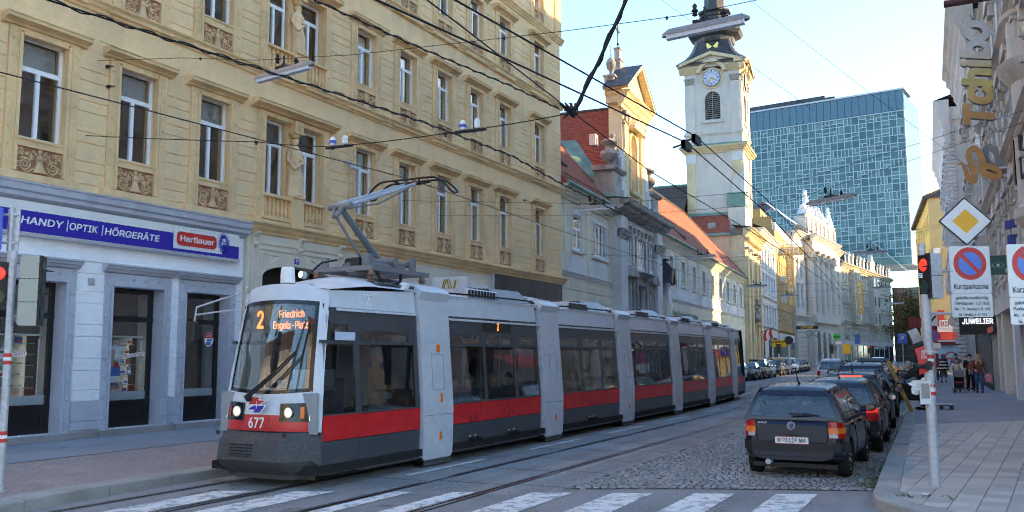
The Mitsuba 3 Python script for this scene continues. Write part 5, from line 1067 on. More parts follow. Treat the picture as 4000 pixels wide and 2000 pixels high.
part(h, 'shop_fascia', MB().box(0, 52.8, 0, .2, 4.0, 4.9), M_CHG, FN)
part(h, 'end_wall', MB().box(52.6, 52.8, -12, 0, 0, 21), M_IV2, FN)
# glass tower
GA = math.radians(-82.5); gd = np.array([math.sin(GA), math.cos(GA)])
FG = Frame((-12.9, 268.0), gd, (-.1305, -.9914))
GW, GZ0, GZ1, GZ2 = 58.0, 29.0, 70.0, 76.0
g = thing('glass_tower', 'tall blue-green glass office tower with a white grid of panes behind the street', 'tower')
M_TEAL = [mat(f'teal_glass_{i}', c, .2, .35) for i, c in enumerate(((0.055, 0.145, 0.155), (0.075, 0.175, 0.18), (0.042, 0.115, 0.135), (0.12, 0.235, 0.225)))]
put(g, MB().box(0, GW, -22, -.5, GZ0 - 2, GZ2 - 1), M_TEAL[2], FG)
q = np.random.default_rng(77); panes = []; ribs = MB(); bars = MB()
ph, pw = 2.28, 2.05; nz = int(round((GZ1 - GZ0) / ph)); nu = int(GW / pw)
for j in range(nz):
    for i in range(nu):
        u, z = i * pw, GZ0 + j * ph; r = q.random()
        cells = [(u, u + pw, z, z + ph)]
        if r < .30: s = q.uniform(.3, .7); cells = [(u, u + pw * s, z, z + ph), (u + pw * s, u + pw, z, z + ph)]
        elif r < .62:
            s = q.uniform(.3, .6); cells = [(u, u + pw, z, z + ph * s), (u, u + pw, z + ph * s, z + ph)]
            if q.random() < .6: t = q.uniform(.3, .7); a = cells.pop(q.integers(2)); cells += [(a[0], a[0] + (a[1] - a[0]) * t, a[2], a[3]), (a[0] + (a[1] - a[0]) * t, a[1], a[2], a[3])]
        panes += cells
panes.sort(key=lambda c: c[0]); rest = [MB() for _ in M_TEAL]
for n_, (a, b, c, d) in enumerate(panes):
    w = .0 + q.uniform(0, .10); mi_ = [0, 0, 1, 2, 0, 1, 3][q.integers(7)]
    mb = MB().quad((a + .1, w, c + .1), (b - .1, w, c + .1), (b - .1, w, d - .1), (a + .1, w, d - .1)) if n_ >= 300 else MB().cbox(a + .1, b - .1, -.2, w, c + .1, d - .1, .02)
    if n_ < 300: part(g, 'pane', mb, M_TEAL[mi_], FG)
    else: rest[mi_].add(*mb.arr())
    bars.box(a - .105, a + .105, -.1, .16, c, d).box(a, b, -.1, .15, c - .105, c + .105)
for i, mb in enumerate(rest): stuffpart(g, 'panes_beyond', mb, M_TEAL[i], FG)
stuffpart(g, 'grid_bars', bars.box(-.15, .15, -.2, .3, GZ0, GZ1).box(0, GW, -.2, .3, GZ1 - .15, GZ1 + .15).box(0, GW, -.2, .3, GZ0 - .2, GZ0), mat('pale_metal', (0.42, 0.50, 0.52), .5, .3), FG)
M_CROWN = mat('crown_glass', (0.085, 0.165, 0.22), .2, .35)
for i in range(29): part(g, 'crown_panel', MB().cbox(i * 2.0 + .05, i * 2.0 + 1.95, -.3, .1, GZ1 + .3, GZ2, .03), M_CROWN, FG)
part(g, 'roof_edge', MB().box(-.4, GW, -10, .4, GZ2, GZ2 + .45), M_GALV, FG); part(g, 'roof_plant', MB().box(19, 60, -12, -1.5, GZ2 + .4, GZ2 + 1.6).box(22, 60, -10, -2, GZ2 + 1.6, GZ2 + 2.4), M_SLAT, FG)
part(g, 'underside', MB().box(0, GW, -22, 0, GZ0 - 2.2, GZ0 - .2), M_TEAL[3], FG); part(g, 'lobby_core', MB().box(14, GW, -20, -3, 0, GZ0 - 2), M_TEAL[1], FG)
k = thing('glass_atrium', 'sloping pale blue glass canopy roof below the glass tower', 'roof')
put(k, MB().add([(-23.0, 258.0, 33.5), (-10.6, 264.0, 21.0), (-10.0, 272.0, 21.0), (-24.0, 272, 33.5)], [[0, 1, 2, 3]]), mat('atrium_glass', (0.20, 0.33, 0.42), .15, .7))
for t in np.linspace(0, 1, 9):
    a = np.array([-23.0, 257.95, 33.55]) * (1 - t) + np.array([-10.6, 263.95, 21.05]) * t; part(k, 'rib', MB().tube([a, a + [.3, 9, .05]], .09, 4), M_GALV)
part(k, 'post', MB().tube([(-11.0, 266, 0), (-11.0, 266, 21)], .12, 6), M_GALV)
k = thing('dark_glass_block', 'dark grey glass office block behind the tree at the end of the street', 'building')
put(k, MB().box(-17.5, -9.0, 256, 275, 0, 19.5), M_DWIN)
for z in np.arange(1.5, 19, 1.8): part(k, 'floor_band', MB().box(-17.6, -8.9, 255.85, 256.02, z, z + .28), mat('dark_band', (.10, .105, .11), .6, .3) if 'bsdf_dark_band' not in scene else 'bsdf_dark_band')
for x in np.arange(-16.5, -9, 1.7): part(k, 'mullion', MB().box(x - .06, x + .06, 255.8, 256, 0, 19.5), 'bsdf_dark_band')
# tree at the end
def leaf_tree(label, x, y, h, cr, zc, seed, n=5200):
    q = np.random.default_rng(seed); k = thing('street_tree', label, 'tree')
    tr = MB().tube([(x, y, 0), (x + .1, y, h * .22), (x + .05, y + .1, h * .42), (x - .1, y, h * .75)], [.26, .2, .16, .05], 8)
    lim = []
    for i in range(11):
        a, z0 = q.uniform(0, 6.28), h * q.uniform(.25, .55); e = (x + cr * .75 * math.cos(a), y + cr * .75 * math.sin(a), z0 + h * q.uniform(.12, .32)); lim.append(e)
        tr.tube([(x, y, z0), ((x + e[0]) / 2, (y + e[1]) / 2, z0 + .55 * (e[2] - z0) + .2), e], [.1, .07, .025], 5)
    part(k, 'trunk', tr, mat('bark', (.07, .055, .045), .9, .2) if 'bsdf_bark' not in scene else 'bsdf_bark')
    cl = [np.array(e) for e in lim] + [np.array([x, y, h * .85])] + [np.array([x, y, zc]) + q.normal(0, 1, 3) * [cr * .42, cr * .42, h * .15] for _ in range(22)]
    cl = np.array(cl); i_ = q.integers(len(cl), size=n); p = cl[i_] + q.normal(0, 1, (n, 3)) * cr * .17; d1 = q.normal(0, 1, (n, 3)); d1 /= np.linalg.norm(d1, axis=1, keepdims=True); d2 = np.cross(d1, q.normal(0, 1, (n, 3))); d2 /= np.linalg.norm(d2, axis=1, keepdims=True)
    s = q.uniform(.10, .22, (n, 1)); v = np.stack([p - d1 * s, p + d2 * s * .6, p + d1 * s, p - d2 * s * .6], 1).reshape(-1, 3); c3 = q.integers(3, size=len(cl))[i_]
    for m_ in range(3):
        sel = np.nonzero(c3 == m_)[0]
        vv = v.reshape(-1, 4, 3)[sel].reshape(-1, 3)
        stuffpart(k, 'crown', MB().add(vv, np.arange(len(vv)).reshape(-1, 4)), M_LEAF[m_])
M_LEAF = [mat(f'leaf_{i}', c, .7, .3) for i, c in enumerate(((.075, .075, .025), (.12, .085, .03), (.055, .07, .03)))]
leaf_tree('autumn-tinged street tree in front of the dark glass block', -7.6, 152, 12.4, 4.0, 8.0, 5)
leaf_tree('smaller dark street tree behind the first by the glass block', -6.2, 172, 12.6, 3.6, 7.8, 9)
# ---------------------------------------------------------------- right-hand houses, houses behind the viewer
M_R1 = mat('grey_stone_render', stain((0.50, 0.475, 0.435), (0.36, 0.345, 0.325), .6), .85, .2)
M_R2 = mat('pale_stone_render', stain((0.60, 0.585, 0.565), (0.48, 0.47, 0.46), .5), .85, .2)
M_R3 = mat('sand_render', stain((0.56, 0.43, 0.20), (0.50, 0.39, 0.20), .4), .85, .2)
FR1 = Frame((FR(52.0), 52.0), (.036, -1))       # u grows towards the camera, w towards the street
h = thing('grey_corner_house', 'tall grey rusticated corner house with hooded windows behind the vertical letter sign', 'house')
cols = [1.7 + 3.3 * i for i in range(12)]
rows = [(5.6, 8.0), (10.2, 12.6), (14.4, 16.8), (18.4, 20.6), (22.2, 24.2)]
facade(h, FR1, 0, 20, 24.8, rows[:4], [c for c in cols if c < 19.5], M_R1, M_R1, 1.25, z0=4.7); facade(h, FR1, 20, 39, 17.4, rows[:3], [c for c in cols if c > 20.5], M_R1, M_R1, 1.25, z0=4.7)
for c in cols:
    for (a, b) in rows[:4 if c < 19.5 else 3]:
        part(h, 'window_hood', MB().prism(Polygon([(c - 1.05, b + .3), (c + 1.05, b + .3), (c + 1.05, b + .42), (c, b + .95), (c - 1.05, b + .42)]), 0, .32), M_R1, FR1)
        for s in (-1, 1): part(h, 'console', MB().cbox(c + s * .85 - .1, c + s * .85 + .1, 0, .24, b - .25, b + .3, .03), M_R1, FR1)
for z, hh, o in ((8.9, .5, .55), (13.1, .4, .5), (17.5, .4, .45), (21.3, .35, .4), (24.2, .7, 1.0)): part(h, 'cornice', MB().moulding(ring_prof(0, z, hh, o, 3), 0, 20 if z > 17.6 else 39), M_R1, FR1)
n_ = 0; rest = MB()
for j, z in enumerate(list(np.arange(4.75, 8.8, .42)) + list(np.arange(9.5, 13.0, .42))):
    for i in range(26):
        u = .05 + i * 1.5 + (.75 if j % 2 else 0); c = cols[int(np.clip(round((u + .6 - 1.7) / 3.3), 0, 11))]
        if abs(u + .6 - c) < 1.3 and any(a - .2 < z + .2 < b + .4 for a, b in rows): continue
        if u > 37.5: continue
        mb = MB().cbox(u + .02, u + 1.42 - .02, 0, .06, z, z + .38, .03)
        if n_ < 300: part(h + '__wall', 'rustic_block', mb, M_R1, FR1); n_ += 1
        else: rest.add(*mb.arr())
    for c in cols[:6]:
        part(h, 'block_bracket', MB().cbox(c + 1.55, c + 1.75, 0, .20, z + .05, z + .3, .03), M_R1, FR1) if j % 2 == 0 else None
part(h, 'body', MB().box(.0, 20, -14, -1.6, 0, 24.6).box(20.01, 39, -14, -1.6, 0, 17.3).box(0, 39, -1.6, -.36, 4.4, 4.7).box(0, .3, -14, -.36, 0, 24.8).box(38.7, 39, -14, -.36, 0, 17.4).box(19.7, 20.0, -14, -.36, 17, 24.8), M_R1, FR1)
# round corner turret
TU = (18.3, -1.15)
b = MB().lathe([(.3, 4.9), (.9, 5.4), (1.5, 6.2), (1.65, 6.4), (1.65, 6.7), (1.5, 6.8), (1.5, 10.9), (1.62, 11.0), (1.85, 11.3), (1.9, 11.55), (1.55, 11.65), (1.55, 13.0), (1.7, 13.1), (1.72, 13.25), (1.5, 13.3), (1.5, 17.4), (1.75, 17.7), (1.8, 17.9), (1.5, 18.0), (1.5, 19.6), (1.9, 19.9), (1.9, 20.1), (1.4, 20.2), (1.0, 21.2), (.02, 23)], TU[0], TU[1], 0, 32)
part(h, 'turret', b, M_R1, FR1, smooth=35)
for z0 in (7.6, 14.0):
    for a in (2.0, 2.75, .9, .3): part(h, 'turret_window', MB().prism(arch(-.38, .38, z0, z0 + 2.0), 0, .05), M_DWIN, Frame(FR1((TU[0] + 1.5 * math.cos(a), TU[1] + 1.5 * math.sin(a), 0)), *[FR1.m[:2, :2] @ np.array(x) for x in ((-math.sin(a), math.cos(a)), (math.cos(a), math.sin(a)))]))
# shop fronts at ground level
part(h, 'shop_lintel', MB().box(0, 39, -.5, .15, 3.9, 4.7), M_R1, FR1)
part(h, 'shop_back', MB().box(0, 39, -1.6, -1.5, 0.1, 4.4), mat('shop_inside', (.20, .19, .17), .9, .1), FR1)
for i, (u0, u1, mm) in enumerate(((.2, .9, M_IV), (3.6, 4.3, M_IV), (9.6, 10.3, M_W1), (13.0, 13.6, M_W1), (18, 19, M_R1), (24, 25, M_R1), (30, 31, M_R1), (37, 39, M_R1))):
    part(h, 'shop_pillar', MB().cbox(u0, u1, -1.5, .12, .1, 3.9, .03), mm, FR1)
for i, (u0, u1) in enumerate(((.9, 3.6), (4.3, 9.6), (10.3, 13.0), (13.6, 18), (19, 24), (25, 30), (31, 37))):
    k = part(h, 'shop_window', MB().box(u0, u1, -.25, -.18, .1, .55).box(u0, u1, -.25, -.18, 3.3, 3.9).box((u0 + u1) / 2 - .05, (u0 + u1) / 2 + .05, -.25, -.18, .5, 3.3), M_GALV if i < 3 else M_BLK, FR1)
    part(k, 'pane', MB().quad((u0, -.21, .5), (u1, -.21, .5), (u1, -.21, 3.35), (u0, -.21, 3.35)), G_CLEAR, FR1)
    q = np.random.default_rng(i + 3)
    gd_ = MB()
    for j in range(10): a = q.uniform(u0 + .1, u1 - .3); zz = q.uniform(.6, 2.4); gd_.box(a, a + .25, -1.1, -.8, zz, zz + .4)
    part(k, 'goods', gd_, cards[i % 7], FR1)
part(h, 'awning', MB().add([(12.6, .1, 3.5), (16.2, .1, 3.5), (16.2, 1.2, 2.95), (12.6, 1.2, 2.95), (16.2, 1.2, 2.75), (12.6, 1.2, 2.75)], [[0, 1, 2, 3], [3, 2, 4, 5]]), M_SRED, FR1)
# second house, gap, then the pale house with a bare side wall
def right_house(label, y0, y1, z1, prot, m, rows, n, cz, co, cat='house', name='street_house'):
    k = thing(name, label, cat); F = Frame((FR(y1) - prot, y1), (.036, -1)); L = y1 - y0
    cs = [L * (i + .5) / n for i in range(n)]
    facade(k, F, 0, L, z1, rows, cs, m, m, 1.2)
    part(k, 'cornice', MB().moulding(ring_prof(0, cz, z1 + .5 - cz, co, 6), -.0, L + .3), m, F)
    part(k, 'body', MB().box(0, L, -14, -.36, 0, z1 - .1).box(L - .3, L, -14, 0.0, 0.1, z1), m, F)
    part(k, 'roof', MB().add([(-.3, co, z1 + .5), (L + .3, co, z1 + .5), (L + .3, -4.5, z1 + 2.2), (-.3, -4.5, z1 + 2.2), (-.3, -14, z1), (L + .3, -14, z1)], [[0, 1, 2, 3], [3, 2, 5, 4]]), M_SLAT, F)
    for c in cs:
        for (a, b) in rows: part(k, 'window_hood', MB().prism(Polygon([(c - .95, b + .3), (c + .95, b + .3), (c, b + .8)]), 0, .45).box(c - .9, c - .7, 0, .35, b - .3, b + .3).box(c + .7, c + .9, 0, .35, b - .3, b + .3), m, F)
    for z in (4.6, 9.3): part(k, 'string_course', MB().moulding(ring_prof(0, z, .4, .4), 0, L), m, F)
    part(k, 'shop_window', MB().box(.5, L - .5, .0, .05, .4, 4.0), M_DWIN, F)
    return k, F
right_house('grey house with a deep stepped cornice beyond the corner house', 52.0, 66.0, 20.2, .35, M_R1, [(5.6, 7.8), (10.2, 12.4), (14.2, 16.2)], 5, 17.6, 1.25)
k, F = right_house('pale house with a bare white side wall on the right of the street', 69.0, 94.0, 19.3, 1.25, M_R2, [(5.6, 7.8), (10.2, 12.4), (14.2, 15.8)], 9, 16.6, .95)
L = 25.0; q = np.random.default_rng(5)
part(k, 'side_wall_band', MB().box(L, L + .06, -6, .05, 14.0, 14.25).box(L, L + .12, -6, .15, 18.4, 19.3), M_R2, F)
for i in range(60): part(k, 'quoin', MB().cbox(L - .02, L + .10, -.3 + .0, .28 + .22 * q.random(), 1 + .28 * i, 1.2 + .28 * i, .04), M_R2, F)
low = thing('gap_wall', 'low wall closing the gap between two houses on the right', 'wall'); put(low, MB().box(1.2, 14, 66.05, 68.95, 0, 12.5), M_R2)
# yellow house further on
k = thing('yellow_house', 'plain sand-yellow house with a dark eave at the end of the right side', 'house')
F3 = Frame((-5.7, 131.0), (.0975, -1)); L = 26.0
facade(k, F3, 0, L, 18.6, [(15.2, 17.2), (11.2, 13.2), (7.2, 9.2)], [2.2 + 3.1 * i for i in range(8)], mat('bright_yellow_render', stain((0.72, 0.52, 0.17), (0.62, 0.46, 0.18), .4), .85, .2), M_W1, 1.4, hood_=False)
part(k, 'side_wall', MB().box(L - .02, L + .25, -16, .01, 0.1, 18.6), M_R3, F3); part(k, 'eave', MB().box(-.3, L + .6, -.2, .5, 18.6, 18.85).add([(L + .62, .55, 18.6), (L + .62, -5, 20.9), (L + .62, -16, 20.9), (L + .62, -16, 18.6)], [[0, 1, 2, 3]]).add([(-.3, .55, 18.85), (L + .65, .55, 18.85), (L + .65, -5, 21), (-.3, -5, 21)], [[0, 1, 2, 3]]), M_SLAT, F3)
part(k, 'body', MB().box(0, L - .03, -16, -.36, 0, 18.6), M_R3, F3)
part(k, 'air_conditioner', MB().cbox(L + .25, L + .6, -.9, -.2, 12.5, 13.2, .03), M_SWHITE, F3)
part(k, 'red_shop_band', MB().box(L + .25, L + .7, -9, .2, 4.3, 4.9), M_SWHITE, F3); part(k, 'red_shop_band', MB().box(L + .26, L + .9, -9.5, -.4, 3.5, 4.3), M_SRED, F3)
part(k, 'red_shop_pier', MB().box(L + .25, L + .5, -.1, .3, 0.2, 4.3).box(L + .25, L + .45, -.9, -.3, 4.9, 6.6), M_SRED, F3)
# houses further along, out of sight behind the others; they shade the street
def shade_house(label, x, y0, y1, z1, m):
    k = thing('street_house', label, 'house'); F = Frame((x, y1), (0, -1)); L = y1 - y0
    facade(k, F, 0, L, z1, [(z1 - 4, z1 - 2), (z1 - 8, z1 - 6)], [2 + 4 * i for i in range(int((L - 2) / 4))], m, m, 1.3, hood_=False); part(k, 'body', MB().box(0, L, -12, -.36, 0, z1).box(-.3, L + .3, -12, .5, z1, z1 + .3), m, F)
shade_house('plain pale house beyond the yellow house on the right', -1.5, 131.5, 177, 21.5, M_R2)
shade_house('tall plain ivory house far along the right side', .0, 181, 206, 27.5, M_IV)
shade_house('plain grey house at the far right end of the street', 4.5, 206.5, 290, 28, M_R1)
# houses behind the viewer, across the junction (seen in the reflections)
def back_house(label, o, d, n, L, z1, m):
    k = thing('corner_block', label, 'house'); F = Frame(o, d, n)
    facade(k, F, 0, L, z1, [(5.6, 7.8), (9.6, 11.8)], [2.2 + 3.2 * i for i in range(int((L - 2) / 3.2))], m, m, 1.3)
    part(k, 'cornice', MB().moulding(ring_prof(0, z1 - .8, .9, 1.0, 4), 0, L), m, F); part(k, 'body', MB().box(0, L, -12, -.36, 0, z1), m, F)
    part(k, 'shop_window', MB().box(1, L - 1, 0, .05, .5, 3.8), M_DWIN, F)
    part(k, 'roof', MB().add([(-.3, .9, z1), (L, .9, z1), (L, -6, z1 + 5), (-.3, -6, z1 + 5)], [[0, 1, 2, 3]]), M_TILB, F)
back_house('ivory house across the junction behind the viewer', (-6.0, -30.0), (1, 0), (0, 1), 30, 17.5, M_IV)
back_house('grey house on the far left corner behind the viewer', (-62, -32.0), (1, 0), (0, 1), 38, 15.5, M_W1)
# ---------------------------------------------------------------- people (used in the tram, the cars and on the pavement)
SKIN = mat('skin', (0.52, 0.32, 0.24), .55, .4)
def cloth(name, c, rough=.9):
    k = 'bsdf_cloth_' + name
    return k if k in scene else mat('cloth_' + name, speck(tuple(.75 * np.array(c)), c, 40, 6, .5), rough, .2)
HAIRS = dict(dark=mat('hair_dark', (.02, .014, .011), .6, .4), blond=mat('hair_blond', (.45, .31, .15), .6, .4), grey=mat('hair_grey', (.30, .29, .28), .7, .3), brown=mat('hair_brown', (.08, .045, .025), .6, .4))
def person(label, F, h=1.7, pose=None, top='black', legs='black', shoes='black', hair='dark', long_hair=False, coat=0.0, scarf=None, seated=False, group=None, fine=True, hood=False, skirt=None, topcol=None, legcol=None, under=None, held=None):
    """one figure; local x right, y forwards, z up. pose: joint overrides in units of a 1.7 m body"""
    k = h / 1.7
    J = dict(pelvis=(0, 0, .92), waist=(0, .0, 1.06), chest=(0, .0, 1.28), neck=(0, .0, 1.44), head=(0, .03, 1.58), ls=(-.18, 0, 1.38), rs=(.18, 0, 1.38), le=(-.24, -.02, 1.10), re=(.24, -.02, 1.10), lw=(-.24, .08, .86), rw=(.24, .08, .86),
             lh=(-.09, 0, .90), rh=(.09, 0, .90), lk=(-.10, .03, .49), rk=(.10, .03, .49), la=(-.10, -.02, .08), ra=(.10, -.02, .08), lt=(-.11, .15, .035), rt=(.11, .15, .035))
    if seated: J.update(pelvis=(0, 0, .5), waist=(0, -.02, .64), chest=(0, -.02, .86), neck=(0, 0, 1.02), head=(0, .03, 1.16), ls=(-.18, 0, .96), rs=(.18, 0, .96), le=(-.23, .03, .70), re=(.23, .03, .70), lw=(-.12, .25, .62), rw=(.12, .25, .62), lh=(-.09, .02, .5), rh=(.09, .02, .5), lk=(-.11, .42, .5), rk=(.11, .42, .5), la=(-.11, .42, .1), ra=(.11, .42, .1), lt=(-.11, .56, .04), rt=(.11, .56, .04))
    J.update(pose or {}); P = {a: np.array(b, float) * k for a, b in J.items()}
    R = lambda a, r: (P[a], r * k)
    mid = lambda a, b, t: P[a] + (P[b] - P[a]) * t
    hd = P['head']; key = thing('person', label, 'person', group)
    body = [[R('pelvis', .125), R('waist', .115), R('chest', .13), (P['neck'], .055 * k)], [(P['neck'], .052 * k), (hd - [0, .01 * k, .05 * k], .07 * k), (hd + [0, -.01 * k, .03 * k], .093 * k), (hd + [0, -.02 * k, .06 * k], .088 * k)],
            [(hd + [0, .06 * k, -.06 * k], .045 * k), (hd, .08 * k)], [(hd + [0, .095 * k, -.005 * k], .014 * k), (hd + [0, .07 * k, .03 * k], .02 * k)], [(hd + [-.088 * k, -.005 * k, 0], .02 * k), (hd + [-.07 * k, 0, .01 * k], .03 * k)], [(hd + [.088 * k, -.005 * k, 0], .02 * k), (hd + [.07 * k, 0, .01 * k], .03 * k)]]
    for s in 'lr':
        body += [[R(s + 's', .06), R(s + 'e', .045), R(s + 'w', .030)], [R(s + 'h', .085), R(s + 'k', .058), R(s + 'a', .042), R(s + 't', .035)]]
        d = P[s + 'w'] - P[s + 'e']; d /= np.linalg.norm(d); sd = np.cross(d, [0, 1.0, 0]); sd = sd / (np.linalg.norm(sd) + 1e-6) if np.linalg.norm(sd) > .2 else np.array([1.0, 0, 0]); w = P[s + 'w']; up = np.cross(sd, d)
        body.append([(w, .03 * k), (w + d * .075 * k, .036 * k)])
        if fine:
            for i, (o, ln) in enumerate(((-.030, .068), (-.010, .080), (.010, .075), (.028, .058))):
                a = w + (d * .075 + sd * o) * k; b_ = a + (d * ln * .6 - up * .02) * k; body.append([(a, .011 * k), (b_, .010 * k), (b_ + (d * ln * .25 - up * .03) * k, .008 * k)])
            sgn = 1 if s == 'l' else -1; a = w + (d * .03 + sd * sgn * .028) * k; body.append([(a, .012 * k), (a + (d * .035 + sd * sgn * .03) * k, .010 * k), (a + (d * .06 + sd * sgn * .026) * k, .008 * k)])
    put(key, bones(body, .05 * k, 3), SKIN, F, smooth=60)
    tc, lc = topcol or cloth(top, CL[top]), legcol or cloth(legs, CL[legs])
    tb = [[R('pelvis', .150), R('waist', .140), R('chest', .155), (P['neck'] - [0, 0, .035 * k], .07 * k)], [R('ls', .075), R('chest', .11), R('rs', .075)]]
    for s in 'lr': tb.append([R(s + 's', .078), R(s + 'e', .060), (mid(s + 'e', s + 'w', .93), .045 * k)])
    if coat: tb += [[(P[s + 'h'] + [0, -.01, .02], .12 * k), (mid(s + 'h', s + 'k', coat), .125 * k)] for s in 'lr'] + [[(P['pelvis'], .15 * k), ((mid('lh', 'lk', coat) + mid('rh', 'rk', coat)) / 2, .12 * k)]]
    part(key, 'coat' if coat else 'top', bones(tb, .06 * k, 4), tc, F, smooth=60)
    if skirt:
        part(key, 'skirt', MB().lathe([(.15, 0), (.2, -.3), (.27, -skirt)], P['pelvis'][0], P['pelvis'][1], P['pelvis'][2] + .02, 14), cloth(legs, CL[legs]), F, smooth=40)
    else:
        lb = [[R('lh', .115), R('pelvis', .135), R('rh', .115)]] + [[R(s + 'h', .11), R(s + 'k', .078), (P[s + 'a'] + [0, 0, .02], .062 * k)] for s in 'lr']
        part(key, 'trousers', bones(lb, .06 * k, 4), lc, F, smooth=60)
    for s in 'lr': part(key, 'shoe', bones([[(P[s + 'a'] - [0, .03 * k, .03 * k], .05 * k), (P[s + 't'] + [0, .03 * k, .004], .042 * k)]], .06, 2), cloth(shoes, CL[shoes]), F, smooth=60)
    hb = [[(hd + [0, -.03 * k, .045 * k], .102 * k), (hd + [0, .0, .075 * k], .088 * k)], [(hd + [0, -.055 * k, -.02 * k], .075 * k), (hd + [0, -.03 * k, .04 * k], .1 * k)]]
    if long_hair: hb += [[(hd + [s * .06 * k, -.03 * k, .02 * k], .06 * k), (hd + [s * .085 * k, -.01 * k, -.14 * k], .05 * k), (hd + [s * .09 * k, .07 * k, -.30 * k], .035 * k)] for s in (-1, 1)] + [[(hd + [0, -.06 * k, 0], .09 * k), (hd + [0, -.10 * k, -.26 * k], .07 * k)]]
    if hood: hb += [[(hd + [0, -.04 * k, .02 * k], .125 * k), (P['neck'] + [0, -.05 * k, 0], .12 * k)], [(hd + [0, -.02 * k, .06 * k], .115 * k), (hd + [0, -.04 * k, 0], .12 * k)]]
    part(key, 'hood' if hood else 'hair', bones(hb, .05 * k, 2), cloth(hood, CL[hood]) if hood else HAIRS[hair], F, smooth=60)
    fc = MB()
    for s in (-1, 1): fc.sphere(hd + np.array([s * .034, .083, .008]) * k, .012 * k, 1)
    part(key, 'eyes', fc, M_BLACK, F)
    part(key, 'mouth', MB().sphere(hd + np.array([0, .088, -.052]) * k, .018 * k, 1, (1.2, .5, .35)), mat('lips', (.32, .10, .09), .5, .4) if 'bsdf_lips' not in scene else 'bsdf_lips', F)
    if scarf: part(key, 'scarf', bones([[(P['neck'] + np.array([.09 * math.cos(t), .08 * math.sin(t) + .01, -.01]) * k, .035 * k), (P['neck'] + np.array([.09 * math.cos(t + .8), .08 * math.sin(t + .8) + .01, -.01]) * k, .035 * k)] for t in np.arange(0, 6.3, .8)], .05, 1), cloth(scarf, CL[scarf]), F, smooth=60)
    return key, P
CL = dict(black=(.018, .018, .02), cream=(.62, .55, .46), jeans=(.055, .10, .20), brown=(.17, .075, .05), tan=(.32, .21, .09), grey=(.16, .16, .17), white=(.65, .65, .65), navy=(.02, .03, .09), beige=(.42, .34, .26), teal=(.05, .12, .14), red=(.4, .04, .04), blue=(.08, .13, .3))
# ---------------------------------------------------------------- the tram
M_TLG = mat('tram_light_grey', speck((0.52, 0.56, 0.61), (0.58, 0.62, 0.67), 5, .8, .5), .35, .5)
M_TPO = mat('tram_portal_grey', speck((0.47, 0.50, 0.545), (0.545, 0.575, 0.62), 9, 1.6, .5), .4, .5)
M_TDK = mat('tram_dark_grey', proc(lambda p, n, uv: mix(mix((0.040, 0.047, 0.055), (0.058, 0.066, 0.076), fbm(p.x * 2, p.y * 2, p.z * 2, 3)), (.12, .11, .095), smoothstep(.35, .9, fbm(p.x * 5, p.y * 5, p.z * 2, 4) + .55 * smoothstep(.55, .15, p.z) - .2) * .55)), .3, .5, clearcoat=.5)
M_TRD = mat('tram_red', speck((0.50, 0.012, 0.016), (0.60, 0.018, 0.022), 6, 1.2, .5), .25, .5, clearcoat=.8)
M_TBL = mat('tram_black_gloss', (0.010, 0.011, 0.013), .12, .5)
M_TBU = mat('bumper_grey', speck((0.050, 0.050, 0.053), (0.080, 0.079, 0.080), 30, 2.0, .5), .65, .35)
M_ORA = mat('orange_lens', (0.75, 0.18, 0.015), .25, .6)
TR = thing('tram', 'long low-floor tram in light grey, red and dark grey, number 677', 'tram')
ZS, XS = [.12, .5, 1.06, 2.70, 3.0, 3.1], [.955, .975, .98, .865, .835, .81]
hw = lambda z: np.interp(z, ZS, XS)
xc = lambda y: -9.63 + float(bend(y))
def tframe(y): 
    d = np.array([xc(y + 1) - xc(y - 1), 2.0]); return Frame((xc(y), y), d)       # local u forwards (away from the camera), w to the right
def tpart(name, mb, m, F, parent=None, smooth=False, label=None, **k): return part(parent or TR, name, mb, m, F, smooth, label, **k)
def sp(s, u0, u1, z0, z1, out=0.0, t=.05, mb=None, zt0=None):
    """a side panel following the section; zt0: top height at u0 when it differs"""
    mb = mb or MB(); zt0 = z1 if zt0 is None else zt0
    A = [(u0, z0), (u1, z0), (u1, z1), (u0, zt0)]
    o = [(u, s * (hw(z) + out), z) for u, z in A]; i = [(u, s * (hw(z) + out - t), z) for u, z in A]
    return mb.add(o + i, [[0, 1, 2, 3], [4, 5, 6, 7]] + [[a, (a + 1) % 4, 4 + (a + 1) % 4, 4 + a] for a in range(4)])
def glz(s, u0, u1, z0, z1, zt0=None, out=-.012):
    A = [(u0, z0), (u1, z0), (u1, z1), (u0, z1 if zt0 is None else zt0)]; return MB().add([(u, s * (hw(z) + out), z) for u, z in A], [[0, 1, 2, 3]])
PORT = [14.0 + 5.07 * i for i in range(6)]
G5 = .004
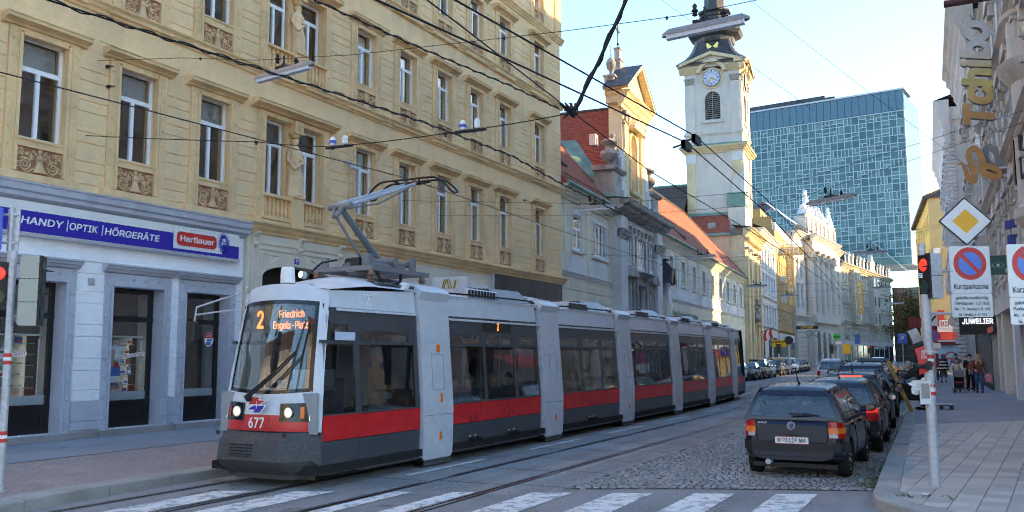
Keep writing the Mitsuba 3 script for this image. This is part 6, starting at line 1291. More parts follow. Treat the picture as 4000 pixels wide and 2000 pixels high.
def side(F, s, a, b, cuts, disp=False, sec=''):
    """one side of a section from u = a to b with seams at cuts"""
    us = [a] + cuts + [b]
    for u0, u1 in zip(us[:-1], us[1:]):
        tpart('skirt_panel', sp(s, u0 + G5, u1 - G5, .17, .675), M_TDK, F); tpart('red_panel', sp(s, u0 + G5, u1 - G5, .685, 1.05), M_TRD, F)
        wk = tpart('window', sp(s, u0, u0 + .045, 1.06, 2.16).add(*sp(s, u1 - .045, u1, 1.06, 2.16).arr()).add(*sp(s, u0, u1, 1.055, 1.085).arr()).add(*sp(s, u0, u1, 2.13, 2.19).arr()), M_TDK, F)
        tpart('pane', glz(s, u0 + .02, u1 - .02, 1.07, 2.15), G_TRAM, F, wk)
        wk = tpart('vent_window', sp(s, u0, u0 + .10, 2.19, 2.40).add(*sp(s, u1 - .10, u1, 2.19, 2.40).arr()).add(*sp(s, u0, u1, 2.37, 2.42).arr()), M_TDK, F)
        tpart('pane', glz(s, u0 + .08, u1 - .08, 2.18, 2.39), G_TRAM, F, wk)
        tpart('upper_panel', sp(s, u0, u1, 2.42, 2.70), M_TDK, F)
    tpart('roof_panel', sp(s, a, b, 2.705, 3.09), M_TLG, F)
def shell(F, a, b):
    tpart('roof', MB().box(a, b, -.83, .83, 3.04, 3.09).add([(a, -.85, 3.085), (b, -.85, 3.085), (b, -.5, 3.17), (a, -.5, 3.17), (a, .85, 3.085), (b, .85, 3.085), (b, .5, 3.17), (a, .5, 3.17)], [[0, 1, 2, 3], [4, 5, 6, 7], [3, 2, 6, 7]]), M_TLG, F)
    tpart('floor', MB().box(a, b, -1.03, 1.03, .22, .34), M_RUB, F); tpart('ceiling', MB().box(a, b, -.9, .9, 2.62, 2.66), M_TLG, F)
    tpart('underframe', MB().box(a, b, -.82, .82, .12, .22), M_BLACK, F)
seatm = mat('seat_shell', (.10, .13, .16), .6, .3)
def fittings(F, a, b, seed):
    q = np.random.default_rng(seed)
    for u in np.arange(a + .5, b - .3, .85):
        for s in (-1, 1):
            tpart('seat', MB().cbox(u - .2, u + .2, s * .35, s * .8, .70, .78).box(u + .17, u + .22, s * .35, s * .8, .78, 1.3), seatm, F)
        tpart('grab_pole', MB().tube([(u + .2, .3, .34), (u + .2, .3, 2.6)], .018, 6), M_CHROME, F)
    tpart('grab_rail', MB().tube([(a, .35, 2.1), (b, .35, 2.1)], .015, 6), mat('rail_yellow', (.55, .40, .05), .4, .4) if 'bsdf_rail_yellow' not in scene else 'bsdf_rail_yellow', F)
    tpart('info_panel', MB().box(a + .4, a + .95, -.3, .3, 2.2, 2.32).box(b - 1.3, b - .7, -.3, .3, 2.2, 2.32), 'bsdf_rail_yellow', F)
for i in range(5):
    ym = (PORT[i] + PORT[i + 1]) / 2; F = tframe(ym); a, b = -2.035, 2.035
    for s in (1, -1): side(F, s, a + .03, b - .13, [a + 1.42, a + 2.78])
    shell(F, a, b); fittings(F, a, b, i)
    tpart('bellows', MB().box(b - .13, b + .05, -1.0, 1.0, .2, 3.05).box(a - .05, a + .02, -1.0, 1.0, .2, 3.05) if False else MB().prism(sbox(b - .12, .2, b + .06, 3.05), -.9, -.88).add(*sp(1, b - .12, b + .08, .2, 3.05, -.07, .02).arr()).add(*sp(-1, b - .12, b + .08, .2, 3.05, -.07, .02).arr()), M_RUB, F)
    rq = MB().cbox(a + 1.0, a + 2.3, -.7, .75, 3.1, 3.30, .03); tpart('roof_box', rq, M_GALV, F)
    v = MB()
    for j in range(9): v.box(a + 1.05 + j * .13, a + 1.12 + j * .13, .752, .762, 3.13, 3.27)
    stuffpart(TR, 'roof_grille', v, M_BLACK, F)
    tpart('roof_hatch', MB().add([(a + 2.35, .75, 3.12), (b - .1, .75, 3.12), (b - .1, .4, 3.42), (a + 2.5, .4, 3.40), (b - .1, -.6, 3.42), (a + 2.5, -.6, 3.40)], [[0, 1, 2, 3], [3, 2, 4, 5]]), M_TDK, F)
    tpart('roof_cable', MB().tube([(a + .1, .8, 3.14), (a + 1.0, .82, 3.16), (b - .2, .8, 3.18)], .02, 5), M_BLACK, F)
for i, y in enumerate(PORT):
    F = tframe(y); out = .055
    for s in (1, -1):
        zs = [.13, .2, .5, 1.06, 1.9, 2.7, 2.95, 3.1, 3.19, 3.24]; xs = [hw(z) + out for z in zs[:-3]] + [.955, .85, .7]
        ws = [.44, .5, .5, .5, .5, .5, .5, .5, .5, .5]
        pr = [[(-w_, s * x, z), (w_, s * x, z), (w_, s * (x - .12), z), (-w_, s * (x - .12), z)] for x, z, w_ in zip(xs, zs, ws)]
        n = len(pr); f = [[4 * j + c, 4 * j + (c + 1) % 4, 4 * j + 4 + (c + 1) % 4, 4 * j + 4 + c] for j in range(n - 1) for c in range(4)] + [[0, 1, 2, 3]]
        k = tpart('portal', MB().add(np.array(pr).reshape(-1, 3), f), M_TPO, F)
        tpart('hatch_line', sp(s, -.18, .22, 1.35, 1.355, out + .004, .01).add(*sp(s, -.18, .22, 1.98, 1.985, out + .004, .01).arr()).add(*sp(s, -.18, -.176, 1.35, 1.98, out + .004, .01).arr()).add(*sp(s, .218, .222, 1.35, 1.98, out + .004, .01).arr()).add(*sp(s, -.5, .5, .90, .906, out + .004, .01).arr()).add(*sp(s, -.2, .25, 2.2, 2.204, out + .004, .01).arr()), M_TDK, F, k)
        part(k, 'marker_light', sp(s, .02, .09, .46, .60, out + .014, .02), M_ORA, F)
        if i in (0, 4):
            part(k, 'marker_light', sp(s, .0, .10, 2.02, 2.16, out + .02, .03), M_ORA, F)
        if i == 0: part(k, 'marker_light', sp(s, .06, .12, 1.12, 1.28, out + .014, .02), M_ORA, F)
        tpart('lower_lip', MB().cbox(-.46, .46, s * 1.0, s * (hw(.2) + out - .02), .04, .14, .02), M_TBU, F, k)
    tpart('portal_top', MB().box(-.5, .5, -.72, .72, 3.19, 3.26).add([(-.5, .72, 3.24), (.5, .72, 3.24), (.5, .2, 3.36), (-.5, .2, 3.36), (-.5, -.72, 3.24), (.5, -.72, 3.24), (.5, -.2, 3.36), (-.5, -.2, 3.36)], [[0, 1, 2, 3], [4, 5, 6, 7], [3, 2, 6, 7]]), M_TPO, F)
    tpart('wheel_arch_box', MB().box(-.48, .48, -.98, .98, .1, 1.0), M_BLACK, F)
    for s in (-1, 1): tpart('wheel', MB().cyl((0, s * .55, .33), (0, s * .68, .33), .33, 20), M_RUB, F)
# rear end
F = tframe(PORT[5] + .5); side(F, 1, .05, 2.0, [1.0]); side(F, -1, .05, 2.0, [1.0]); shell(F, 0, 2.0)
tpart('rear_end', MB().box(2.0, 2.5, -.98, .98, .3, 1.0).add([(2.0, -1.05, 1.0), (2.0, 1.05, 1.0), (2.0, .95, 3.1), (2.0, -.95, 3.1), (2.6, -.8, 1.0), (2.6, .8, 1.0), (2.3, .75, 3.0), (2.3, -.75, 3.0)], [[0, 1, 5, 4], [1, 2, 6, 5], [2, 3, 7, 6], [3, 0, 4, 7], [4, 5, 6, 7]]), M_TDK, F)
# front section: sides, then the curved face
F = Frame((-9.63, 0.0), (0, 1)); FT0 = F
y0, yb = 10.80, 13.46
tpart('skirt_panel', sp(1, y0, 11.715, .19, .675), M_TDK, F); tpart('skirt_panel', sp(1, 11.72, yb, .17, .675), M_TDK, F); tpart('red_panel', sp(1, y0, 11.715, .685, 1.06), M_TRD, F); tpart('red_panel', sp(1, 11.72, yb, .685, 1.05), M_TRD, F)
for s in (1, -1):
    if s < 0: tpart('skirt_panel', sp(s, y0, yb, .17, .675), M_TDK, F); tpart('red_panel', sp(s, y0, yb, .685, 1.05), M_TRD, F)
    wk = tpart('cab_window', sp(s, 11.62, 11.72, 1.06, 2.45).add(*sp(s, y0 + .02, 11.65, 2.15, 2.20).arr()).add(*sp(s, y0, 11.72, 1.05, 1.08).arr()).add(*sp(s, 11.48, 11.62, 2.2, 2.5).arr()), M_TDK, F)
    tpart('pane', glz(s, y0 + .06, 11.66, 1.07, 2.16), G_TRAM, F, wk); tpart('pane', glz(s, y0 + .16, 11.5, 2.19, 2.46, 2.60), G_TRAM, F, wk)
    tpart('upper_panel', sp(s, y0 + .24, yb, 2.45, 2.705, zt0=2.705).add(*sp(s, y0 + .22, 11.5, 2.5, 2.7).arr()), M_TDK, F)
    wk = tpart('window', sp(s, 11.72, 11.76, 1.06, 2.16).add(*sp(s, 13.34, yb, 1.06, 2.42).arr()).add(*sp(s, 11.72, yb, 1.055, 1.08).arr()).add(*sp(s, 11.72, yb, 2.14, 2.19).arr()).add(*sp(s, 11.72, 11.80, 2.19, 2.42).arr()).add(*sp(s, 13.2, 13.34, 2.19, 2.42).arr()).add(*sp(s, 11.72, 13.34, 2.37, 2.45).arr()), M_TDK, F)
    tpart('pane', glz(s, 11.74, 13.36, 1.07, 2.15), G_TRAM, F, wk); tpart('pane', glz(s, 11.78, 13.22, 2.18, 2.38), G_TRAM, F, wk)
    tpart('roof_panel', sp(s, y0 + .25, yb, 2.71, 3.09, zt0=2.97), M_TLG, F)
tpart('floor', MB().box(10.6, yb, -1.03, 1.03, .22, .34), M_RUB, F); tpart('underframe', MB().box(11.1, yb, -.82, .82, .12, .22), M_BLACK, F); tpart('ceiling', MB().box(11.2, yb, -.9, .9, 2.66, 2.7), M_TLG, F)
# cab roof: a low dome
uu, ss = np.linspace(0, 1, 12), np.linspace(-1, 1, 15)
V = [(10.90 + .13 * abs(s) ** 2 + (yb - 10.90 - .13 * abs(s) ** 2) * t, s * .872, 2.985 + .11 * min(1, t * 2.4) + .19 * (1 - abs(s) ** 2.2) * min(1, .25 + t * 1.6)) for t in uu for s in ss]
tpart('cab_roof', MB().add(V, [[i * 15 + j, i * 15 + j + 1, (i + 1) * 15 + j + 1, (i + 1) * 15 + j] for i in range(11) for j in range(14)]), M_TLG, F, smooth=50)
def fr(s, z, o=0.0):
    """a point of the front face, s from -1 (left in the picture) to 1"""
    lean = .31 * (max(0, z - .9) / 2.05) ** 1.3; return (10.53 + .25 * abs(s) ** 2.6 + lean - o, s * hw(z), z)
def fpatch(s0, s1, zl, zh, o=0.0, n=14, m=6):
    """patch of the face between the curves zl(s) and zh(s)"""
    zl = zl if callable(zl) else (lambda s, c=zl: c); zh = zh if callable(zh) else (lambda s, c=zh: c)
    v = [fr(s, zl(s) + (zh(s) - zl(s)) * t, o) for s in np.linspace(s0, s1, n) for t in np.linspace(0, 1, m)]
    return MB().add(v, [[i * m + j, i * m + j + 1, (i + 1) * m + j + 1, (i + 1) * m + j] for i in range(n - 1) for j in range(m - 1)])
wl = lambda s: 1.385 + .06 * s * s; wt = lambda s: 2.83 - .05 * s * s
tpart('front_red_panel', fpatch(-.86, .86, .83, 1.075), M_TRD, F, smooth=40); tpart('front_panel', fpatch(-.86, .86, 1.075, wl), M_TLG, F, smooth=40)
for s in (-1, 1):
    a, b = sorted((s * .86, s * 1.0)); tpart('front_pillar', fpatch(a, b, .83, 2.99, .012), M_TLG, F, smooth=40)
    tpart('pillar_seam', fpatch(*sorted((s * .852, s * .862)), .83, 2.8, .004), M_TBL, F)
tpart('front_seam', fpatch(-1, 1, .815, .835, .004), M_TBL, F)
tpart('header_panel', fpatch(-.87, .87, wt, lambda s: 3.0 + .085 * (1 - s * s), .006), M_TLG, F, smooth=40)
wk = tpart('windshield', fpatch(-.86, -.80, wl, wt, .002).add(*fpatch(.79, .86, wl, wt, .002).arr()).add(*fpatch(-.86, .86, wl, lambda s: wl(s) + .055, .002).arr()).add(*fpatch(-.86, .86, lambda s: wt(s) - .06, wt, .002).arr()), M_TBL, F, smooth=40)
part(wk, 'pane', fpatch(-.82, .82, lambda s: wl(s) + .03, lambda s: wt(s) - .03, -.004), G_WIND, F, smooth=True)
# bumper
prof = lambda s: [(10.64, .83), (10.43, .80), (10.31, .70), (10.26, .42), (10.38, .30), (10.54, .20), (10.56, .13), (10.9, .12)]
ss = np.linspace(-1, 1, 25); V = []
for s in ss:
    k_ = max(0, (abs(s) - .62) / .38); back = .52 * k_ ** 1.1
    for (y, z) in prof(s): V.append((min(10.80, y + back * (1 if y < 10.6 else .28)), s * hw(.5) * (1 if z > .25 else .86 + .4 * (z - .12)), z + (.05 * k_ if z > .75 else 0)))
n = len(prof(0)); bk = tpart('bumper', MB().add(V, [[i * n + j, i * n + j + 1, (i + 1) * n + j + 1, (i + 1) * n + j] for i in range(24) for j in range(n - 1)]), M_TBU, F, smooth=28)
part(bk, 'coupler_cover', MB().add([(10.275, -.36, .47), (10.275, .14, .47), (10.30, .14, .69), (10.30, -.36, .69)] + [(10.245, -.33, .49), (10.245, .11, .49), (10.27, .11, .67), (10.27, -.33, .67)], [[0, 1, 5, 4], [1, 2, 6, 5], [2, 3, 7, 6], [3, 0, 4, 7], [4, 5, 6, 7]]), M_TBU, F)
v = MB()
for i in range(4): v.box(10.238 + .007 * i, 10.258 + .007 * i, -.33, .11, .505 + .045 * i, .525 + .045 * i)
part(bk, 'cover_ribs', v, M_BLACK, F)
for u in (-.68, .62): part(bk, 'latch', MB().cyl((10.36, u, .80), (10.33, u + .02, .815), .03, 8), M_BLACK, F)
tpart('side_bumper_end', sp(1, 10.77, y0 + .03, .19, .82, -.003).add(*sp(-1, 10.77, y0 + .03, .19, .82, -.003).arr()), M_TBU, F)
# lamps
for s in (-1, 1):
    a, b = sorted((s * .36, s * .855)); hk = tpart('headlamp_housing', fpatch(a + .02 if False else (a if s > 0 else a), b, .985, lambda t: 1.255 + .03 * (abs(t) - .6), .008), M_TBL, F)
    c = s * .52; p = np.array(fr(c, 1.115, .02)); lk = part(hk, 'headlamp', MB().cyl(p + [.03, 0, 0], p - [.01, 0, 0], .083, 20), M_CHROME, F)
    part(lk, 'bulb', MB().add(*(lambda m_: (np.asarray(m_.vertices) * [.02, .066, .072] + p - [.012, 0, 0], np.asarray(m_.faces)))(trimesh.creation.icosphere(subdivisions=2))), M_SWHITE, F, emitter=emit('hl', (1.0, .72, .35), .045))
    part(hk, 'indicator', fpatch(*sorted((s * .70, s * .76)), 1.03, 1.20, .016), M_ORA if s > 0 else M_SRED, F)
    part(hk, 'light_strip', fpatch(*sorted((s * .832, s * .848)), 1.0, 1.235, .018), M_SWHITE, F, emitter=emit('drl', (.9, .95, 1.0), .07))
# lettering and emblem on the face
FF = Frame((-9.63, 10.50, 0), (1, 0), (0, -1))
tpart('fleet_number', centred('677', .15, -.02, .035, .885, bold=True, depth=.004, width=.30), M_SWHITE, FF)
em = MB(); Ec = (-.02, 1.225)
def emb(P, mm, name): tpart(name, MB().prism(Polygon([(Ec[0] + x * .18, Ec[1] + z * .125) for x, z in P]), .036, .041), mm, FF)
emb([(-1.08, -.04), (-.4, 1.05), (.5, 1.05), (.3, .7), (1.1, .6), (.4, -.04)], M_SWHITE, 'emblem_ground'); emb([(1.08, .02), (.4, -1.05), (-.5, -1.05), (-.3, -.7), (-1.1, -.6), (-.4, .02)], M_SWHITE, 'emblem_ground')
def emb2(P, mm, name): tpart(name, MB().prism(Polygon([(Ec[0] + x * .18, Ec[1] + z * .125) for x, z in P]), .041, .046), mm, FF)
emb2([(-.9, .06), (-.35, .92), (.35, .92), (.15, .58), (.9, .52), (.3, .06), (.08, .06), (.0, .7), (-.08, .06)], M_SRED, 'emblem_upper_half'); emb2([(.9, -.08), (.35, -.92), (-.35, -.92), (-.15, -.58), (-.9, -.52), (-.3, -.08), (-.08, -.08), (.0, -.7), (.08, -.08)], M_SBLUE if False else M_ROYAL, 'emblem_lower_half')
# destination display behind the glass
FD = Frame((-9.63, 10.98, 0), (1, 0), (0, -1))
dk = tpart('destination_display', MB().box(-.80, .80, -.05, .0, 2.33, 2.76), M_TBL, FD)
LEDO = dict(emitter=emit('led_text', (1.0, .20, .02), .16))
part(dk, 'line_number', centred('2', .27, -.46, .004, 2.40, bold=True, depth=.006, width=.135), M_ORA, FD, **LEDO)
part(dk, 'destination', centred('Friedrich', .115, .18, .004, 2.56, bold=False, depth=.006, width=.50), M_ORA, FD, **LEDO)
part(dk, 'destination', centred('Engels-Platz', .115, .16, .004, 2.385, bold=False, depth=.006, width=.70), M_ORA, FD, **LEDO)
F1 = tframe((PORT[0] + PORT[1]) / 2)
FS1 = Frame(F1((0, hw(2.56) + .006, 0)), F1.m[:2, 0], F1.m[:2, 1])
tpart('side_display', sp(1, -.62, .62, 2.43, 2.69, .004, .01), M_TBL, F1); tpart('side_line_number', centred('2', .17, .02, .004, 2.475, bold=True, depth=.004, width=.08), M_ORA, FS1, **LEDO)
FS0 = Frame((-9.63 + hw(2.88) + .004, 0, 0), (0, 1), (1, 0)); tpart('fleet_number', centred('677', .175, 12.04, .004, 2.78, bold=True, depth=.004, width=.34), M_SWHITE, FS0)
# wipers, mirrors, roof fittings
wp = MB().tube([(10.40, -.15, 1.33), (10.50, .35, 1.72), (10.58, .62, 2.0)], [.022, .016, .012], 6).tube([(10.40, -.20, 1.34), (10.50, .28, 1.72), (10.58, .60, 2.02)], [.022, .016, .012], 6).tube([(10.47, .56, 1.45), (10.60, .60, 2.0), (10.74, .66, 2.5)], [.016, .022, .012], 6).sphere((10.44, -.16, 1.33), .06, 1)
tpart('wiper', wp, M_BLACK, F)
tpart('mirror_arm', MB().tube([(10.98, -.86, 2.98), (10.75, -1.15, 2.86), (10.55, -1.42, 2.74), (10.55, -1.46, 2.5)], .016, 6).tube([(10.88, -.95, 2.70), (10.7, -1.2, 2.66), (10.55, -1.42, 2.62)], .014, 6), M_GALV, F)
tpart('mirror', MB().cbox(10.45, 10.57, -1.53, -1.37, 2.18, 2.52, .03), M_BLACK, F)
tpart('roof_antenna', MB().lathe([(.12, 0), (.11, .24), (.09, .26), (.01, .262)], 11.25, -.16, 3.13, 18), M_SWHITE, F, smooth=40)
lk = tpart('roof_floodlight', MB().cyl((11.10, .32, 3.22), (11.02, .30, 3.235), .06, 12), M_GALV, F); part(lk, 'lens', MB().cyl((11.02, .30, 3.235), (11.012, .298, 3.236), .05, 12), M_SWHITE, F, emitter=emit('fl', (1, 1, 1), .15))
for (u, w) in ((11.0, .55), (10.95, -.75)): tpart('clearance_lamp', MB().sphere((u, w, 3.06), .03, 1), M_GALV, F)
# cab interior
tpart('dashboard', MB().add([(10.72, -.9, 1.40), (10.72, .9, 1.40), (11.15, .9, 1.46), (11.15, -.9, 1.46), (11.2, -.9, .8), (11.2, .9, .8)], [[0, 1, 2, 3], [3, 2, 5, 4]]).box(10.68, 10.72, -.95, .95, .8, 1.4), mat('cab_grey', (.28, .30, .31), .7, .3), F)
tpart('control_console', MB().cbox(10.95, 11.3, .25, .8, 1.46, 1.75, .03).cbox(11.0, 11.25, -.1, .2, 1.46, 1.58, .02), 'bsdf_cab_grey', F)
tpart('cab_partition', MB().box(11.95, 12.0, -.95, .2, .34, 2.6), M_TDK, F); tpart('driver_seat', MB().cbox(11.35, 11.8, .0, .55, .75, .9, .04).cbox(11.75, 11.9, .0, .55, .9, 1.6, .04), seatm, F)
tpart('sun_blind', MB().box(11.1, 11.6, .93, .94, 2.2, 2.33), mat('blind_white', (.5, .56, .68), .6, .3), F)
# pantograph on the roof
pk = thing('pantograph', 'grey single-arm current collector raised to the overhead wire on the tram roof', 'pantograph'); PX = -9.63
FP = Frame((PX, 0), (0, 1))
b = MB().box(12.45, 14.3, -.62, -.54, 3.42, 3.50).box(12.45, 14.3, .54, .62, 3.42, 3.50).box(12.45, 12.55, -.62, .62, 3.42, 3.50).box(14.15, 14.25, -.62, .62, 3.42, 3.50).box(13.3, 13.4, -.62, .62, 3.42, 3.5)
put(pk, b, mat('panto_grey', (.17, .17, .18), .5, .4), FP)
for u in (12.5, 14.1):
    for w in (-.58, .58): part(pk, 'insulator', MB().lathe([(.05, 3.17), (.05, 3.2), (.08, 3.22), (.05, 3.25), (.08, 3.28), (.05, 3.31), (.08, 3.34), (.05, 3.37), (.05, 3.42)], u, w, 0, 10), mat('insulator_brown', (.16, .09, .06), .35, .5) if 'bsdf_insulator_brown' not in scene else 'bsdf_insulator_brown', FP)
part(pk, 'base_frame', MB().cbox(12.9, 13.9, -.35, .35, 3.5, 3.6, .02).tube([(13.5, -.4, 3.66), (13.5, .4, 3.66)], .085, 10).tube([(13.0, -.3, 3.62), (13.95, -.3, 3.62)], .05, 8).tube([(12.95, .25, 3.62), (14.2, .25, 3.66)], .06, 8).cbox(12.6, 12.75, .3, .45, 3.5, 3.72).cbox(13.75, 13.85, -.45, -.35, 3.5, 3.75).cbox(14.0, 14.1, .35, .45, 3.5, 3.78).tube([(12.55, -.45, 3.5), (12.55, -.45, 3.68)], .07, 8), 'bsdf_panto_grey', FP)
part(pk, 'drive', MB().tube([(13.0, -.3, 3.64), (13.5, -.3, 3.70), (13.9, -.3, 3.64)], .075, 10).box(12.55, 12.95, .1, .28, 3.5, 3.66), M_BLACK, FP)
part(pk, 'lower_arm', MB().tube([(13.62, 0, 3.64), (12.36, 0, 4.53)], [.07, .055], 12), mat('arm_blue_grey', (.13, .155, .18), .4, .5), FP)
part(pk, 'control_rod', MB().tube([(12.98, .12, 3.55), (12.20, .05, 4.33)], .026, 8), 'bsdf_panto_grey', FP)
part(pk, 'knee', MB().tube([(12.38, -.24, 4.54), (12.38, .24, 4.54)], .06, 10).tube([(12.36, .05, 4.52), (12.18, .05, 4.32)], .045, 8).tube([(12.36, -.12, 4.52), (12.18, -.0, 4.32)], .03, 8), 'bsdf_panto_grey', FP)
for s in (-1, 1): part(pk, 'upper_arm', MB().tube([(12.40, s * .2, 4.56), (14.55, s * .13, 5.30)], [.042, .034], 10), mat('arm_light', (.36, .40, .45), .35, .5) if 'bsdf_arm_light' not in scene else 'bsdf_arm_light', FP)
part(pk, 'guide_rod', MB().tube([(12.42, .0, 4.50), (13.5, .0, 4.76), (14.5, .0, 5.22)], .016, 6), 'bsdf_panto_grey', FP)
hd = MB()
for u in (14.45, 14.75): hd.tube([(u, w, 5.385 - .28 * max(0, (abs(w) - .55) / .42) ** 1.8) for w in np.linspace(-.97, .97, 25)], .022, 6)
hd.tube([(14.45, .97, 5.1), (14.6, .98, 5.06), (14.75, .97, 5.1)], .02, 6).tube([(14.45, -.97, 5.1), (14.6, -.98, 5.06), (14.75, -.97, 5.1)], .02, 6)
for w in (-.3, .3): hd.tube([(14.40, w, 5.37), (14.60, w * .6, 5.30), (14.80, w, 5.37)], .02, 6)
part(pk, 'collector_head', hd.tube([(14.55, -.2, 5.30), (14.55, .2, 5.30)], .03, 8), M_BLACK, FP)
part(pk, 'cable', MB().tube([(12.45, -.1, 3.62), (12.2, -.25, 3.55), (12.0, -.35, 3.35), (11.95, -.38, 3.18)], .018, 6).tube([(13.0, .3, 3.5), (13.1, .35, 3.3), (13.3, .4, 3.18)], .025, 6).tube([(13.6, .45, 3.45), (13.5, .5, 3.28), (13.1, .5, 3.15)], .03, 6), M_BLACK, FP)
part(TR, 'roof_horn', MB().cyl((13.3, .78, 3.18), (13.1, .82, 3.18), .05, 12, .065), M_SWHITE, F); part(TR, 'roof_plate', MB().box(12.4, yb + .1, -.75, .8, 3.15, 3.19), M_TDK, F)
# people aboard
def on_tram(label, y, w, z, rot, **kw): person(label, (lambda c, s: Frame((-9.63 + float(bend(y)) + w, y, z), (c, s), (-s, c)))(math.cos(rot), math.sin(rot)), **kw)
on_tram('tram driver in a light blue shirt seated behind the side window of the cab', 11.55, .38, .42, math.pi, seated=True, h=1.7, top='blue', legs='navy', hair='grey', fine=False)
on_tram('standing passenger in a tan jacket behind the first side window of the tram', 12.75, .52, .34, -math.pi / 2 + .5, h=1.72, top='tan', legs='black', hair='grey', coat=.25, pose=dict(re=(.26, .05, 1.08), rw=(.10, .24, 1.06), le=(-.26, .05, 1.08), lw=(-.08, .24, 1.02)))
for i, (y, w, t, hr) in enumerate(((15.35, .5, 'black', 'dark'), (16.0, .5, 'navy', 'brown'), (17.0, .5, 'grey', 'grey'), (17.9, .45, 'teal', 'dark'), (21.5, .5, 'black', 'brown'), (22.6, .4, 'beige', 'dark'))):
    on_tram(['seated passenger with dark hair nearest the cab behind the second tram window', 'brown-haired passenger in navy seated behind the second tram window', 'grey-haired passenger in a grey top seated mid-tram', 'passenger in teal seated just before the second grey tram portal', 'brown-haired passenger in black seated behind the third window group', 'passenger in a beige top seated further back in the tram'][i], y, w, .32, math.pi if i % 2 else -math.pi / 2, seated=True, h=1.65, top=t, hair=hr, fine=False)
# ---------------------------------------------------------------- cars
def paint(name, c, metal=.15):
    k = 'bsdf_paint_' + name
    if k not in scene: mat('paint_' + name, c, .28, .5, metal, clearcoat=.7, clearcoat_gloss=.95)
    return k
M_RLENS, M_GLENS = mat('red_lens', (.42, .012, .012), .18, .6), mat('grey_lens', (.42, .42, .43), .2, .6)
M_HUB = mat('hubcap', (.46, .47, .49), .35, .5, .5)
CSEAT = mat('car_seat', (.03, .032, .036), .9, .2)
KIND = dict(
    hatch=dict(L=3.85, W=1.62, H=1.47, belt=.93, hood=.90, nose=.68, cab=[(.10, .95), (.20, 1.30), (.34, 1.42), (.9, 1.465), (1.6, 1.47), (2.1, 1.40), (2.45, 1.22), (2.95, .94)], pil=[.62, 1.35, 2.15], wy=.68, wb=2.32, wr=.30),
    estate=dict(L=4.3, W=1.66, H=1.52, belt=.95, hood=.95, nose=.70, cab=[(.10, .97), (.24, 1.36), (.42, 1.49), (1.2, 1.52), (2.0, 1.51), (2.4, 1.44), (2.75, 1.26), (3.2, .98)], pil=[.95, 1.75, 2.5], wy=.78, wb=2.5, wr=.31),
    van=dict(L=4.2, W=1.70, H=1.72, belt=1.02, hood=1.02, nose=.75, cab=[(.08, 1.04), (.20, 1.50), (.36, 1.67), (1.2, 1.72), (2.2, 1.71), (2.6, 1.62), (2.95, 1.38), (3.35, 1.04)], pil=[.85, 1.75, 2.6], wy=.75, wb=2.5, wr=.32),
    suv=dict(L=4.3, W=1.74, H=1.66, belt=1.06, hood=1.04, nose=.78, cab=[(.08, 1.08), (.26, 1.46), (.45, 1.62), (1.2, 1.66), (2.1, 1.65), (2.5, 1.56), (2.85, 1.36), (3.2, 1.08)], pil=[.9, 1.7, 2.5], wy=.80, wb=2.5, wr=.36),
    saloon=dict(L=4.4, W=1.70, H=1.44, belt=.92, hood=.92, nose=.66, cab=[(.75, .95), (1.15, 1.25), (1.45, 1.38), (1.8, 1.43), (2.2, 1.44), (2.6, 1.36), (2.9, 1.20), (3.35, .94)], pil=[1.35, 1.75, 2.45], wy=.85, wb=2.6, wr=.32))
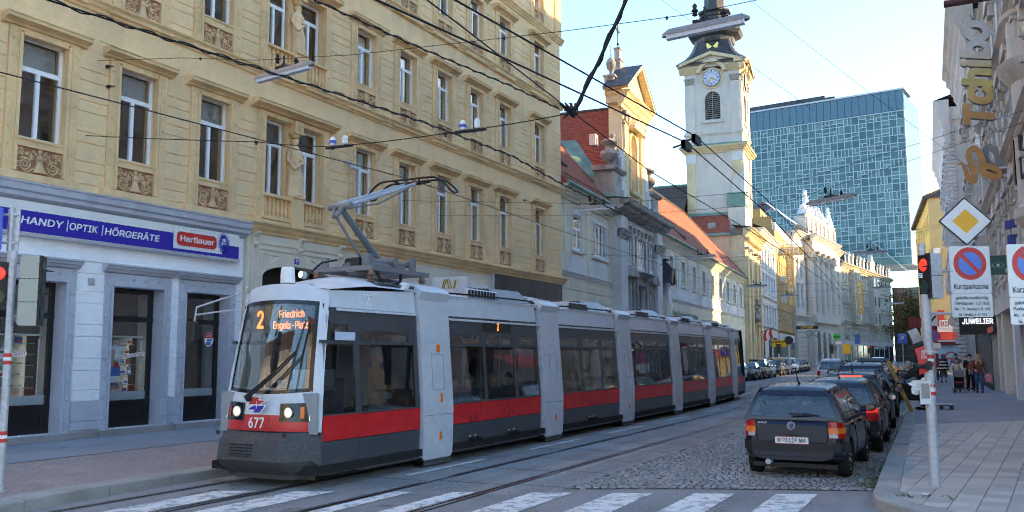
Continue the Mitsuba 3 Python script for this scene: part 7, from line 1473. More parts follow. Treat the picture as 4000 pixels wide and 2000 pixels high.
def car(label, x, y, ang=0.0, kind='hatch', col='black', group=None, lamps=False, rails=False, detail=False, plate=None, open_tail=False, fine=True, hi=False, name='parked_car', tail='low', scale=1.0):
    K = KIND[kind]; L, W, H, bz = K['L'], K['W'], K['H'], K['belt']; hwd = W / 2; c_, s_ = math.cos(ang), math.sin(ang)
    F = Frame((x, y), (c_, s_), (-s_, c_)); pm = paint(col, PAINT[col]); key = thing(name, label, 'car', group)
    P_ = lambda nm, mb, m, sm=False, parent=None, **k: part(parent or key, nm, mb, m, F, sm, **k)
    # lower body
    ty = np.array([0, .015, .05, .12, .22, .5, .78, .9, .96, .985, 1.0]) * L
    tw = np.array([.78, .88, .95, .985, 1, 1, 1, .97, .92, .85, .74]) * hwd
    ce = K['cab'][-1][0]; yt = [0, .1, .3, ce - .3, ce, ce + .35, L - .35, L - .1, L]
    zt = [bz - .08, bz, bz + .015, bz, K['hood'] - .0, K['hood'] - .02, K['nose'] + .1, K['nose'], K['nose'] - .1]
    ys_ = np.unique(np.concatenate([ty, np.linspace(0, L, 30)])); w_ = np.interp(ys_, ty, tw); t_ = np.interp(ys_, yt, zt); b_ = np.interp(ys_, [0, .35, L - .5, L], [.30, .20, .19, .24])
    an = np.linspace(0, 2 * np.pi, 36, endpoint=False); V = []
    pw = lambda v, n: np.sign(v) * np.abs(v) ** (2 / n)
    for yy_, w, t, b in zip(ys_, w_, t_, b_):
        cx, cz = pw(np.cos(an), 5.5), pw(np.sin(an), 5.5); zz = (t + b) / 2 + (t - b) / 2 * cz
        xx = w * cx * (1 - .055 * np.clip((zz - .62) / .35, 0, 1) - .05 * np.clip((.45 - zz) / .25, 0, 1))
        V.append(np.column_stack([xx, np.full(36, yy_), zz]))
    n, m = len(ys_), 36; f = [[i * m + j, i * m + (j + 1) % m, (i + 1) * m + (j + 1) % m, (i + 1) * m + j] for i in range(n - 1) for j in range(m)]
    Vv = np.vstack(V + [[[0, 0, (t_[0] + b_[0]) / 2]], [[0, L, (t_[-1] + b_[-1]) / 2]]]); tri = [[a, b, c] for q in f for a, b, c in ((q[0], q[1], q[2]), (q[0], q[2], q[3]))]
    tri += [[n * m, (j + 1) % m, j] for j in range(m)] + [[n * m + 1, (n - 1) * m + j, (n - 1) * m + (j + 1) % m] for j in range(m)]
    tm_ = trimesh.Trimesh(Vv, np.array(tri), process=True); tm_.fix_normals()
    wy = [K['wy'], K['wy'] + K['wb']]
    try:
        mf = manifold3d.Manifold(manifold3d.Mesh(np.asarray(tm_.vertices, np.float32), np.asarray(tm_.faces, np.uint32)))
        for q in wy:
            for s in (-1, 1): mf = mf - manifold3d.Manifold.cylinder(.34, K['wr'] + .055, K['wr'] + .055, 28, True).rotate([0, 90, 0]).translate([s * (hwd - .06), q, K['wr']])
        r_ = mf.to_mesh(); body = trimesh.Trimesh(r_.vert_properties[:, :3], r_.tri_verts, process=False)
        if len(body.faces) < 200: body = tm_
    except Exception: body = tm_
    P_('body', body, pm, 32)
    # cabin surface
    cy, cz_ = np.array(K['cab']).T; zr = lambda v: np.interp(v, cy, cz_)
    wx = lambda z: hwd * (.935 - .30 * np.clip((np.asarray(z) - bz) / (H - bz), 0, 1) ** 1.1)
    top = .075; y0, y1 = cy[0], cy[-1]; iy = int(np.argmax(cz_)); yrear = lambda z: np.interp(z, cz_[:iy + 1], cy[:iy + 1]); yfr = lambda z: np.interp(-z, -cz_[iy:], cy[iy:])
    rt = MB(); yy_ = np.linspace(yrear(H - .12), yfr(H - .10), 16); prow = 13
    V = [(wx(zr(v) - .03) * s * (1.0 if abs(s) < .99 else 1.0), v, zr(v) - .035 * abs(s) ** 6 - (.02 if abs(s) > .99 else 0) + .012 * (1 - s * s)) for v in yy_ for s in np.linspace(-1, 1, prow)]
    rt.add(V, [[i * prow + j, i * prow + j + 1, (i + 1) * prow + j + 1, (i + 1) * prow + j] for i in range(15) for j in range(prow - 1)])
    P_('roof', rt, pm, 40)
    def sidep(s, a, b, lo=0.0, hi_=top, off=0.0, k=6):
        v = []
        for t in np.linspace(a, b, k):
            z0, z1 = bz - .03 + lo, zr(t) - hi_
            v += [(s * (wx(z) + off), t, z) for z in np.linspace(z0, max(z1, z0 + .002), 5)]
        return MB().add(v, [[i * 5 + j, i * 5 + j + 1, i * 5 + j + 6, i * 5 + j + 5] for i in range(k - 1) for j in range(4)])
    pil = K['pil']; wins = [(y0 + .30, pil[0] - .06), (pil[0] + .0, pil[1] - .035), (pil[1] + .035, y1 - .42)] if kind != 'hatch' and kind != 'saloon' else [(pil[0] - .1, pil[1] - .035), (pil[1] + .035, y1 - .42)]
    ed = [y0 + .0] + [q for w in wins for q in w] + [y1]
    for s in (-1, 1):
        fr_ = MB()
        for a, b in zip(ed[::2], ed[1::2]): fr_.add(*sidep(s, a, b, 0, .01).arr())
        # top rail
        v = []
        tt = np.linspace(ed[1], ed[-2], 14)
        for t in tt: v += [(s * wx(zr(t) - top), t, zr(t) - top), (s * wx(zr(t) - .03), t, zr(t) - .035)]
        fr_.add(v, [[2 * i, 2 * i + 1, 2 * i + 3, 2 * i + 2] for i in range(13)])
        P_('pillars', fr_, pm, 30)
        for a, b in wins: P_('side_window', sidep(s, a, b, .03, top, .002, 8), G_CAR)
        bt = MB(); bt.tube([(s * (wx(bz) + .008), t, bz + .005) for t in np.linspace(ed[1], ed[-2], 8)], .012, 4); P_('window_trim', bt, M_BLACK)
        sm = MB()
        for q in (pil[1], pil[0] + .05 if kind == 'hatch' else pil[0] + .15, y1 - .30): sm.tube([(s * (hwd * (1.002 - .055 * max(0, (z - .62) / .35))), q + .02 * math.sin(z * 3), z) for z in np.linspace(.30, bz - .05, 7)], .006, 4)
        stuffpart(key, 'door_seams', sm, M_BLACK, F)
        for q in (pil[1] - .22, pil[1] + .72): P_('door_handle', MB().cbox(s * (hwd - .05), s * (hwd + .0), q, q + .16, .80, .835, .01), pm)
        mk = P_('wing_mirror', MB().add(*(lambda m_: (np.asarray(m_.vertices) * [.10, .06, .075] + [s * (hwd + .10), y1 - .38, bz + .09], np.asarray(m_.faces)))(trimesh.creation.icosphere(subdivisions=2))).tube([(s * (hwd - .06), y1 - .36, bz + .02), (s * (hwd + .06), y1 - .37, bz + .06)], .03, 6), pm, 40)
        P_('mirror_glass', MB().add([(s * (hwd + .10) + .075 * math.cos(t), y1 - .444, bz + .09 + .055 * math.sin(t)) for t in np.linspace(0, 6.28, 12, endpoint=False)], [[0, i, i + 1] for i in range(1, 11)]), mat('mirror', (.8, .85, .9), .05, .5, 1.0) if 'bsdf_mirror' not in scene else 'bsdf_mirror', False, mk)
    def endp(zf, z0, z1, fx0, fx1, off, k=5):
        v = []
        for z in np.linspace(z0, z1, k): v += [(wx(z) * t, zf(z) + off, z) for t in np.linspace(fx0, fx1, 9)]
        return MB().add(v, [[i * 9 + j, i * 9 + j + 1, i * 9 + j + 10, i * 9 + j + 9] for i in range(k - 1) for j in range(8)])
    zt1 = H - .12
    if not open_tail:
        P_('tailgate_frame', endp(yrear, bz - .03, zt1, -1, -.88, 0).add(*endp(yrear, bz - .03, zt1, .88, 1, 0).arr()).add(*endp(yrear, bz - .04, bz + .05, -.9, .9, 0).arr()).add(*endp(yrear, zt1 - .05, zt1 + .03, -.9, .9, -.01).arr()), pm, 40)
        P_('rear_window', endp(yrear, bz + .04, zt1 - .04, -.89, .89, -.006), G_CAR)
    else:
        P_('open_tailgate', MB().add([(-.66, .35, H - .02), (.66, .35, H - .02), (.62, -.75, H + .16), (-.62, -.75, H + .16), (.60, -.80, H + .04), (-.60, -.80, H + .04)], [[0, 1, 2, 3], [3, 2, 4, 5]]), pm)
    P_('windscreen_frame', endp(yfr, bz - .02, H - .1, -1, -.90, 0).add(*endp(yfr, bz - .02, H - .1, .90, 1, 0).arr()), pm, 40); P_('windscreen', endp(yfr, bz, H - .09, -.91, .91, .004), G_CAR)
    it = MB().box(-hwd * .88, hwd * .88, y0 + .05, y1 - .25, bz - .06, bz + .012)
    for s in (-1, 1):
        for q in (y0 + .45, y0 + 1.35): it.cbox(s * .36 - .24, s * .36 + .24, q, q + .12, bz, bz + .22, .04).cbox(s * .36 - .13, s * .36 + .13, q + .02, q + .12, bz + .24, bz + .42, .04)
    P_('interior', it.box(-.6, .6, y1 - .6, y1 - .4, bz, bz + .06), CSEAT)
    # wheels
    for q in wy:
        for s in (-1, 1):
            r, xo = K['wr'], s * (hwd - .03); wk = P_('wheel', MB().add(*(lambda v, f: (np.column_stack([xo - s * v[:, 2], q + v[:, 0], r + v[:, 1]]), f))(*MB().lathe([(r * .62, 0), (r * .9, -.005), (r * .985, .02), (r, .05), (r, .14), (r * .97, .17), (r * .6, .18)], 0, 0, 0, 26).arr())), M_RUB, 35)
            hb = MB().lathe([(r * .66, .012), (r * .63, .004), (r * .55, .014), (r * .2, .004), (.02, .0)], 0, 0, 0, 22); v, f = hb.arr(); P_('hubcap', MB().add(np.column_stack([xo - s * v[:, 2], q + v[:, 0], r + v[:, 1]]), f), M_HUB, 35, wk)
            hs = MB()
            for i in range(7):
                a = i * 2 * math.pi / 7; hs.tube([(xo + s * .002, q + r * .34 * math.cos(a), r + r * .34 * math.sin(a)), (xo + s * .002, q + r * .50 * math.cos(a), r + r * .50 * math.sin(a))], .022, 5)
            stuffpart(wk, 'hub_slots', hs, M_BLACK, F)
            P_('wheel_well', MB().lathe([(K['wr'] + .05, -.16), (K['wr'] + .05, .16)], 0, 0, 0, 20) and MB().box(s * (hwd - .36), s * (hwd - .30), q - .3, q + .3, .22, .62), M_BLACK, False, wk)
    # ends: plan outline of the rear and front
    def outline(front):
        yv, wv = (ty[:5], tw[:5]) if not front else (L - ty[6:][::-1], tw[6:][::-1])
        pts = [(t * wv[0], 0.0) for t in np.linspace(0, 1, 8)] + [(a, b) for a, b in zip(wv[1:], yv[1:])]; return np.array(pts)
    def band(front, s, x0, x1, z0, z1, off, zs0=None):
        """a strip on the rear or front, from arc length x0 to x1 away from the middle, on side s"""
        O = outline(front); sl = np.r_[0, np.cumsum(np.hypot(*np.diff(O, axis=0).T))]; q = np.linspace(x0, x1, 10)
        xx, dd = np.interp(q, sl, O[:, 0]), np.interp(q, sl, O[:, 1]); nx = np.gradient(dd); ny = -np.gradient(xx); ln = np.hypot(nx, ny) + 1e-9
        xx, dd = xx + off * np.abs(nx / ln), dd - off * np.abs(ny / ln)
        Y = dd if not front else L - dd
        tp_ = 1 - .055 * np.clip((np.array([z0, z1]) - .62) / .35, 0, 1)
        v = [(s * a * tp_[0], b, z0) for a, b in zip(xx, Y)] + [(s * a * tp_[1], b, z1) for a, b in zip(xx, Y)]
        return MB().add(v, [[j, j + 1, 11 + j, 10 + j] for j in range(9)])
    def tl(s, x0, x1, z0, z1, mm, nm='tail_light', off=.014, **k): return P_(nm, band(False, s, x0, x1, z0, z1, off), mm, **k)
    le = dict(emitter=emit('tl', (1.0, .05, .03), .035)) if lamps else {}
    for s in (-1, 1):
        if tail == 'low':
            k1 = tl(s, hwd - .24, hwd + .17, bz - .27, bz - .20, M_RLENS); P_('light_panel', band(False, s, hwd - .24, hwd + .20, bz - .20, bz - .115, .014), M_ORA if detail else M_RLENS, False, k1); P_('light_panel', band(False, s, hwd - .23, hwd + .16, bz - .115, bz - .02, .014), M_RLENS, False, k1, **le)
            if detail:
                P_('reversing_lamp', band(False, s, hwd - .235, hwd - .11, bz - .265, bz - .205, .018), M_GLENS, False, k1)
        else:
            k1 = tl(s, hwd - .06, hwd + .12, bz - .22, bz + .0, M_RLENS, **le)
            P_('light_panel', MB().add([(s * wx(z) * f_, yrear(z) - .012 + .06 * (f_ > .95), z) for z in np.linspace(bz, H - .2, 4) for f_ in (.86, .99)], [[2 * i, 2 * i + 1, 2 * i + 3, 2 * i + 2] for i in range(3)]), M_RLENS, False, k1)
            P_('reflector', band(False, s, hwd - .16, hwd + .1, .38, .46, .016), M_RLENS, False, k1)
        P_('headlight', band(True, s, hwd - .34, hwd + .14, K['nose'] - .14, K['nose'] - .01, .012), M_GLENS)
    for fr__ in (False, True):
        b = MB()
        for s in (-1, 1): b.add(*band(fr__, s, 0, hwd + .30, .44, .58, .022).arr())
        P_('bumper_strip', b, mat('bumper_black', (.017, .017, .02), .5, .4) if 'bsdf_bumper_black' not in scene else 'bsdf_bumper_black')
        pk_ = P_('number_plate', MB().box(-.255, .255, (-.03 if not fr__ else L + .012), (-.018 if not fr__ else L + .03), .555 if detail else .46, .665 if detail else .565), M_SWHITE)
        if plate and not fr__:
            FPt = Frame(F((0, -.03, 0)), F.m[:2, 0], -F.m[:2, 1])
            for t_s, u0, u1 in (('W', -.225, -.16), ('1129', -.09, .085), ('MW', .115, .225)): part(pk_, 'characters', shifted(textm(t_s, .066, bold=True, width=u1 - u0, depth=.003), u0, 0.0005, .578), M_SBLK, FPt)
            part(pk_, 'shield', MB().prism(Polygon([(-.145, .645), (-.10, .645), (-.10, .605), (-.1225, .582), (-.145, .605)]), 0.0005, .003), M_SRED, FPt); part(pk_, 'shield_cross', MB().box(-.127, -.118, .003, .004, .582, .645).box(-.145, -.10, .003, .004, .615, .624), M_SWHITE, FPt)
            part(pk_, 'border', MB().box(-.255, .255, 0, .002, .555, .561).box(-.255, .255, 0, .002, .659, .665), M_SRED, FPt)
    P_('grille', MB().box(-.35, .35, L - .01, L + .02, K['nose'] - .17, K['nose'] - .05), M_BLACK)
    if hi: P_('high_brake_light', MB().box(-.26, .26, yrear(H - .1) - .05, yrear(H - .1) - .02, H - .105, H - .07), M_RLENS, **({'emitter': emit('hb', (1.0, .10, .03), .09)} if hi else {}))
    if rails:
        for s in (-1, 1): P_('roof_rail', MB().tube([(s * hwd * .66, yrear(H - .1) + .1, H - .02), (s * hwd * .66, yrear(H - .1) + .25, H + .045), (s * hwd * .66, yfr(H - .1) - .45, H + .055), (s * hwd * .66, yfr(H - .1) - .25, H - .01)], .022, 6), M_GALV if col not in ('black', 'navyblack') else M_BLACK)
    if detail or rails or fine:
        P_('aerial', MB().tube([(-.0, .75 + y0, H + .0), (-.0, .62 + y0, H + .05), (-.02, .50 + y0, H + .30)], [.02, .012, .004], 6), M_BLACK)
    P_('rear_wiper', MB().tube([(.0, yrear(bz + .06) - .025, bz + .05), (.35, yrear(bz + .08) - .03, bz + .075), (.42, yrear(bz + .08) - .03, bz + .07)], [.016, .012, .008], 5).box(-.05, .3, yrear(bz + .1) - .03, yrear(bz + .1) - .018, bz + .085, bz + .10), M_BLACK)
    if detail:
        FB_ = Frame(F((0, -.012, 0)), F.m[:2, 0], -F.m[:2, 1])
        ek = part(key, 'round_emblem', MB().prism(Point(0, .84).buffer(.062, 24), 0, .012), M_CHROME, FB_)
        part(ek, 'ground', MB().prism(Point(0, .84).buffer(.054, 24), .012, .014), mat('emblem_blue', (.03, .05, .12), .3, .5), FB_)
        vw = MB()
        for Pq in ([(-.022, .89), (0, .848), (.022, .89)], [(-.045, .868), (-.024, .80), (0, .838), (.024, .80), (.045, .868)]): vw.tube([(a, .016, b) for a, b in Pq], .007, 4)
        part(ek, 'letters', vw.prism(Point(0, .84).buffer(.062, 24).difference(Point(0, .84).buffer(.053, 24)), .012, .018), M_CHROME, FB_)
        part(key, 'model_lettering', shifted(textm('GOLF', .028, bold=True, width=.14, depth=.004), -.52, .0, .865), M_CHROME, FB_)
        part(key, 'hatch_handle', MB().box(-.10, .06, -.002, .012, .675, .71).cyl((.085, 0, .69), (.085, .02, .69), .013, 10), M_BLACK, FB_)
        sm = MB()
        for Pq in ([(-.56, bz - .01), (-.54, .60), (-.50, .585), (.50, .585), (.54, .60), (.56, bz - .01)],): sm.tube([(a, .002, b) for a, b in Pq], .006, 4)
        part(key, 'hatch_seam', sm, M_BLACK, FB_)
        P_('exhaust_pipe', MB().cyl((-.38, -.0, .26), (-.36, .5, .26), .045, 12), M_GALV); P_('underside', MB().box(-hwd * .8, hwd * .8, .15, L - .3, .17, .24), M_BLACK)
        b = MB()
        for s in (-1, 1): b.add(*band(False, s, 0, hwd + .3, .35, .362, .012).arr())
        P_('bumper_groove', b, M_BLACK)
        for s in (-1, 1): P_('tail_light_gap', band(False, s, hwd - .25, hwd - .243, bz - .27, bz - .02, .016), M_BLACK)
    return key
PAINT = dict(navy=(.008, .010, .024), black=(.010, .010, .012), navyblack=(.012, .015, .03), darkgrey=(.045, .048, .055), silver=(.42, .44, .48), white=(.66, .67, .70), blueblack=(.014, .02, .036), grey=(.18, .19, .21), beige=(.40, .38, .34))
RG = 'cars parked along the right kerb'
car('dark blue hatchback parked nearest at the right kerb, plate W 1129 MW', -2.59, 14.86, -.012, 'hatch', 'navy', RG, detail=True, plate=True)
car('blue-black hatchback with lit tail lights parked second at the right kerb', -2.45, 19.12, .02, 'hatch', 'blueblack', RG, lamps=True)
car('black estate car with black roof rails and a lit high brake light, third in the row', -2.62, 23.1, .02, 'estate', 'black', RG, rails=True, hi=True, scale=1)
car('dark people carrier with tall upright tail lights and roof rails, fourth in the row', -2.85, 27.75, .02, 'van', 'navyblack', RG, rails=True, tail='tall')
car('silver blue saloon parked fifth in the right row', -3.3, 33.4, .03, 'saloon', 'silver', RG)
car('dark red-lamped off-roader with its tailgate raised in the right row', -3.45, 39.0, .03, 'suv', 'darkgrey', RG, open_tail=True, tail='tall')
car('white hatchback parked beyond the raised tailgate', -3.7, 45.6, .035, 'hatch', 'white', RG, fine=False)
car('grey estate parked seventh or eighth along the right kerb near the red canopy post', -4.0, 51.5, .04, 'estate', 'grey', RG, fine=False)
car('silver people carrier with lit brake lights driving away in the middle of the street', -7.5, 56.8, .072, 'van', 'silver', None, lamps=True, name='car', rails=True)
car('small blue-grey hatchback driving ahead of the silver people carrier', -8.4, 66.5, .07, 'hatch', 'grey', None, name='car', fine=False)
car('silver saloon waiting far ahead in the street', -8.6, 84, .07, 'saloon', 'silver', None, name='car', fine=False)
car('white van-like car far down the street', -8.2, 96, .06, 'van', 'white', None, name='car', lamps=True, fine=False)
LGp = 'cars parked along the left kerb facing the viewer'
for i, (yb_, xr, kd, cl, lb) in enumerate(((66.2, -15.15, 'hatch', 'white', 'white hatchback parked first on the left, half hidden by the tram tail'), (69.6, -14.95, 'saloon', 'black', 'black saloon parked second on the left beside the white hatchback'), (74.3, -15.2, 'suv', 'darkgrey', 'dark off-roader parked third on the left'),
        (78.6, -15.5, 'estate', 'silver', 'silver estate parked fourth on the left'), (85.3, -15.9, 'van', 'black', 'tall black van parked fifth on the left'), (92.2, -16.4, 'van', 'grey', 'grey people carrier parked sixth on the left'), (98.5, -16.8, 'suv', 'white', 'white off-roader parked seventh on the left'),
        (104.2, -17.1, 'saloon', 'darkgrey', 'dark grey saloon parked eighth on the left'), (109.5, -17.5, 'estate', 'black', 'black estate parked ninth on the left'), (114.6, -17.9, 'hatch', 'grey', 'grey hatchback parked last of the left row'))):
    car(lb, xr - .85, yb_ + KIND[kd]['L'], math.pi + .06, kd, cl, LGp, fine=False)
# ---------------------------------------------------------------- people on the right pavement
def walker(label, x, y, rot, **kw):
    c, s = math.cos(rot), math.sin(rot); return person(label, Frame((x, y, .125), (c, s), (-s, c)), **kw)
walk = dict(lk=(-.10, .14, .50), la=(-.10, .10, .09), lt=(-.11, .27, .06), rk=(.10, .02, .49), ra=(.10, -.16, .12), rt=(.11, -.02, .05))
k, P = walker('blonde woman in jeans and a brown top walking towards the viewer with a pink bag', .32, 48.4, math.pi, h=1.80, top='brown', legs='jeans', hair='blond', long_hair=True, pose=dict(walk, lw=(-.30, .10, .84), le=(-.27, -.03, 1.08), rw=(.16, .22, 1.02), re=(.27, .02, 1.09)))
bk = thing('handbag', 'pink shopping bag carried by the blonde woman', 'bag'); FB = Frame((.32 + .38, 48.2, .125), (1, 0), (0, 1))
put(bk, MB().add([(-.12, -.05, .55), (.12, -.05, .55), (.12, .06, .55), (-.12, .06, .55), (-.15, -.08, .82), (.15, -.08, .82), (.15, .08, .82), (-.15, .08, .82), (0, 0, .93)], [[0, 1, 5, 4], [1, 2, 6, 5], [2, 3, 7, 6], [3, 0, 4, 7], [4, 5, 8, 8], [5, 6, 8, 8], [6, 7, 8, 8], [7, 4, 8, 8]]), mat('pink', (.60, .22, .22), .6, .3), FB)
walker('dark-haired woman in black with a cream scarf, holding a child beside the blonde woman', -.05, 50.0, math.pi + .1, h=1.82, top='black', legs='black', hair='dark', scarf='cream', pose=dict(walk, lw=(-.02, .24, 1.12), le=(-.24, .08, 1.12), rw=(.05, .24, 1.2), re=(.24, .08, 1.14)))
walker('small child in a red top held in the dark-haired woman’s arm', -.02, 49.72, math.pi, h=.95, top='red', legs='beige', hair='brown', fine=False, pose=dict(pelvis=(0, 0, 1.98), waist=(0, 0, 2.1), chest=(0, 0, 2.3), neck=(0, 0, 2.44), head=(0, .03, 2.58), ls=(-.16, 0, 2.38), rs=(.16, 0, 2.38), le=(-.2, .08, 2.2), re=(.2, .08, 2.2), lw=(-.1, .2, 2.2), rw=(.1, .2, 2.2), lh=(-.09, 0, 1.96), rh=(.09, 0, 1.96), lk=(-.1, .2, 1.8), rk=(.1, .2, 1.8), la=(-.1, .15, 1.5), ra=(.1, .15, 1.5), lt=(-.1, .25, 1.45), rt=(.1, .25, 1.45)))
walker('woman in a cream coat and grey scarf pushing a pushchair towards the viewer', -.62, 49.2, math.pi - .05, h=1.66, top='cream', legs='black', hair='dark', coat=.35, scarf='grey', pose=dict(walk, lw=(-.17, .42, 1.0), le=(-.27, .12, 1.12), rw=(.17, .42, 1.0), re=(.27, .12, 1.12)))
walker('man in a beige coat with short dark hair behind the pushchair', -.15, 53.5, math.pi, h=1.78, top='beige', legs='beige', hair='brown', coat=.6, fine=False, pose=walk)
walker('dark-haired person in dark grey further back by the black shop front', -.75, 57.0, math.pi, h=1.85, top='grey', legs='black', hair='dark', fine=False, pose=walk)
walker('person in a dark blue hooded jacket in front of the poster light box', -2.2, 62.5, math.pi, h=1.95, top='navy', legs='black', hood='navy', fine=False, pose=walk)
k, P = walker('woman in a striped poncho and grey headscarf seen from behind on the pavement', -1.62, 65.4, .1, h=1.82, top='black', legs='grey', hood='grey', skirt=.62, pose=walk)
FPn = Frame((-1.62, 65.4, .125), (math.cos(.1), math.sin(.1)), (-math.sin(.1), math.cos(.1)))
for i in range(7):
    z0, z1 = 1.52 - .105 * i, 1.52 - .105 * (i + 1); r0, r1 = .20 + .028 * i, .20 + .028 * (i + 1)
    part(k, 'poncho_stripe', MB().lathe([(r0 * (1 if i else .6), z0 + (.06 if i == 0 else 0)), (r1 * 1.02, z1)], 0, 0, 0, 18), cloth('black', CL['black']) if i % 2 == 0 else cloth('cream', CL['cream']), FPn, smooth=50)
k2 = thing('shopping_trolley', 'small two-wheeled shopping trolley beside the woman in the striped poncho', 'trolley'); FTk = Frame((-2.05, 65.2, .12), (1, 0), (0, 1))
put(k2, MB().cbox(-.17, .17, -.12, .12, .18, .75, .03), cloth('blue', (.25, .32, .5)), FTk); part(k2, 'handle', MB().tube([(-.12, .14, .1), (-.12, .2, 1.0), (.12, .2, 1.0), (.12, .14, .1)], .014, 5), M_GALV, FTk)
for s in (-1, 1): part(k2, 'wheel', MB().cyl((s * .19, .1, .09), (s * .21, .1, .09), .09, 12), M_BLACK, FTk)
# pushchair
pc = thing('pushchair', 'black and grey pushchair with a red rim pushed by the woman in cream', 'pushchair'); FPc = Frame((-.55, 48.35, .12), (-1, 0), (0, -1))
put(pc, MB().add([(-.22, -.2, .55), (.22, -.2, .55), (.22, .28, .42), (-.22, .28, .42), (-.22, -.32, .98), (.22, -.32, .98)], [[0, 1, 2, 3], [0, 1, 5, 4]]).cbox(-.22, .22, -.1, .3, .3, .44, .03), cloth('black', CL['black']), FPc)
cn = np.array([(a, b) for a in np.linspace(.1, 1.7, 6) for b in np.linspace(-1, 1, 7)]); V = [(.24 * b, -.18 + .38 * math.cos(a + .2) * .8, .72 + .36 * math.sin(a)) for a, b in cn]
part(pc, 'canopy', MB().add(V, [[i * 7 + j, i * 7 + j + 1, i * 7 + j + 8, i * 7 + j + 7] for i in range(5) for j in range(6)]), cloth('grey', (.34, .34, .36)), FPc, smooth=50)
fm = MB()
for s in (-1, 1): fm.tube([(s * .24, .32, .16), (s * .23, -.1, .5), (s * .22, -.5, 1.0)], .014, 6).tube([(s * .24, -.32, .16), (s * .23, .0, .5), (s * .22, .3, .5)], .014, 6)
part(pc, 'frame', fm.tube([(-.22, -.5, 1.0), (.22, -.5, 1.0)], .016, 6), M_GALV, FPc); part(pc, 'front_bar', MB().tube([(-.23, .28, .5), (-.15, .38, .52), (.15, .38, .52), (.23, .28, .5)], .022, 6), M_SRED, FPc)
part(pc, 'basket', MB().cbox(-.2, .2, -.25, .25, .18, .3, .02), M_BLACK, FPc)
for s in (-1, 1):
    for q in (-.32, .32):
        for o in (-.03, .03): part(pc, 'wheel', MB().cyl((s * .25 + o - .012, q, .11), (s * .25 + o + .012, q, .11), .11, 14), M_RUB, FPc)
# person unloading at the open car door, with the board and the dolly
walker('person in dark clothes bending at the open car door beside the kerb', -1.5, 33.3, math.pi / 2 + .3, h=1.75, top='black', legs='black', hair='grey', pose=dict(chest=(0, .18, 1.22), neck=(0, .30, 1.33), head=(0, .40, 1.42), ls=(-.18, .2, 1.28), rs=(.18, .2, 1.28), le=(-.22, .38, 1.08), re=(.22, .38, 1.08), lw=(-.15, .55, 1.0), rw=(.15, .55, 1.0)))
dk = thing('open_car_door', 'black car door standing open over the kerb, half hidden by the sign pole', 'car door')
put(dk, MB().add([(-2.35, 33.0, .45), (-1.55, 32.55, .45), (-1.55, 32.55, 1.0), (-2.35, 33.0, 1.02), (-2.35, 32.95, .45), (-1.55, 32.5, .45), (-1.55, 32.5, 1.0), (-2.35, 32.95, 1.02)], [[0, 1, 2, 3], [4, 5, 6, 7], [0, 1, 5, 4], [1, 2, 6, 5], [2, 3, 7, 6]]), paint('black', PAINT['black']))
part(dk, 'window_frame', MB().tube([(-2.33, 32.98, 1.0), (-2.2, 32.9, 1.42), (-1.62, 32.58, 1.42), (-1.56, 32.53, 1.0)], .025, 6), M_BLACK); part(dk, 'pane', MB().quad((-2.3, 32.96, 1.02), (-1.58, 32.55, 1.02), (-1.64, 32.59, 1.4), (-2.2, 32.9, 1.4)), G_CAR)
b = thing('wooden_board', 'long yellow-brown board leaning from the car to the kerb', 'board'); v = np.array([(-1.86, 32.0, .13), (-1.74, 32.0, .13), (-2.38, 31.95, 1.75), (-2.5, 31.95, 1.75)])
put(b, MB().add(np.vstack([v, v + [.02, .05, 0]]), [[0, 1, 2, 3], [4, 5, 6, 7], [0, 1, 5, 4], [1, 2, 6, 5], [2, 3, 7, 6], [3, 0, 4, 7]]), M_WOOD)
d = thing('platform_trolley', 'low platform trolley with small wheels and a thin push bar on the pavement behind the sign pole', 'trolley')
put(d, MB().cbox(-1.35, -.55, 33.6, 34.15, .25, .29, .01), M_GALV)
for x in (-1.25, -.95, -.65): part(d, 'wheel', MB().cyl((x, 33.63, .19), (x, 33.67, .19), .065, 12), M_BLACK)
part(d, 'push_bar', MB().tube([(-1.26, 33.65, .29), (-1.3, 33.66, .8), (-1.42, 33.66, 1.1)], .016, 6), M_GALV)
# ---------------------------------------------------------------- signs, signals, lamps, wires
RV = np.array([math.cos(PSI), math.sin(PSI)]); NV = np.array([math.sin(PSI), -math.cos(PSI)])      # signs at the corner stand square to the junction's diagonal
def board(o, d=None, n=None): return Frame((o[0], o[1], o[2] if len(o) > 2 else 0), RV if d is None else d, NV if n is None else n)
def pole(label, x, y, z0, z1, r, bands):
    k = thing('sign_pole', label, 'pole'); put(k, MB().tube([(x, y, z0 - .03), (x, y, z1)], r, 16), M_GALV, smooth=40)
    part(k, 'collar', MB().tube([(x, y, z0), (x, y, z0 + .02)], r * 1.25, 16).tube([(x, y, z0 + 1.35), (x, y, z0 + 1.37)], r * 1.06, 16), M_GALV)
    for z in bands:
        for dz, m in ((-.05, M_SRED), (0, M_SWHITE), (.05, M_SRED)): part(k, 'band', MB().tube([(x, y, z + dz - .025), (x, y, z + dz + .025)], r + .003, 16, False), m)
    return k
px_, py_ = -.53, 14.0
pole('light grey steel pole with red and white bands on the corner of the slab pavement', px_, py_, .13, 2.8, .068, [1.87, 1.46])
def P2(l, f=0.0): return (px_ + RV[0] * l + NV[0] * f, py_ + RV[1] * l + NV[1] * f)
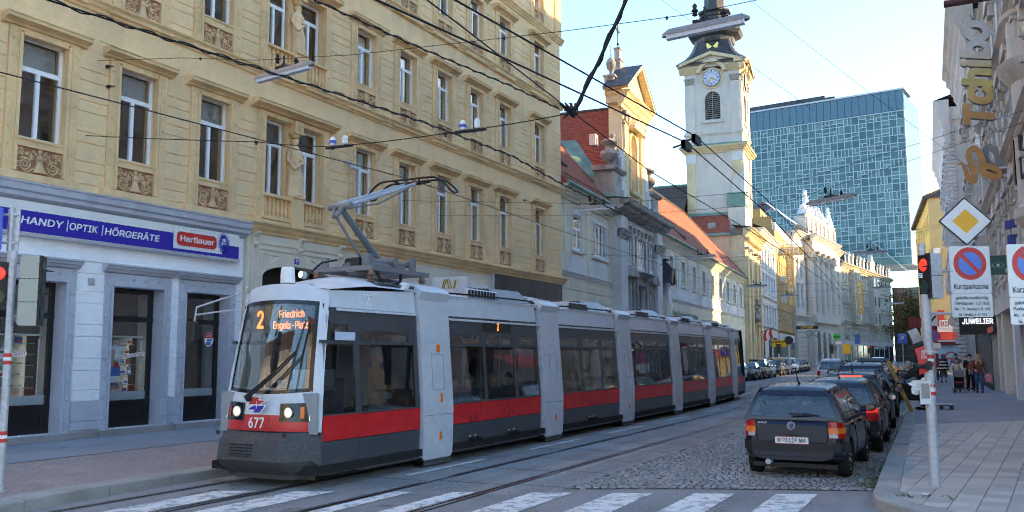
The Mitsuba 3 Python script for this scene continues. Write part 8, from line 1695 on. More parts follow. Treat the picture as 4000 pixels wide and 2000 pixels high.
def kurzpark(o, which):
    k = thing('parking_sign', f'white Kurzparkzone sign with a blue and red disc, {which}', 'sign'); F = board(o); w, h = .29, .335
    put(k, MB().prism(sbox(-w + .03, -h + .03, w - .03, h - .03).buffer(.03), -.012, 0), M_SWHITE, F)
    dsc = Point(0, .085).buffer(.235, 36); bar = affinity.rotate(sbox(-.225, .085 - .028, .225, .085 + .028), -45, origin=(0, .085)); rg = unary_union([dsc.difference(Point(0, .085).buffer(.165, 36)), bar.intersection(Point(0, .085).buffer(.17, 36))])
    part(k, 'red_ring', MB().prism(rg, 0, .003), M_SRED, F); part(k, 'blue_field', MB().prism(Point(0, .085).buffer(.166, 36).difference(bar), 0, .0025), mat('disc_blue', (.10, .20, .62), .4, .5) if 'bsdf_disc_blue' not in scene else 'bsdf_disc_blue', F)
    part(k, 'lettering', centred('Kurzparkzone', .07, 0, 0, -.278, width=.49, depth=.003, bold=True), M_SBLK, F)
    k2 = thing('supplementary_sign', f'white plate with parking hours below the Kurzparkzone sign, {which}', 'sign'); F2 = board((o[0], o[1], o[2] - h - .175))
    put(k2, MB().prism(sbox(-w + .02, -.148, w - .02, .148).buffer(.02), -.012, 0), M_SWHITE, F2)
    for i, (t, s, wd) in enumerate((('gebührenpflichtig', .040, .46), ('Parkdauer: 1,5 Std.', .042, .50), ('Mo.- Fr. (werkt.) v. 8-18h', .038, .50), ('Sa. (werkt.) v. 8-12h', .036, .40))):
        part(k2, 'lettering', centred(t, s, 0, 0, .085 - .078 * i, width=wd, depth=.003, bold=True), M_SBLK, F2)
    for z in (o[2] + h - .03, o[2] - h + .03): part(k, 'bolt', MB().cyl((-.1, 0, z - o[2]), (-.1, .008, z - o[2]), .008, 8).cyl((.1, 0, z - o[2]), (.1, .008, z - o[2]), .008, 8), M_GALV, F)
    return k
q0 = P2(.665); kurzpark((*q0, 3.155), 'on the corner pole beside the signal')
kp = thing('priority_sign', 'yellow and white diamond priority sign above the Kurzparkzone sign', 'sign'); F = board((*P2(.64), 3.85))
dm = Polygon([(-.36, 0), (0, -.325), (.36, 0), (0, .325)]).buffer(.02)
put(kp, MB().prism(dm, -.012, 0), M_SBLK, F); part(kp, 'white_field', MB().prism(Polygon([(-.345, 0), (0, -.31), (.345, 0), (0, .31)]).buffer(.012), 0, .002), M_SWHITE, F); part(kp, 'yellow_field', MB().prism(Polygon([(-.195, 0), (0, -.178), (.195, 0), (0, .178)]), .002, .004), M_SYEL, F)
ak = thing('sign_bracket', 'pair of grey steel arms holding the parking signs to the corner pole', 'bracket')
for z in (3.13, 2.53):
    a, b = P2(0), P2(.9, -.04); put(ak if z > 3 else numbered(ak + '__arm'), MB().tube([(*a, z), (*b, z)], .02, 6), M_GALV)
part(ak, 'upright', MB().tube([(*P2(.66, -.04), 2.45), (*P2(.66, -.04), 4.1)], .025, 8), M_GALV)
q1 = (.48 + .29 * RV[0], 12.86 + .29 * RV[1]); kurzpark((*q1, 3.0), 'cut by the right edge of the picture')
k = thing('sign_pole', 'grey sign pole carrying the parking sign at the right edge of the picture', 'pole'); put(k, MB().tube([(q1[0] - NV[0] * .06, q1[1] - NV[1] * .06, .1), (q1[0] - NV[0] * .06, q1[1] - NV[1] * .06, 3.4)], .035, 12), M_GALV)
# two-lens signal on the corner pole, facing left
def signal(label, o, z0, n, faces, lit, d=.17, w=.24, back=M_GALV, hood=.26, num=None):
    """n lenses from z0 upwards; local u along the facing direction"""
    fd = np.array(faces, float) / np.hypot(*faces); F = Frame((o[0], o[1], z0), (-fd[1], fd[0]), fd); k = thing('traffic_signal', label, 'traffic light'); h = n * .32
    put(k, MB().cbox(-w / 2, w / 2, 0, -d, 0, h, .03), back, F); part(k, 'front_plate', MB().box(-w / 2, w / 2, 0, .03, 0, h), M_BLACK, F)
    for j in range(1, n): part(k, 'seam', MB().box(-w / 2 - .002, w / 2 + .002, -d - .002, 0, j * .32 - .004, j * .32 + .004), M_BLACK, F)
    for j in range(n):
        z = .16 + .32 * j; a = np.linspace(-.35, np.pi + .35, 15)
        V = [((w / 2 - .015) * math.cos(t) * s_, y_, z + .125 * math.sin(t) * s_) for s_, y_ in ((1.0, .03), (.98, None)) for t in a for y_ in ([.03] if y_ else [.06 + hood * (.45 + .55 * max(0, math.sin(t)))])]
        part(k, 'visor', MB().add(V, [[i, i + 1, 16 + i, 15 + i] for i in range(14)]), M_BLACK, F)
        on = lit == j; part(k, 'lens', MB().add([((w / 2 - .03) * math.cos(t), .035, z + .10 * math.sin(t)) for t in np.linspace(0, 6.28, 20, endpoint=False)], [[0, i, i + 1] for i in range(1, 19)]), M_SRED if on else mat('lens_dark', (.02, .05, .04), .2, .5) if 'bsdf_lens_dark' not in scene else ('bsdf_sign_red' if on else 'bsdf_lens_dark'), F)
        if on: part(k, 'lit_lens', MB().sphere((0, .04, z), .09, 2, (1, .15, 1)), M_SRED, F, emitter=emit('sig', (1.0, .05, .015), .05))
    if num: part(k, 'number', MB().box(*num), M_SWHITE, F)
    return k, F
k, F = signal('pedestrian signal with a red light and long black visors on top of the right-hand pole', P2(.03), 2.74, 2, (-RV[0] + .20 * NV[0], -RV[1] + .20 * NV[1]), 1, .2, .24, M_GALV)
part(k, 'top_tube', MB().tube([(*P2(-.01), 3.36), (*P2(-.01), 3.53)], .05, 10), M_GALV)
nt = board((P2(-.14)[0], P2(-.14)[1], 3.02), RV, NV); part(k, 'number_plate', MB().box(-.035, .035, .19, .195, -.0, .065), M_SWHITE, nt); part(k, 'number', centred('10', .04, 0, .196, .012, depth=.002), M_SBLK, nt)
# torn posters tied to the pole
pk1 = thing('torn_poster', 'bent red and black poster board tied to the corner pole', 'poster'); F = board(P2(-.10, .07))
def bent(z0, z1, w, m, nm, sl, off=0.0, par=None):
    V = []
    for t in np.linspace(0, 1, 12):
        z = z0 + (z1 - z0) * t; sh = -.13 * ((z - 1.69) / .62) ** 1.8
        V += [(sh + s * w - .02 + sl * t, .02 + off + .03 * math.sin(3 * t), z + .05 * s) for s in (-.5, .5)]
    v = MB().add(V, [[2 * i, 2 * i + 1, 2 * i + 3, 2 * i + 2] for i in range(11)])
    if par: part(par, nm, v, m, F)
    else: put(pk1, v, m, F)
bent(1.69, 2.10, .13, M_SRED, '', 0); bent(2.10, 2.30, .13, M_GRAN, 'faded_top', -.01, 0, pk1); bent(2.04, 2.12, .13, M_SBLK, 'black_band', 0, .002, pk1)
for i, z in enumerate((1.90, 1.94, 1.98)): part(pk1, 'lettering', shifted(textm(['DAS', 'ZU', 'WISSEN'][i], .03, bold=True, depth=.002), -.055, .055, z), M_SWHITE, F)
k = thing('plastic_scrap', 'white plastic sheet hanging from the corner pole below the red poster', 'scrap'); q = np.random.default_rng(3)
V = [(-.30 + .30 * a + .02 * q.normal(), .06 + .05 * math.sin(5 * a + 2 * b), 1.64 - .06 * (1 - a) - .22 * b * (.35 + .65 * (1 - abs(a - .35)))) for a in np.linspace(0, 1, 9) for b in np.linspace(0, 1, 6)]
put(k, MB().add(V, [[i * 6 + j, i * 6 + j + 1, i * 6 + j + 7, i * 6 + j + 6] for i in range(8) for j in range(5)]), M_PAPER, board(P2(0)), smooth=50)
k = thing('printed_notice', 'weathered printed notice board strapped low on the corner pole', 'notice'); put(k, MB().cbox(-.17, -.02, .05, .07, 1.26, 1.58, .004), M_PAPER, board(P2(0))); part(k, 'print', MB().box(-.155, -.04, .07, .073, 1.34, 1.55), M_GRAN, board(P2(0)))
k = thing('push_button_box', 'black push-button box fixed to the corner pole in front of the poster', 'box'); put(k, MB().tube([(-.24, .08, 1.78), (-.06, .08, 1.80)], .045, 12).cbox(-.1, -.0, .04, .12, 1.74, 1.86, .01), M_BLACK, board(P2(0)))
# left pole with its signals and sign backs
lx, ly = -11.76, 7.88
pole('light grey steel pole with red and white bands at the left edge on the brick pavement', lx, ly, .146, 3.42, .05, [1.93, .88])
def Q2(l, f=0.0): return (lx + RV[0] * l + NV[0] * f, ly + RV[1] * l + NV[1] * f)
signal('three-lens signal in a grey-beige housing turned away on the left-hand pole', Q2(.40, .0), 2.38, 3, (RV[0] + .25 * -NV[0], RV[1] + .25 * -NV[1]), -1, .25, .27, mat('signal_beige', (.40, .40, .35), .6, .3), hood=.22)
kk = board((*Q2(.31, .12), 2.38)); s_ = thing('service_sticker', 'small blue and white sticker on the beige signal housing', 'sticker'); put(s_, MB().box(-.05, .05, .02, .024, .08, .21), M_SBLUE, kk); part(s_, 'white_disc', MB().prism(Point(0, .145).buffer(.035), .024, .027), M_SWHITE, kk)
k, F = signal('red-lit signal with black visors cut by the left edge of the picture', Q2(-.18, .02), 2.62, 2, (RV[0] * .35 + NV[0], RV[1] * .35 + NV[1]), 1, .16, .26, M_GALV, hood=.24)
k = thing('round_sign_back', 'grey back of a round traffic sign behind the left-hand pole', 'sign'); F = board((*Q2(.10, -.12), 2.70))
put(k, MB().prism(affinity.scale(Point(0, 0).buffer(.30, 30), .62, 1), -.01, 0), mat('sign_back', (.34, .34, .34), .6, .4), F); part(k, 'rib', MB().box(-.2, .2, 0, .015, .12, .15).box(-.2, .2, 0, .015, -.2, -.17).box(.05, .07, .0, .02, -.27, .27), M_GALV, F)
k = thing('blue_sign', 'blue road sign panel on a grey post cut by the left edge of the picture', 'sign'); F = board((*Q2(-.32), 3.73))
put(k, MB().prism(sbox(-.3, -.28, .12, .28).buffer(.02), -.01, 0), M_SBLUE, F); part(k, 'white_field', MB().box(-.3, .06, 0, .003, -.15, .18), M_SWHITE, F); part(k, 'back_panel', MB().cbox(.14, .30, -.16, -.12, -.3, .3, .01), M_GALV, F); part(k, 'post', MB().tube([(.21, -.1, -.75), (.21, -.1, .32)], .03, 8).box(.0, .3, -.12, -.08, .2, .23).box(.0, .3, -.12, -.08, -.2, -.17), M_GALV, F)
# vertical letter sign
k = thing('letter_sign', 'tall vertical gold script sign reading Tchibo with a curling bean on the grey corner house', 'sign'); YT = 37.3
def vert(mb, x0, z0, sc=1.0):     # text reading upwards, tops to the left
    v, f = mb.arr(); return MB().add(np.column_stack([x0 - v[:, 2] * sc, v[:, 1], z0 + v[:, 0] * sc]), f)
FTs = Frame((0, YT, 0), (1, 0), (0, -1))
def goldgrad(p, n, uv):
    t = smoothstep(10.2, 14.6, p.z); g = fbm(p.x * 3, p.z * 3, 0, 2)
    c = mix((.42, .20, .04), (.50, .40, .12), smoothstep(.0, .45, t)); c = mix(c, (.46, .45, .44), smoothstep(.5, .9, t)); return c * (.85 + .3 * g)
M_TG = mat('gold_gradient', proc(goldgrad), .35, .5); M_TBK = mat('letter_side', (.22, .22, .23), .6, .3)
xb = 1.22
for ch, z, hh in (('T', 10.42, .92), ('c', 11.28, .98), ('h', 11.98, .92), ('i', 12.72, .88), ('b', 13.05, .92), ('o', 13.72, 1.0)):
    def fat(d):
        b = MB(); t = textm(ch, hh, bold=True, italic=.22, depth=d)
        for o in range(6): b.add(*shifted(t, .05 * math.cos(o * 1.047), -.002 * o, .05 * math.sin(o * 1.047)).arr())
        return b
    t, t2 = fat(.22), fat(.03)
    v = vert(t, xb, z); vv, ff = v.arr(); lk = part(k, 'letter', MB().add(vv - [0, .25, 0], ff), M_TBK, FTs)
    vv, ff = vert(t2, xb, z).arr(); part(lk, 'face', MB().add(vv + [0, -.028, 0], ff), M_TG, FTs)
def ribbon(P, R_, y0, y1, m, nm, par=None):
    pg = unary_union([LineString([a, b]).buffer(r) for a, b, r in zip(P[:-1], P[1:], R_)]); return part(k, nm, MB().prism(pg, y0, y1), m, FTs)
ho = np.linspace(0, 1, 9); st = [(.72 - .45 * t, 14.1 + .8 * t - .12 * math.sin(3 * t)) for t in ho]
ribbon(st, np.linspace(.11, .02, 8), 0.0, .03, M_TG, 'steam_curl'); ribbon([(a + .42, b + .02) for a, b in st], np.linspace(.11, .02, 8), -.28, -.25, M_TBK, 'steam_curl')
bean = affinity.rotate(affinity.scale(Point(0, 0).buffer(1, 30), .44, .27), -32); bean = affinity.translate(bean, 1.02, 8.72)
slot = affinity.translate(affinity.rotate(affinity.scale(Point(0, 0).buffer(1, 16), .30, .035), -28), 1.0, 8.74)
part(k, 'bean', MB().prism(bean.difference(slot), -.06, .04), M_TG, FTs); part(k, 'bean_back', MB().prism(affinity.translate(bean, .14, .1), -.30, -.25), M_TBK, FTs)
a = np.linspace(0, 1, 22); cv = [(.86 - .12 * t - .28 * math.sin(2.9 * t) , 8.75 + .85 * math.sin(3.14 * t) ** .8 * (1 - .1 * t) if t < .98 else 8.75) for t in a]
cv = [(.80, 8.85), (.78, 9.2), (.68, 9.52), (.52, 9.66), (.38, 9.58), (.33, 9.35), (.42, 9.0), (.50, 8.65), (.46, 8.42), (.34, 8.42), (.25, 8.65), (.18, 9.0), (.08, 9.12), (-.02, 9.08)]
ribbon(cv, [.13, .12, .11, .10, .10, .10, .11, .11, .10, .10, .08, .05, .03], 0, .04, M_TG, 'bean_curl'); ribbon([(a + .55, b + .04) for a, b in cv[:8]], [.12] * 7, -.30, -.25, M_TBK, 'bean_curl')
for z in (14.0, 10.75, 8.55, 8.85): part(k, 'arm', MB().box(.95, 2.2, -.16, -.12, z - .04, z + .04), M_GALV, FTs)
kb = thing('panel_sign', 'underside of a white panel sign with a dark red frame, top right edge', 'sign'); put(kb, MB().box(-.17, 1.9, 36.85, 37.15, 15.35, 17.5), M_SWHITE); part(kb, 'frame', MB().box(-.2, 1.9, 36.8, 37.2, 15.22, 15.35), mat('dark_red', (.09, .02, .02), .5, .4))
k = thing('projecting_sign', 'blue projecting box sign with a bronze figure seven shape on the grey corner house', 'sign'); put(k, MB().box(1.5, 2.3, 39.0, 39.3, 5.6, 6.5).box(1.62, 2.3, 39.02, 39.28, 6.5, 7.1).box(1.45, 1.75, 38.98, 39.3, 6.75, 7.05), mat('sign_royal', (.03, .05, .30), .4, .5))
part(k, 'bronze_shape', MB().prism(Polygon([(1.85, 6.7), (2.25, 6.7), (2.25, 6.5), (2.08, 5.75), (1.9, 5.75), (2.05, 6.45), (1.85, 6.35)]), 0, .06), mat('bronze', (.30, .17, .09), .5, .4), Frame((0, 38.98, 0), (1, 0), (0, -1)))
k = thing('projecting_sign', 'green square projecting sign with a dotted eye emblem', 'sign'); Fg = Frame((1.28, 44, 5.8), (1, 0), (0, -1)); put(k, MB().box(-.33, .33, -.06, 0, -.42, .42), mat('sign_teal', (.01, .10, .08), .4, .5), Fg)
ey = MB()
for i in range(14): t = i / 14 * 2 * math.pi; ey.sphere((.22 * math.cos(t), .005, .11 * math.sin(t)), .018, 1, (1, .3, 1))
part(k, 'eye_emblem', ey.sphere((0, .005, 0), .06, 1, (1, .3, 1)), M_SWHITE, Fg)
k = thing('jeweller_sign', 'black projecting sign with white letters JUWELIER over the pavement', 'sign'); put(k, MB().box(-.43, 1.25, 51.5, 51.9, 2.96, 3.92), M_SBLK); part(k, 'lettering', centred('JUWELIER', .27, .42, .0, 3.50, bold=True, width=1.4, depth=.02), M_SWHITE, Frame((0, 51.5, 0), (1, 0), (0, -1)), emitter=emit('jw', (.85, .9, 1.0), .075))
k = thing('black_shop_front', 'black vertically slatted shop front along the pavement beyond the glass display', 'shop front')
put(k, MB().box(-.2, .2, 0, 24, 0.1, 4.0), M_SBLK, Frame((FR(52.2) - .15, 52.2), (1, 0), (-.036, 1)))
for i in range(40): part(k, 'slat', MB().box(-.26, -.2, i * .6, i * .6 + .12, .12, 3.95), M_SLAT, Frame((FR(52.2) - .15, 52.2), (1, 0), (-.036, 1)))
k = thing('white_hoarding', 'white hoarding panel between two houses beyond the black shop front', 'hoarding'); put(k, MB().box(-.75, .5, 77.0, 77.1, .2, 3.35), M_SWHITE)
# small signs on the right pavement
def sign(label, x, y, z, w, h, m, text=None, tm=M_SWHITE, th=.2, post=None, name='street_sign', round_=False, cat='sign', ang=0.0, extra=None, wd=None, lit=None):
    k = thing(name, label, cat); c, s = math.cos(ang), math.sin(ang); F = Frame((x, y, z), (c, s), (s, -c))
    put(k, MB().prism(Point(0, 0).buffer(w / 2, 28) if round_ else sbox(-w / 2, -h / 2, w / 2, h / 2), -.05, 0), m, F)
    for i, t in enumerate(text if isinstance(text, (list, tuple)) else [text] if text else []):
        part(k, 'lettering', centred(t, th, 0, 0, -th / 2 + (len(text) - 1) * th * .75 - i * th * 1.5 if isinstance(text, (list, tuple)) else -th / 2, bold=True, depth=.03, width=wd), tm, F)
    if post is not None: part(k, 'post', MB().tube([(0, -.07, -z + .1), (0, -.07, h / 2)], .04, 8), M_GALV, F)
    if extra: extra(k, F)
    return k
sign('white shop sign with dark red letters BIPA on the yellow house', -1.87, 104.0, 5.13, 1.66, .8, M_SWHITE, 'BIPA', mat('sign_claret', (.28, .01, .08), .4, .5), .5, name='shop_sign', wd=1.42)
def nostop(k, F):
    part(k, 'blue_field', MB().prism(Point(0, 0).buffer(.24, 28), 0, .01), M_SBLUE, F); b = MB()
    for a in (45, -45): b.prism(affinity.rotate(sbox(-.26, -.035, .26, .035), a, origin=(0, 0)), .01, .02)
    part(k, 'cross', b, M_SRED, F); part(k, 'hours_plate', MB().box(-.45, .3, -.03, 0, -.62, -.34).box(-.45, .2, -.03, 0, -.84, -.66), M_SWHITE, F); part(k, 'upper_plate', MB().box(-.34, .2, -.03, 0, .5, 1.05), M_SWHITE, F); part(k, 'upper_bar', MB().tube([(-.2, .02, .6), (.14, .02, .98)], .05, 5), M_SBLK, F)
sign('round blue and red no-stopping sign on a thin post behind the corner pole', -1.55, 48.5, 2.85, .60, .60, M_SRED, post=True, round_=True, extra=nostop)
def park(k, F): part(k, 'roof_mark', MB().tube([(-.24, .015, .20), (0, .015, .30), (.24, .015, .20)], .022, 4), M_SWHITE, F)
sign('blue parking garage sign with a white letter P', -4.57, 75, 3.2, .66, .76, M_SBLUE, 'P', M_SWHITE, .34, post=True, extra=park)
sign('dark red canopy board on a red post behind the corner pole', -2.5, 60, 3.9, 1.55, .62, mat('board_red', (.20, .012, .02), .5, .4), name='canopy_board')
k = thing('red_post_panel', 'tall dark red panel under the canopy board', 'panel'); put(k, MB().box(-2.4, -1.7, 60.02, 60.1, 1.2, 3.7), 'bsdf_board_red'); part(k, 'white_triangle', MB().prism(Polygon([(-2.3, 2.2), (-1.9, 2.2), (-1.9, 3.0)]), 60.0, 60.015), M_SWHITE)
def poster(k, F):
    part(k, 'frame', MB().prism(sbox(-.8, -1.25, .8, .85).difference(sbox(-.66, -.72, .66, .72)), -.04, .03), M_GALV, F); part(k, 'ring_picture', MB().prism(affinity.rotate(affinity.scale(Point(.1, -.1).buffer(.42, 20), 1, .7), 25).difference(affinity.rotate(affinity.scale(Point(.1, -.1).buffer(.30, 20), 1, .6), 25)), 0, .01), M_SRED, F); part(k, 'lettering', centred('WOHNEN', .09, 0, 0, .5, depth=.01), M_SBLK, F)
sign('pale blue advertising light box at the stop shelter beyond the pedestrians', -1.55, 80, 1.98, 1.32, 1.44, mat('poster_blue', (.42, .62, .74), .4, .4), extra=poster, name='advert_light_box')
k = thing('stop_shelter', 'stop shelter with a dark red and white roof edge beyond the pedestrians', 'shelter'); put(k, MB().box(-2.6, -.3, 79.8, 82, 2.95, 3.1), M_SWHITE); part(k, 'red_edge', MB().box(-2.6, -.3, 79.75, 79.8, 2.7, 2.95), 'bsdf_board_red')
for x in (-2.5, -.4): part(k, 'post', MB().tube([(x, 80, .1), (x, 80, 3)], .04, 6), M_GALV)
for i, (x, y) in enumerate(((-2.15, 66), (-2.35, 70), (-2.5, 74))): bk = thing('bollard', ['dark bollard beside the striped poncho', 'second dark bollard beyond the first', 'third dark bollard near the stop shelter'][i], 'bollard', 'bollards along the right kerb'); put(bk, MB().lathe([(.07, .1), (.06, 1.0), (.03, 1.06), (.001, 1.07)], x, y, 0, 10), M_BLACK)
# signs on the left side further down
sign('yellow JUWELEN shop sign with black letters below the pale house', -18.4, 100, 3.2, 1.5, .75, M_SYEL, ['JUWELEN', 'Gold'], M_SBLK, .24, name='shop_sign')
def specs(k, F): part(k, 'spectacles_emblem', MB().tube([(.2 + .35 * math.cos(t), 0, -.75 + .35 * math.sin(t)) for t in np.linspace(0, 6.28, 18)], .04, 5).tube([(1.1 + .35 * math.cos(t), 0, -.75 + .35 * math.sin(t)) for t in np.linspace(0, 6.28, 18)], .04, 5), M_SBLK, F)
sign('long black OPTIKER sign with a spectacles emblem beside the palace', -18.2, 118, 5.4, 2.7, .40, M_SBLK, 'OPTIKER', M_GOLD, .25, name='shop_sign', extra=specs)
sign('round green sign with dark letters denn’s', -13.95, 112, 4.1, .82, .82, M_SGREEN, "denn's", M_SBLK, .2, round_=True, name='shop_sign', wd=.66)
sign('dark sign with red and white text ST 21', -13.0, 114, 4.05, .62, .36, M_SBLK, 'ST 21', M_SWHITE, .2, name='shop_sign')
sign('yellow construction board on a post in the street', -12.1, 105, 2.6, .78, 1.05, M_SYEL, post=True, name='roadwork_board')
sign('red and white barrier board above the yellow construction board', -13.0, 106, 3.3, .7, .2, M_SWHITE, ang=.5, name='barrier_board')
sign('blue cloth banner on the palace ground floor', -15.6, 150, 4.4, .8, 1.5, mat('banner_blue', (.08, .17, .42), .7, .2), name='banner')
def letters(k, F):
    for i, c in enumerate('CENTRAL'): part(k, 'letter', centred(c, .62, 0, 0, 2.6 - .93 * i, bold=True, depth=.05), M_SWHITE, F)
sign('tall narrow yellow hotel sign with white letters CENTRAL on the mansard row', -19.9, 200, 13.8, 1.15, 7.0, 'bsdf_hotel_yellow', extra=letters, name='hotel_sign')
sign('olive sign reading HOTEL CITY CENTRAL at the far end', -17.3, 215, 7.4, 3.0, 1.7, mat('sign_olive', (.26, .23, .12), .5, .4), ['HOTEL', 'CITY', 'CENTRAL'], M_SWHITE, .34, name='hotel_sign')
sign('grey sign with white letters HOTEL over the far entrance', -16.9, 205, 3.4, 2.6, .7, mat('sign_grey', (.14, .14, .15), .5, .4), 'HOTEL', M_SWHITE, .5, name='hotel_sign')
for i, (x, y, l) in enumerate(((-13.0, 100, 'dark traffic signal seen against the sunlit palace'), (-17.0, 92, 'dark traffic signal in front of the yellow jewellery sign'), (-11.0, 118, 'far traffic signal with a red light in the street'))):
    k, F = signal(l, (x, y), 2.1, 3, (0, -1), 2 if i == 2 else -1, .2, .36, M_BLACK); part(k, 'post', MB().tube([(0, -.2, -2.1), (0, -.2, .2)], .05, 8), M_GALV, F)
k = thing('round_sign_back', 'dark back of a round sign beside the second far signal', 'sign'); put(k, MB().cyl((-15.97, 92, 3.4), (-15.97, 92.05, 3.4), .42, 20), M_SBLK); part(k, 'post', MB().tube([(-15.97, 92.06, 0), (-15.97, 92.06, 3.4)], .045, 8), M_GALV)
# hanging street lamps
def lamp(label, c, d, L=1.35, w=.2):
    d = np.array(d, float); d[:2] /= np.hypot(*d[:2]); F = Frame(c, d[:2]); k = thing('hanging_street_lamp', label, 'street lamp', None)
    u = np.linspace(-L / 2, L / 2, 13); sl = d[2]
    V, n = [], 7
    for a in u:
        e = min(1, (L / 2 - abs(a)) / .12 + .25)
        V += [(a, w / 2 * math.cos(t) * e, .09 * max(0, math.sin(t)) * e - (0 if math.sin(t) > .01 else .03) + a * sl) for t in np.linspace(0, np.pi, n)]
    put(k, MB().add(V, [[i * n + j, i * n + j + 1, (i + 1) * n + j + 1, (i + 1) * n + j] for i in range(12) for j in range(n - 1)]), mat('lamp_grey', (.24, .24, .24), .5, .4) if 'bsdf_lamp_grey' not in scene else 'bsdf_lamp_grey', F, smooth=40)
    part(k, 'tube_cover', MB().add([(a, b, -.02 - c_ + a * sl) for a in (-L / 2 + .08, L / 2 - .08) for b, c_ in ((-w * .4, 0), (-w * .3, .07), (w * .3, .07), (w * .4, 0))], [[0, 1, 5, 4], [1, 2, 6, 5], [2, 3, 7, 6], [0, 1, 2, 3], [4, 5, 6, 7]]), mat('lamp_cover', (.62, .66, .72), .15, .6) if 'bsdf_lamp_cover' not in scene else 'bsdf_lamp_cover', F)
    part(k, 'hanger', MB().tube([(-.12, 0, .08), (0, 0, .2), (.12, 0, .08)], .02, 5).tube([(0, 0, .08), (0, 0, .34)], .022, 5).cbox(-.2, .2, -.05, .05, .07, .13, .02), M_BLACK, F)
    part(k, 'insulator', MB().lathe([(.02, .2), (.05, .22), (.03, .26), (.06, .29), (.03, .33), (.04, .38), (.01, .42)], -.16, 0, 0, 8).lathe([(.02, .2), (.05, .22), (.03, .26), (.06, .29), (.02, .36)], .3, 0, -.1, 8), M_BLACK, F)
    return k
lamp('hanging street lamp in front of the ochre house above the tram', (-12.43, 14.0, 7.84), (1.0, .12, .13), 1.42)
lamp('large hanging street lamp in front of the church spire', (-3.57, 14.0, 7.27), (1, .10, .085), 1.42)
for c, d, l in (((-10.6, 26.8, 6.72), (1, .05, 0), 'hanging street lamp in front of the church wing window'), ((-11.6, 43.5, 6.8), (1, .05, 0), 'hanging street lamp at the eaves of the long church wing'), ((-13.2, 64, 6.8), (1, 0, 0), 'hanging street lamp in front of the tower portal'),
               ((-3.6, 29, 6.75), (1, .05, .12), 'hanging street lamp in front of the glass tower'), ((-4.0, 46, 6.85), (1, 0, 0), 'hanging street lamp below the mansard row roof'), ((-13.6, 79, 7.0), (1, 0, 0), 'hanging street lamp in front of the yellow hotel sign'), ((-5.5, 70, 6.8), (1, 0, 0), 'hanging street lamp far down the middle of the street'), ((-6.0, 92, 6.8), (1, 0, 0), 'farthest hanging street lamp before the mansard row')):
    lamp(l, c, d, 1.5)
# wires
def wire(label, pts, r=.011, name='overhead_wire', sag=0.0, knots=(), twist=False):
    P = [np.array(p, float) for p in pts]; Q = []
    for a, b in zip(P[:-1], P[1:]):
        n = 8
        for i in range(n): t = i / n; Q.append(a + (b - a) * t - [0, 0, sag * 4 * t * (1 - t)])
    Q.append(P[-1]); k = thing(name, label, 'wire')
    put(k, MB().tube(Q, r, 5, False), M_WIRE)
    if twist:
        Q2_ = np.array(Q); s = np.r_[0, np.cumsum(np.linalg.norm(np.diff(Q2_, axis=0), axis=1))]; u = np.arange(0, s[-1], .12); c = np.column_stack([np.interp(u, s, Q2_[:, j]) for j in range(3)])
        part(k, 'wrapped_cable', MB().tube(c + np.column_stack([.03 * np.sin(u * 9), .02 * np.cos(u * 7), .03 * np.cos(u * 9)]), r * .75, 5, False), M_WIRE)
    for j, t in enumerate(knots):
        i = int(t * (len(Q) - 1)); part(k, 'insulator', MB().sphere(Q[i], r * 3.2, 1, (1.3, 1.3, .9)).sphere(Q[i] + [0, 0, -r * 4], r * 2.5, 1), M_BLACK)
    return k
wire('contact wire above the tram, touched by its current collector', [(-9.75, 3.0, 5.1), (-9.7, 8, 5.24), (-9.7, 14.6, 5.43), (-9.75, 20, 5.36), (-9.9, 28, 5.3), (-10.6, 42, 5.35), (-13, 75, 5.4), (-16, 118, 5.4), (-18, 160, 5.4)], .009)
wire('contact wire of the nearer track', [(-5.3, 5, 6.2), (-5.49, 13, 5.84), (-5.2, 16, 5.40), (-5.05, 20, 5.27), (-5.0, 28, 5.15), (-5.6, 42, 5.2), (-8, 75, 5.3), (-11, 118, 5.3), (-13, 160, 5.3)], .010, twist=False)
wire('upper twisted feeder cable from the top left to the wire knot', [(-9.8, 8.0, 7.6), (-9.8, 11.7, 8.08), (-9.8, 15, 8.27), (-9.8, 19.3, 8.60), (-9.8, 22.2, 8.75)], .014, twist=True)
wire('thick feeder cable crossing in front of the church, lower of two', [(-6.9, 5, 6.1), (-6.9, 9.5, 6.73), (-6.9, 13.6, 7.08), (-6.9, 24.6, 7.98), (-6.9, 36, 7.55), (-8.2, 60, 7.3), (-11, 100, 7.2)], .018, knots=(.5,))
wire('thick feeder cable crossing in front of the church, upper of two', [(-6.9, 6, 6.9), (-6.9, 11.6, 7.49), (-6.9, 13.6, 7.62), (-6.9, 25.7, 8.39), (-6.9, 36.3, 8.1), (-8, 60, 7.8), (-11, 100, 7.6)], .018, knots=(.5,))
wire('thin feeder wire over the first-floor windows from the top left', [(-9.8, 2, 5.9), (-9.8, 6.8, 6.28), (-9.8, 10.4, 6.48), (-9.8, 15.2, 6.74), (-9.8, 19.3, 6.84), (-9.8, 22.3, 6.66), (-10, 30, 6.5)], .014, twist=True)
J = (-5.49, 13.0, 5.84)
wire('span wire with insulators from the left to the wire knot', [(-19.0, 13.6, 7.2), (-12.19, 13, 6.11), (-10.32, 13, 5.81), (-7.54, 13, 5.78), J], .010, knots=(.27, .5, .74), sag=.02)
wire('bundle of black cables rising from the wire knot to the upper edge', [J, (-5.05, 13, 6.6), (-4.56, 13, 7.55), (-3.9, 13.0, 9.1)], .030, twist=True)
wire('thin span wire carrying the two near street lamps', [(-17.75, 13.65, 8.8), (-15.36, 14, 8.60), (-13.2, 14, 8.21), (-10.6, 14, 7.92), (-6.14, 14, 7.63), (-3.93, 14, 7.53), (-1.5, 14, 7.6), (3.0, 14, 7.9)], .007, knots=(.18, .55, .7))
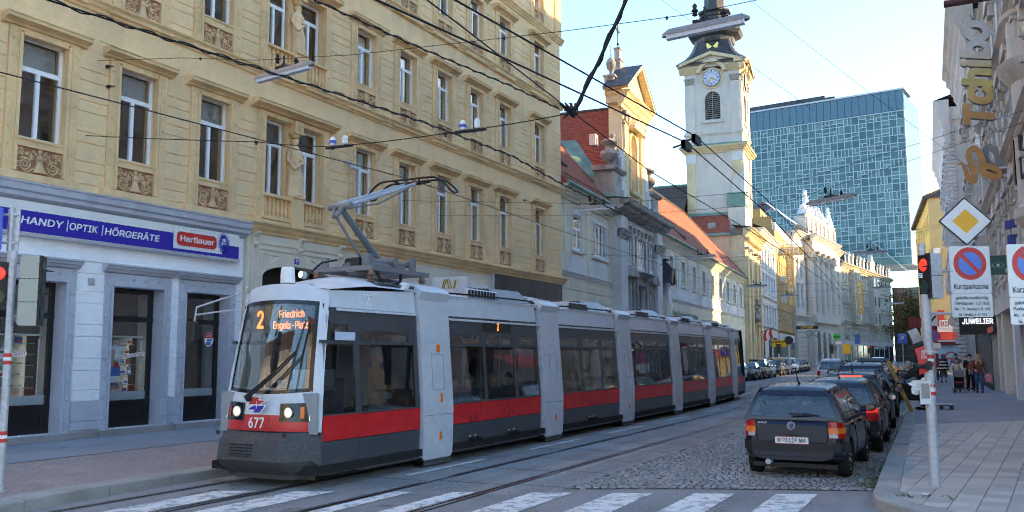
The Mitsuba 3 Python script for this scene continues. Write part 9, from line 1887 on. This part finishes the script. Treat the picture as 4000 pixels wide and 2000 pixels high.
wire('second thin span wire below the first near the ochre wall', [(-17.75, 13.7, 9.3), (-16.5, 13.8, 8.74)], .006)
for i, (y, zl, zr_) in enumerate(((26.5, 7.5, 8.4), (29, 7.3, 8.6), (44, 7.4, 8.2), (46, 7.6, 8.4), (63, 7.5, 8.2), (70, 7.3, 8.2), (79, 7.5, 8.2), (92, 7.2, 8))):
    b = float(bend(y)); wire(f'{"first second third fourth fifth sixth seventh eighth".split()[i]} span wire across the street beyond the near lamps', [(-17.9 + 1.3 * b, y, zl), (-10 + b, y, 6.75), (-5 + b, y, 6.75), (FR(y) - .3, y, zr_)], .007, knots=(.33, .66))
wire('thin wire in the sky right of the spire', [(-9.5, 40, 19.5), (-3.4, 40, 13.2), (1.8, 40, 8.0)], .008); wire('thin wire in the sky left of the spire', [(-13, 36, 19), (-5, 36, 11.5)], .008)
jk = thing('wire_knot', 'knot of black clamps where the overhead cables meet', 'clamp'); b = MB(); q = np.random.default_rng(2)
for i in range(9): b.tube([np.array(J) + q.normal(0, .07, 3), np.array(J) + q.normal(0, .09, 3), np.array(J) + q.normal(0, .09, 3)], .016, 5)
put(jk, b.sphere(J, .06, 1), M_WIRE)
for i, (c, lb) in enumerate((((-10.32, 13, 5.85), 'white and blue insulator pair over the tram, left one'), ((-7.54, 13, 5.82), 'white and blue insulator pair over the tram, right one'))):
    k = thing('wire_insulator', lb, 'insulator'); b = MB()
    b2 = MB()
    for o, b_ in ((0, b), (.28, b2)): b_.lathe([(.03, -.05), (.05, -.03), (.05, .03), (.055, .05), (.04, .11), (.01, .13)], c[0] + o, c[1], c[2] + .02, 10)
    put(k, b, M_SWHITE); part(k, 'second_insulator', b2, M_SWHITE); part(k, 'blue_cap', MB().lathe([(.066, .0), (.066, .05)], c[0], c[1], c[2] + .02, 10), M_SBLUE); part(k, 'clamp', MB().tube([(c[0] - .15, c[1], c[2] - .05), (c[0] + .45, c[1], c[2] - .06)], .03, 6), M_BLACK)
for i, (x, y, z) in enumerate(((-6.9, 24.6, 7.98), (-6.9, 25.7, 8.39))):
    k = thing('cable_clamp', ['winged black cable clamp on the lower feeder before the tower', 'winged black cable clamp on the upper feeder before the tower'][i], 'clamp'); put(k, MB().cbox(x - .06, x + .06, y - .35, y + .35, z - .22, z + .02, .03).tube([(x, y, z), (x - .4, y, z - .1)], .03, 5), M_BLACK)
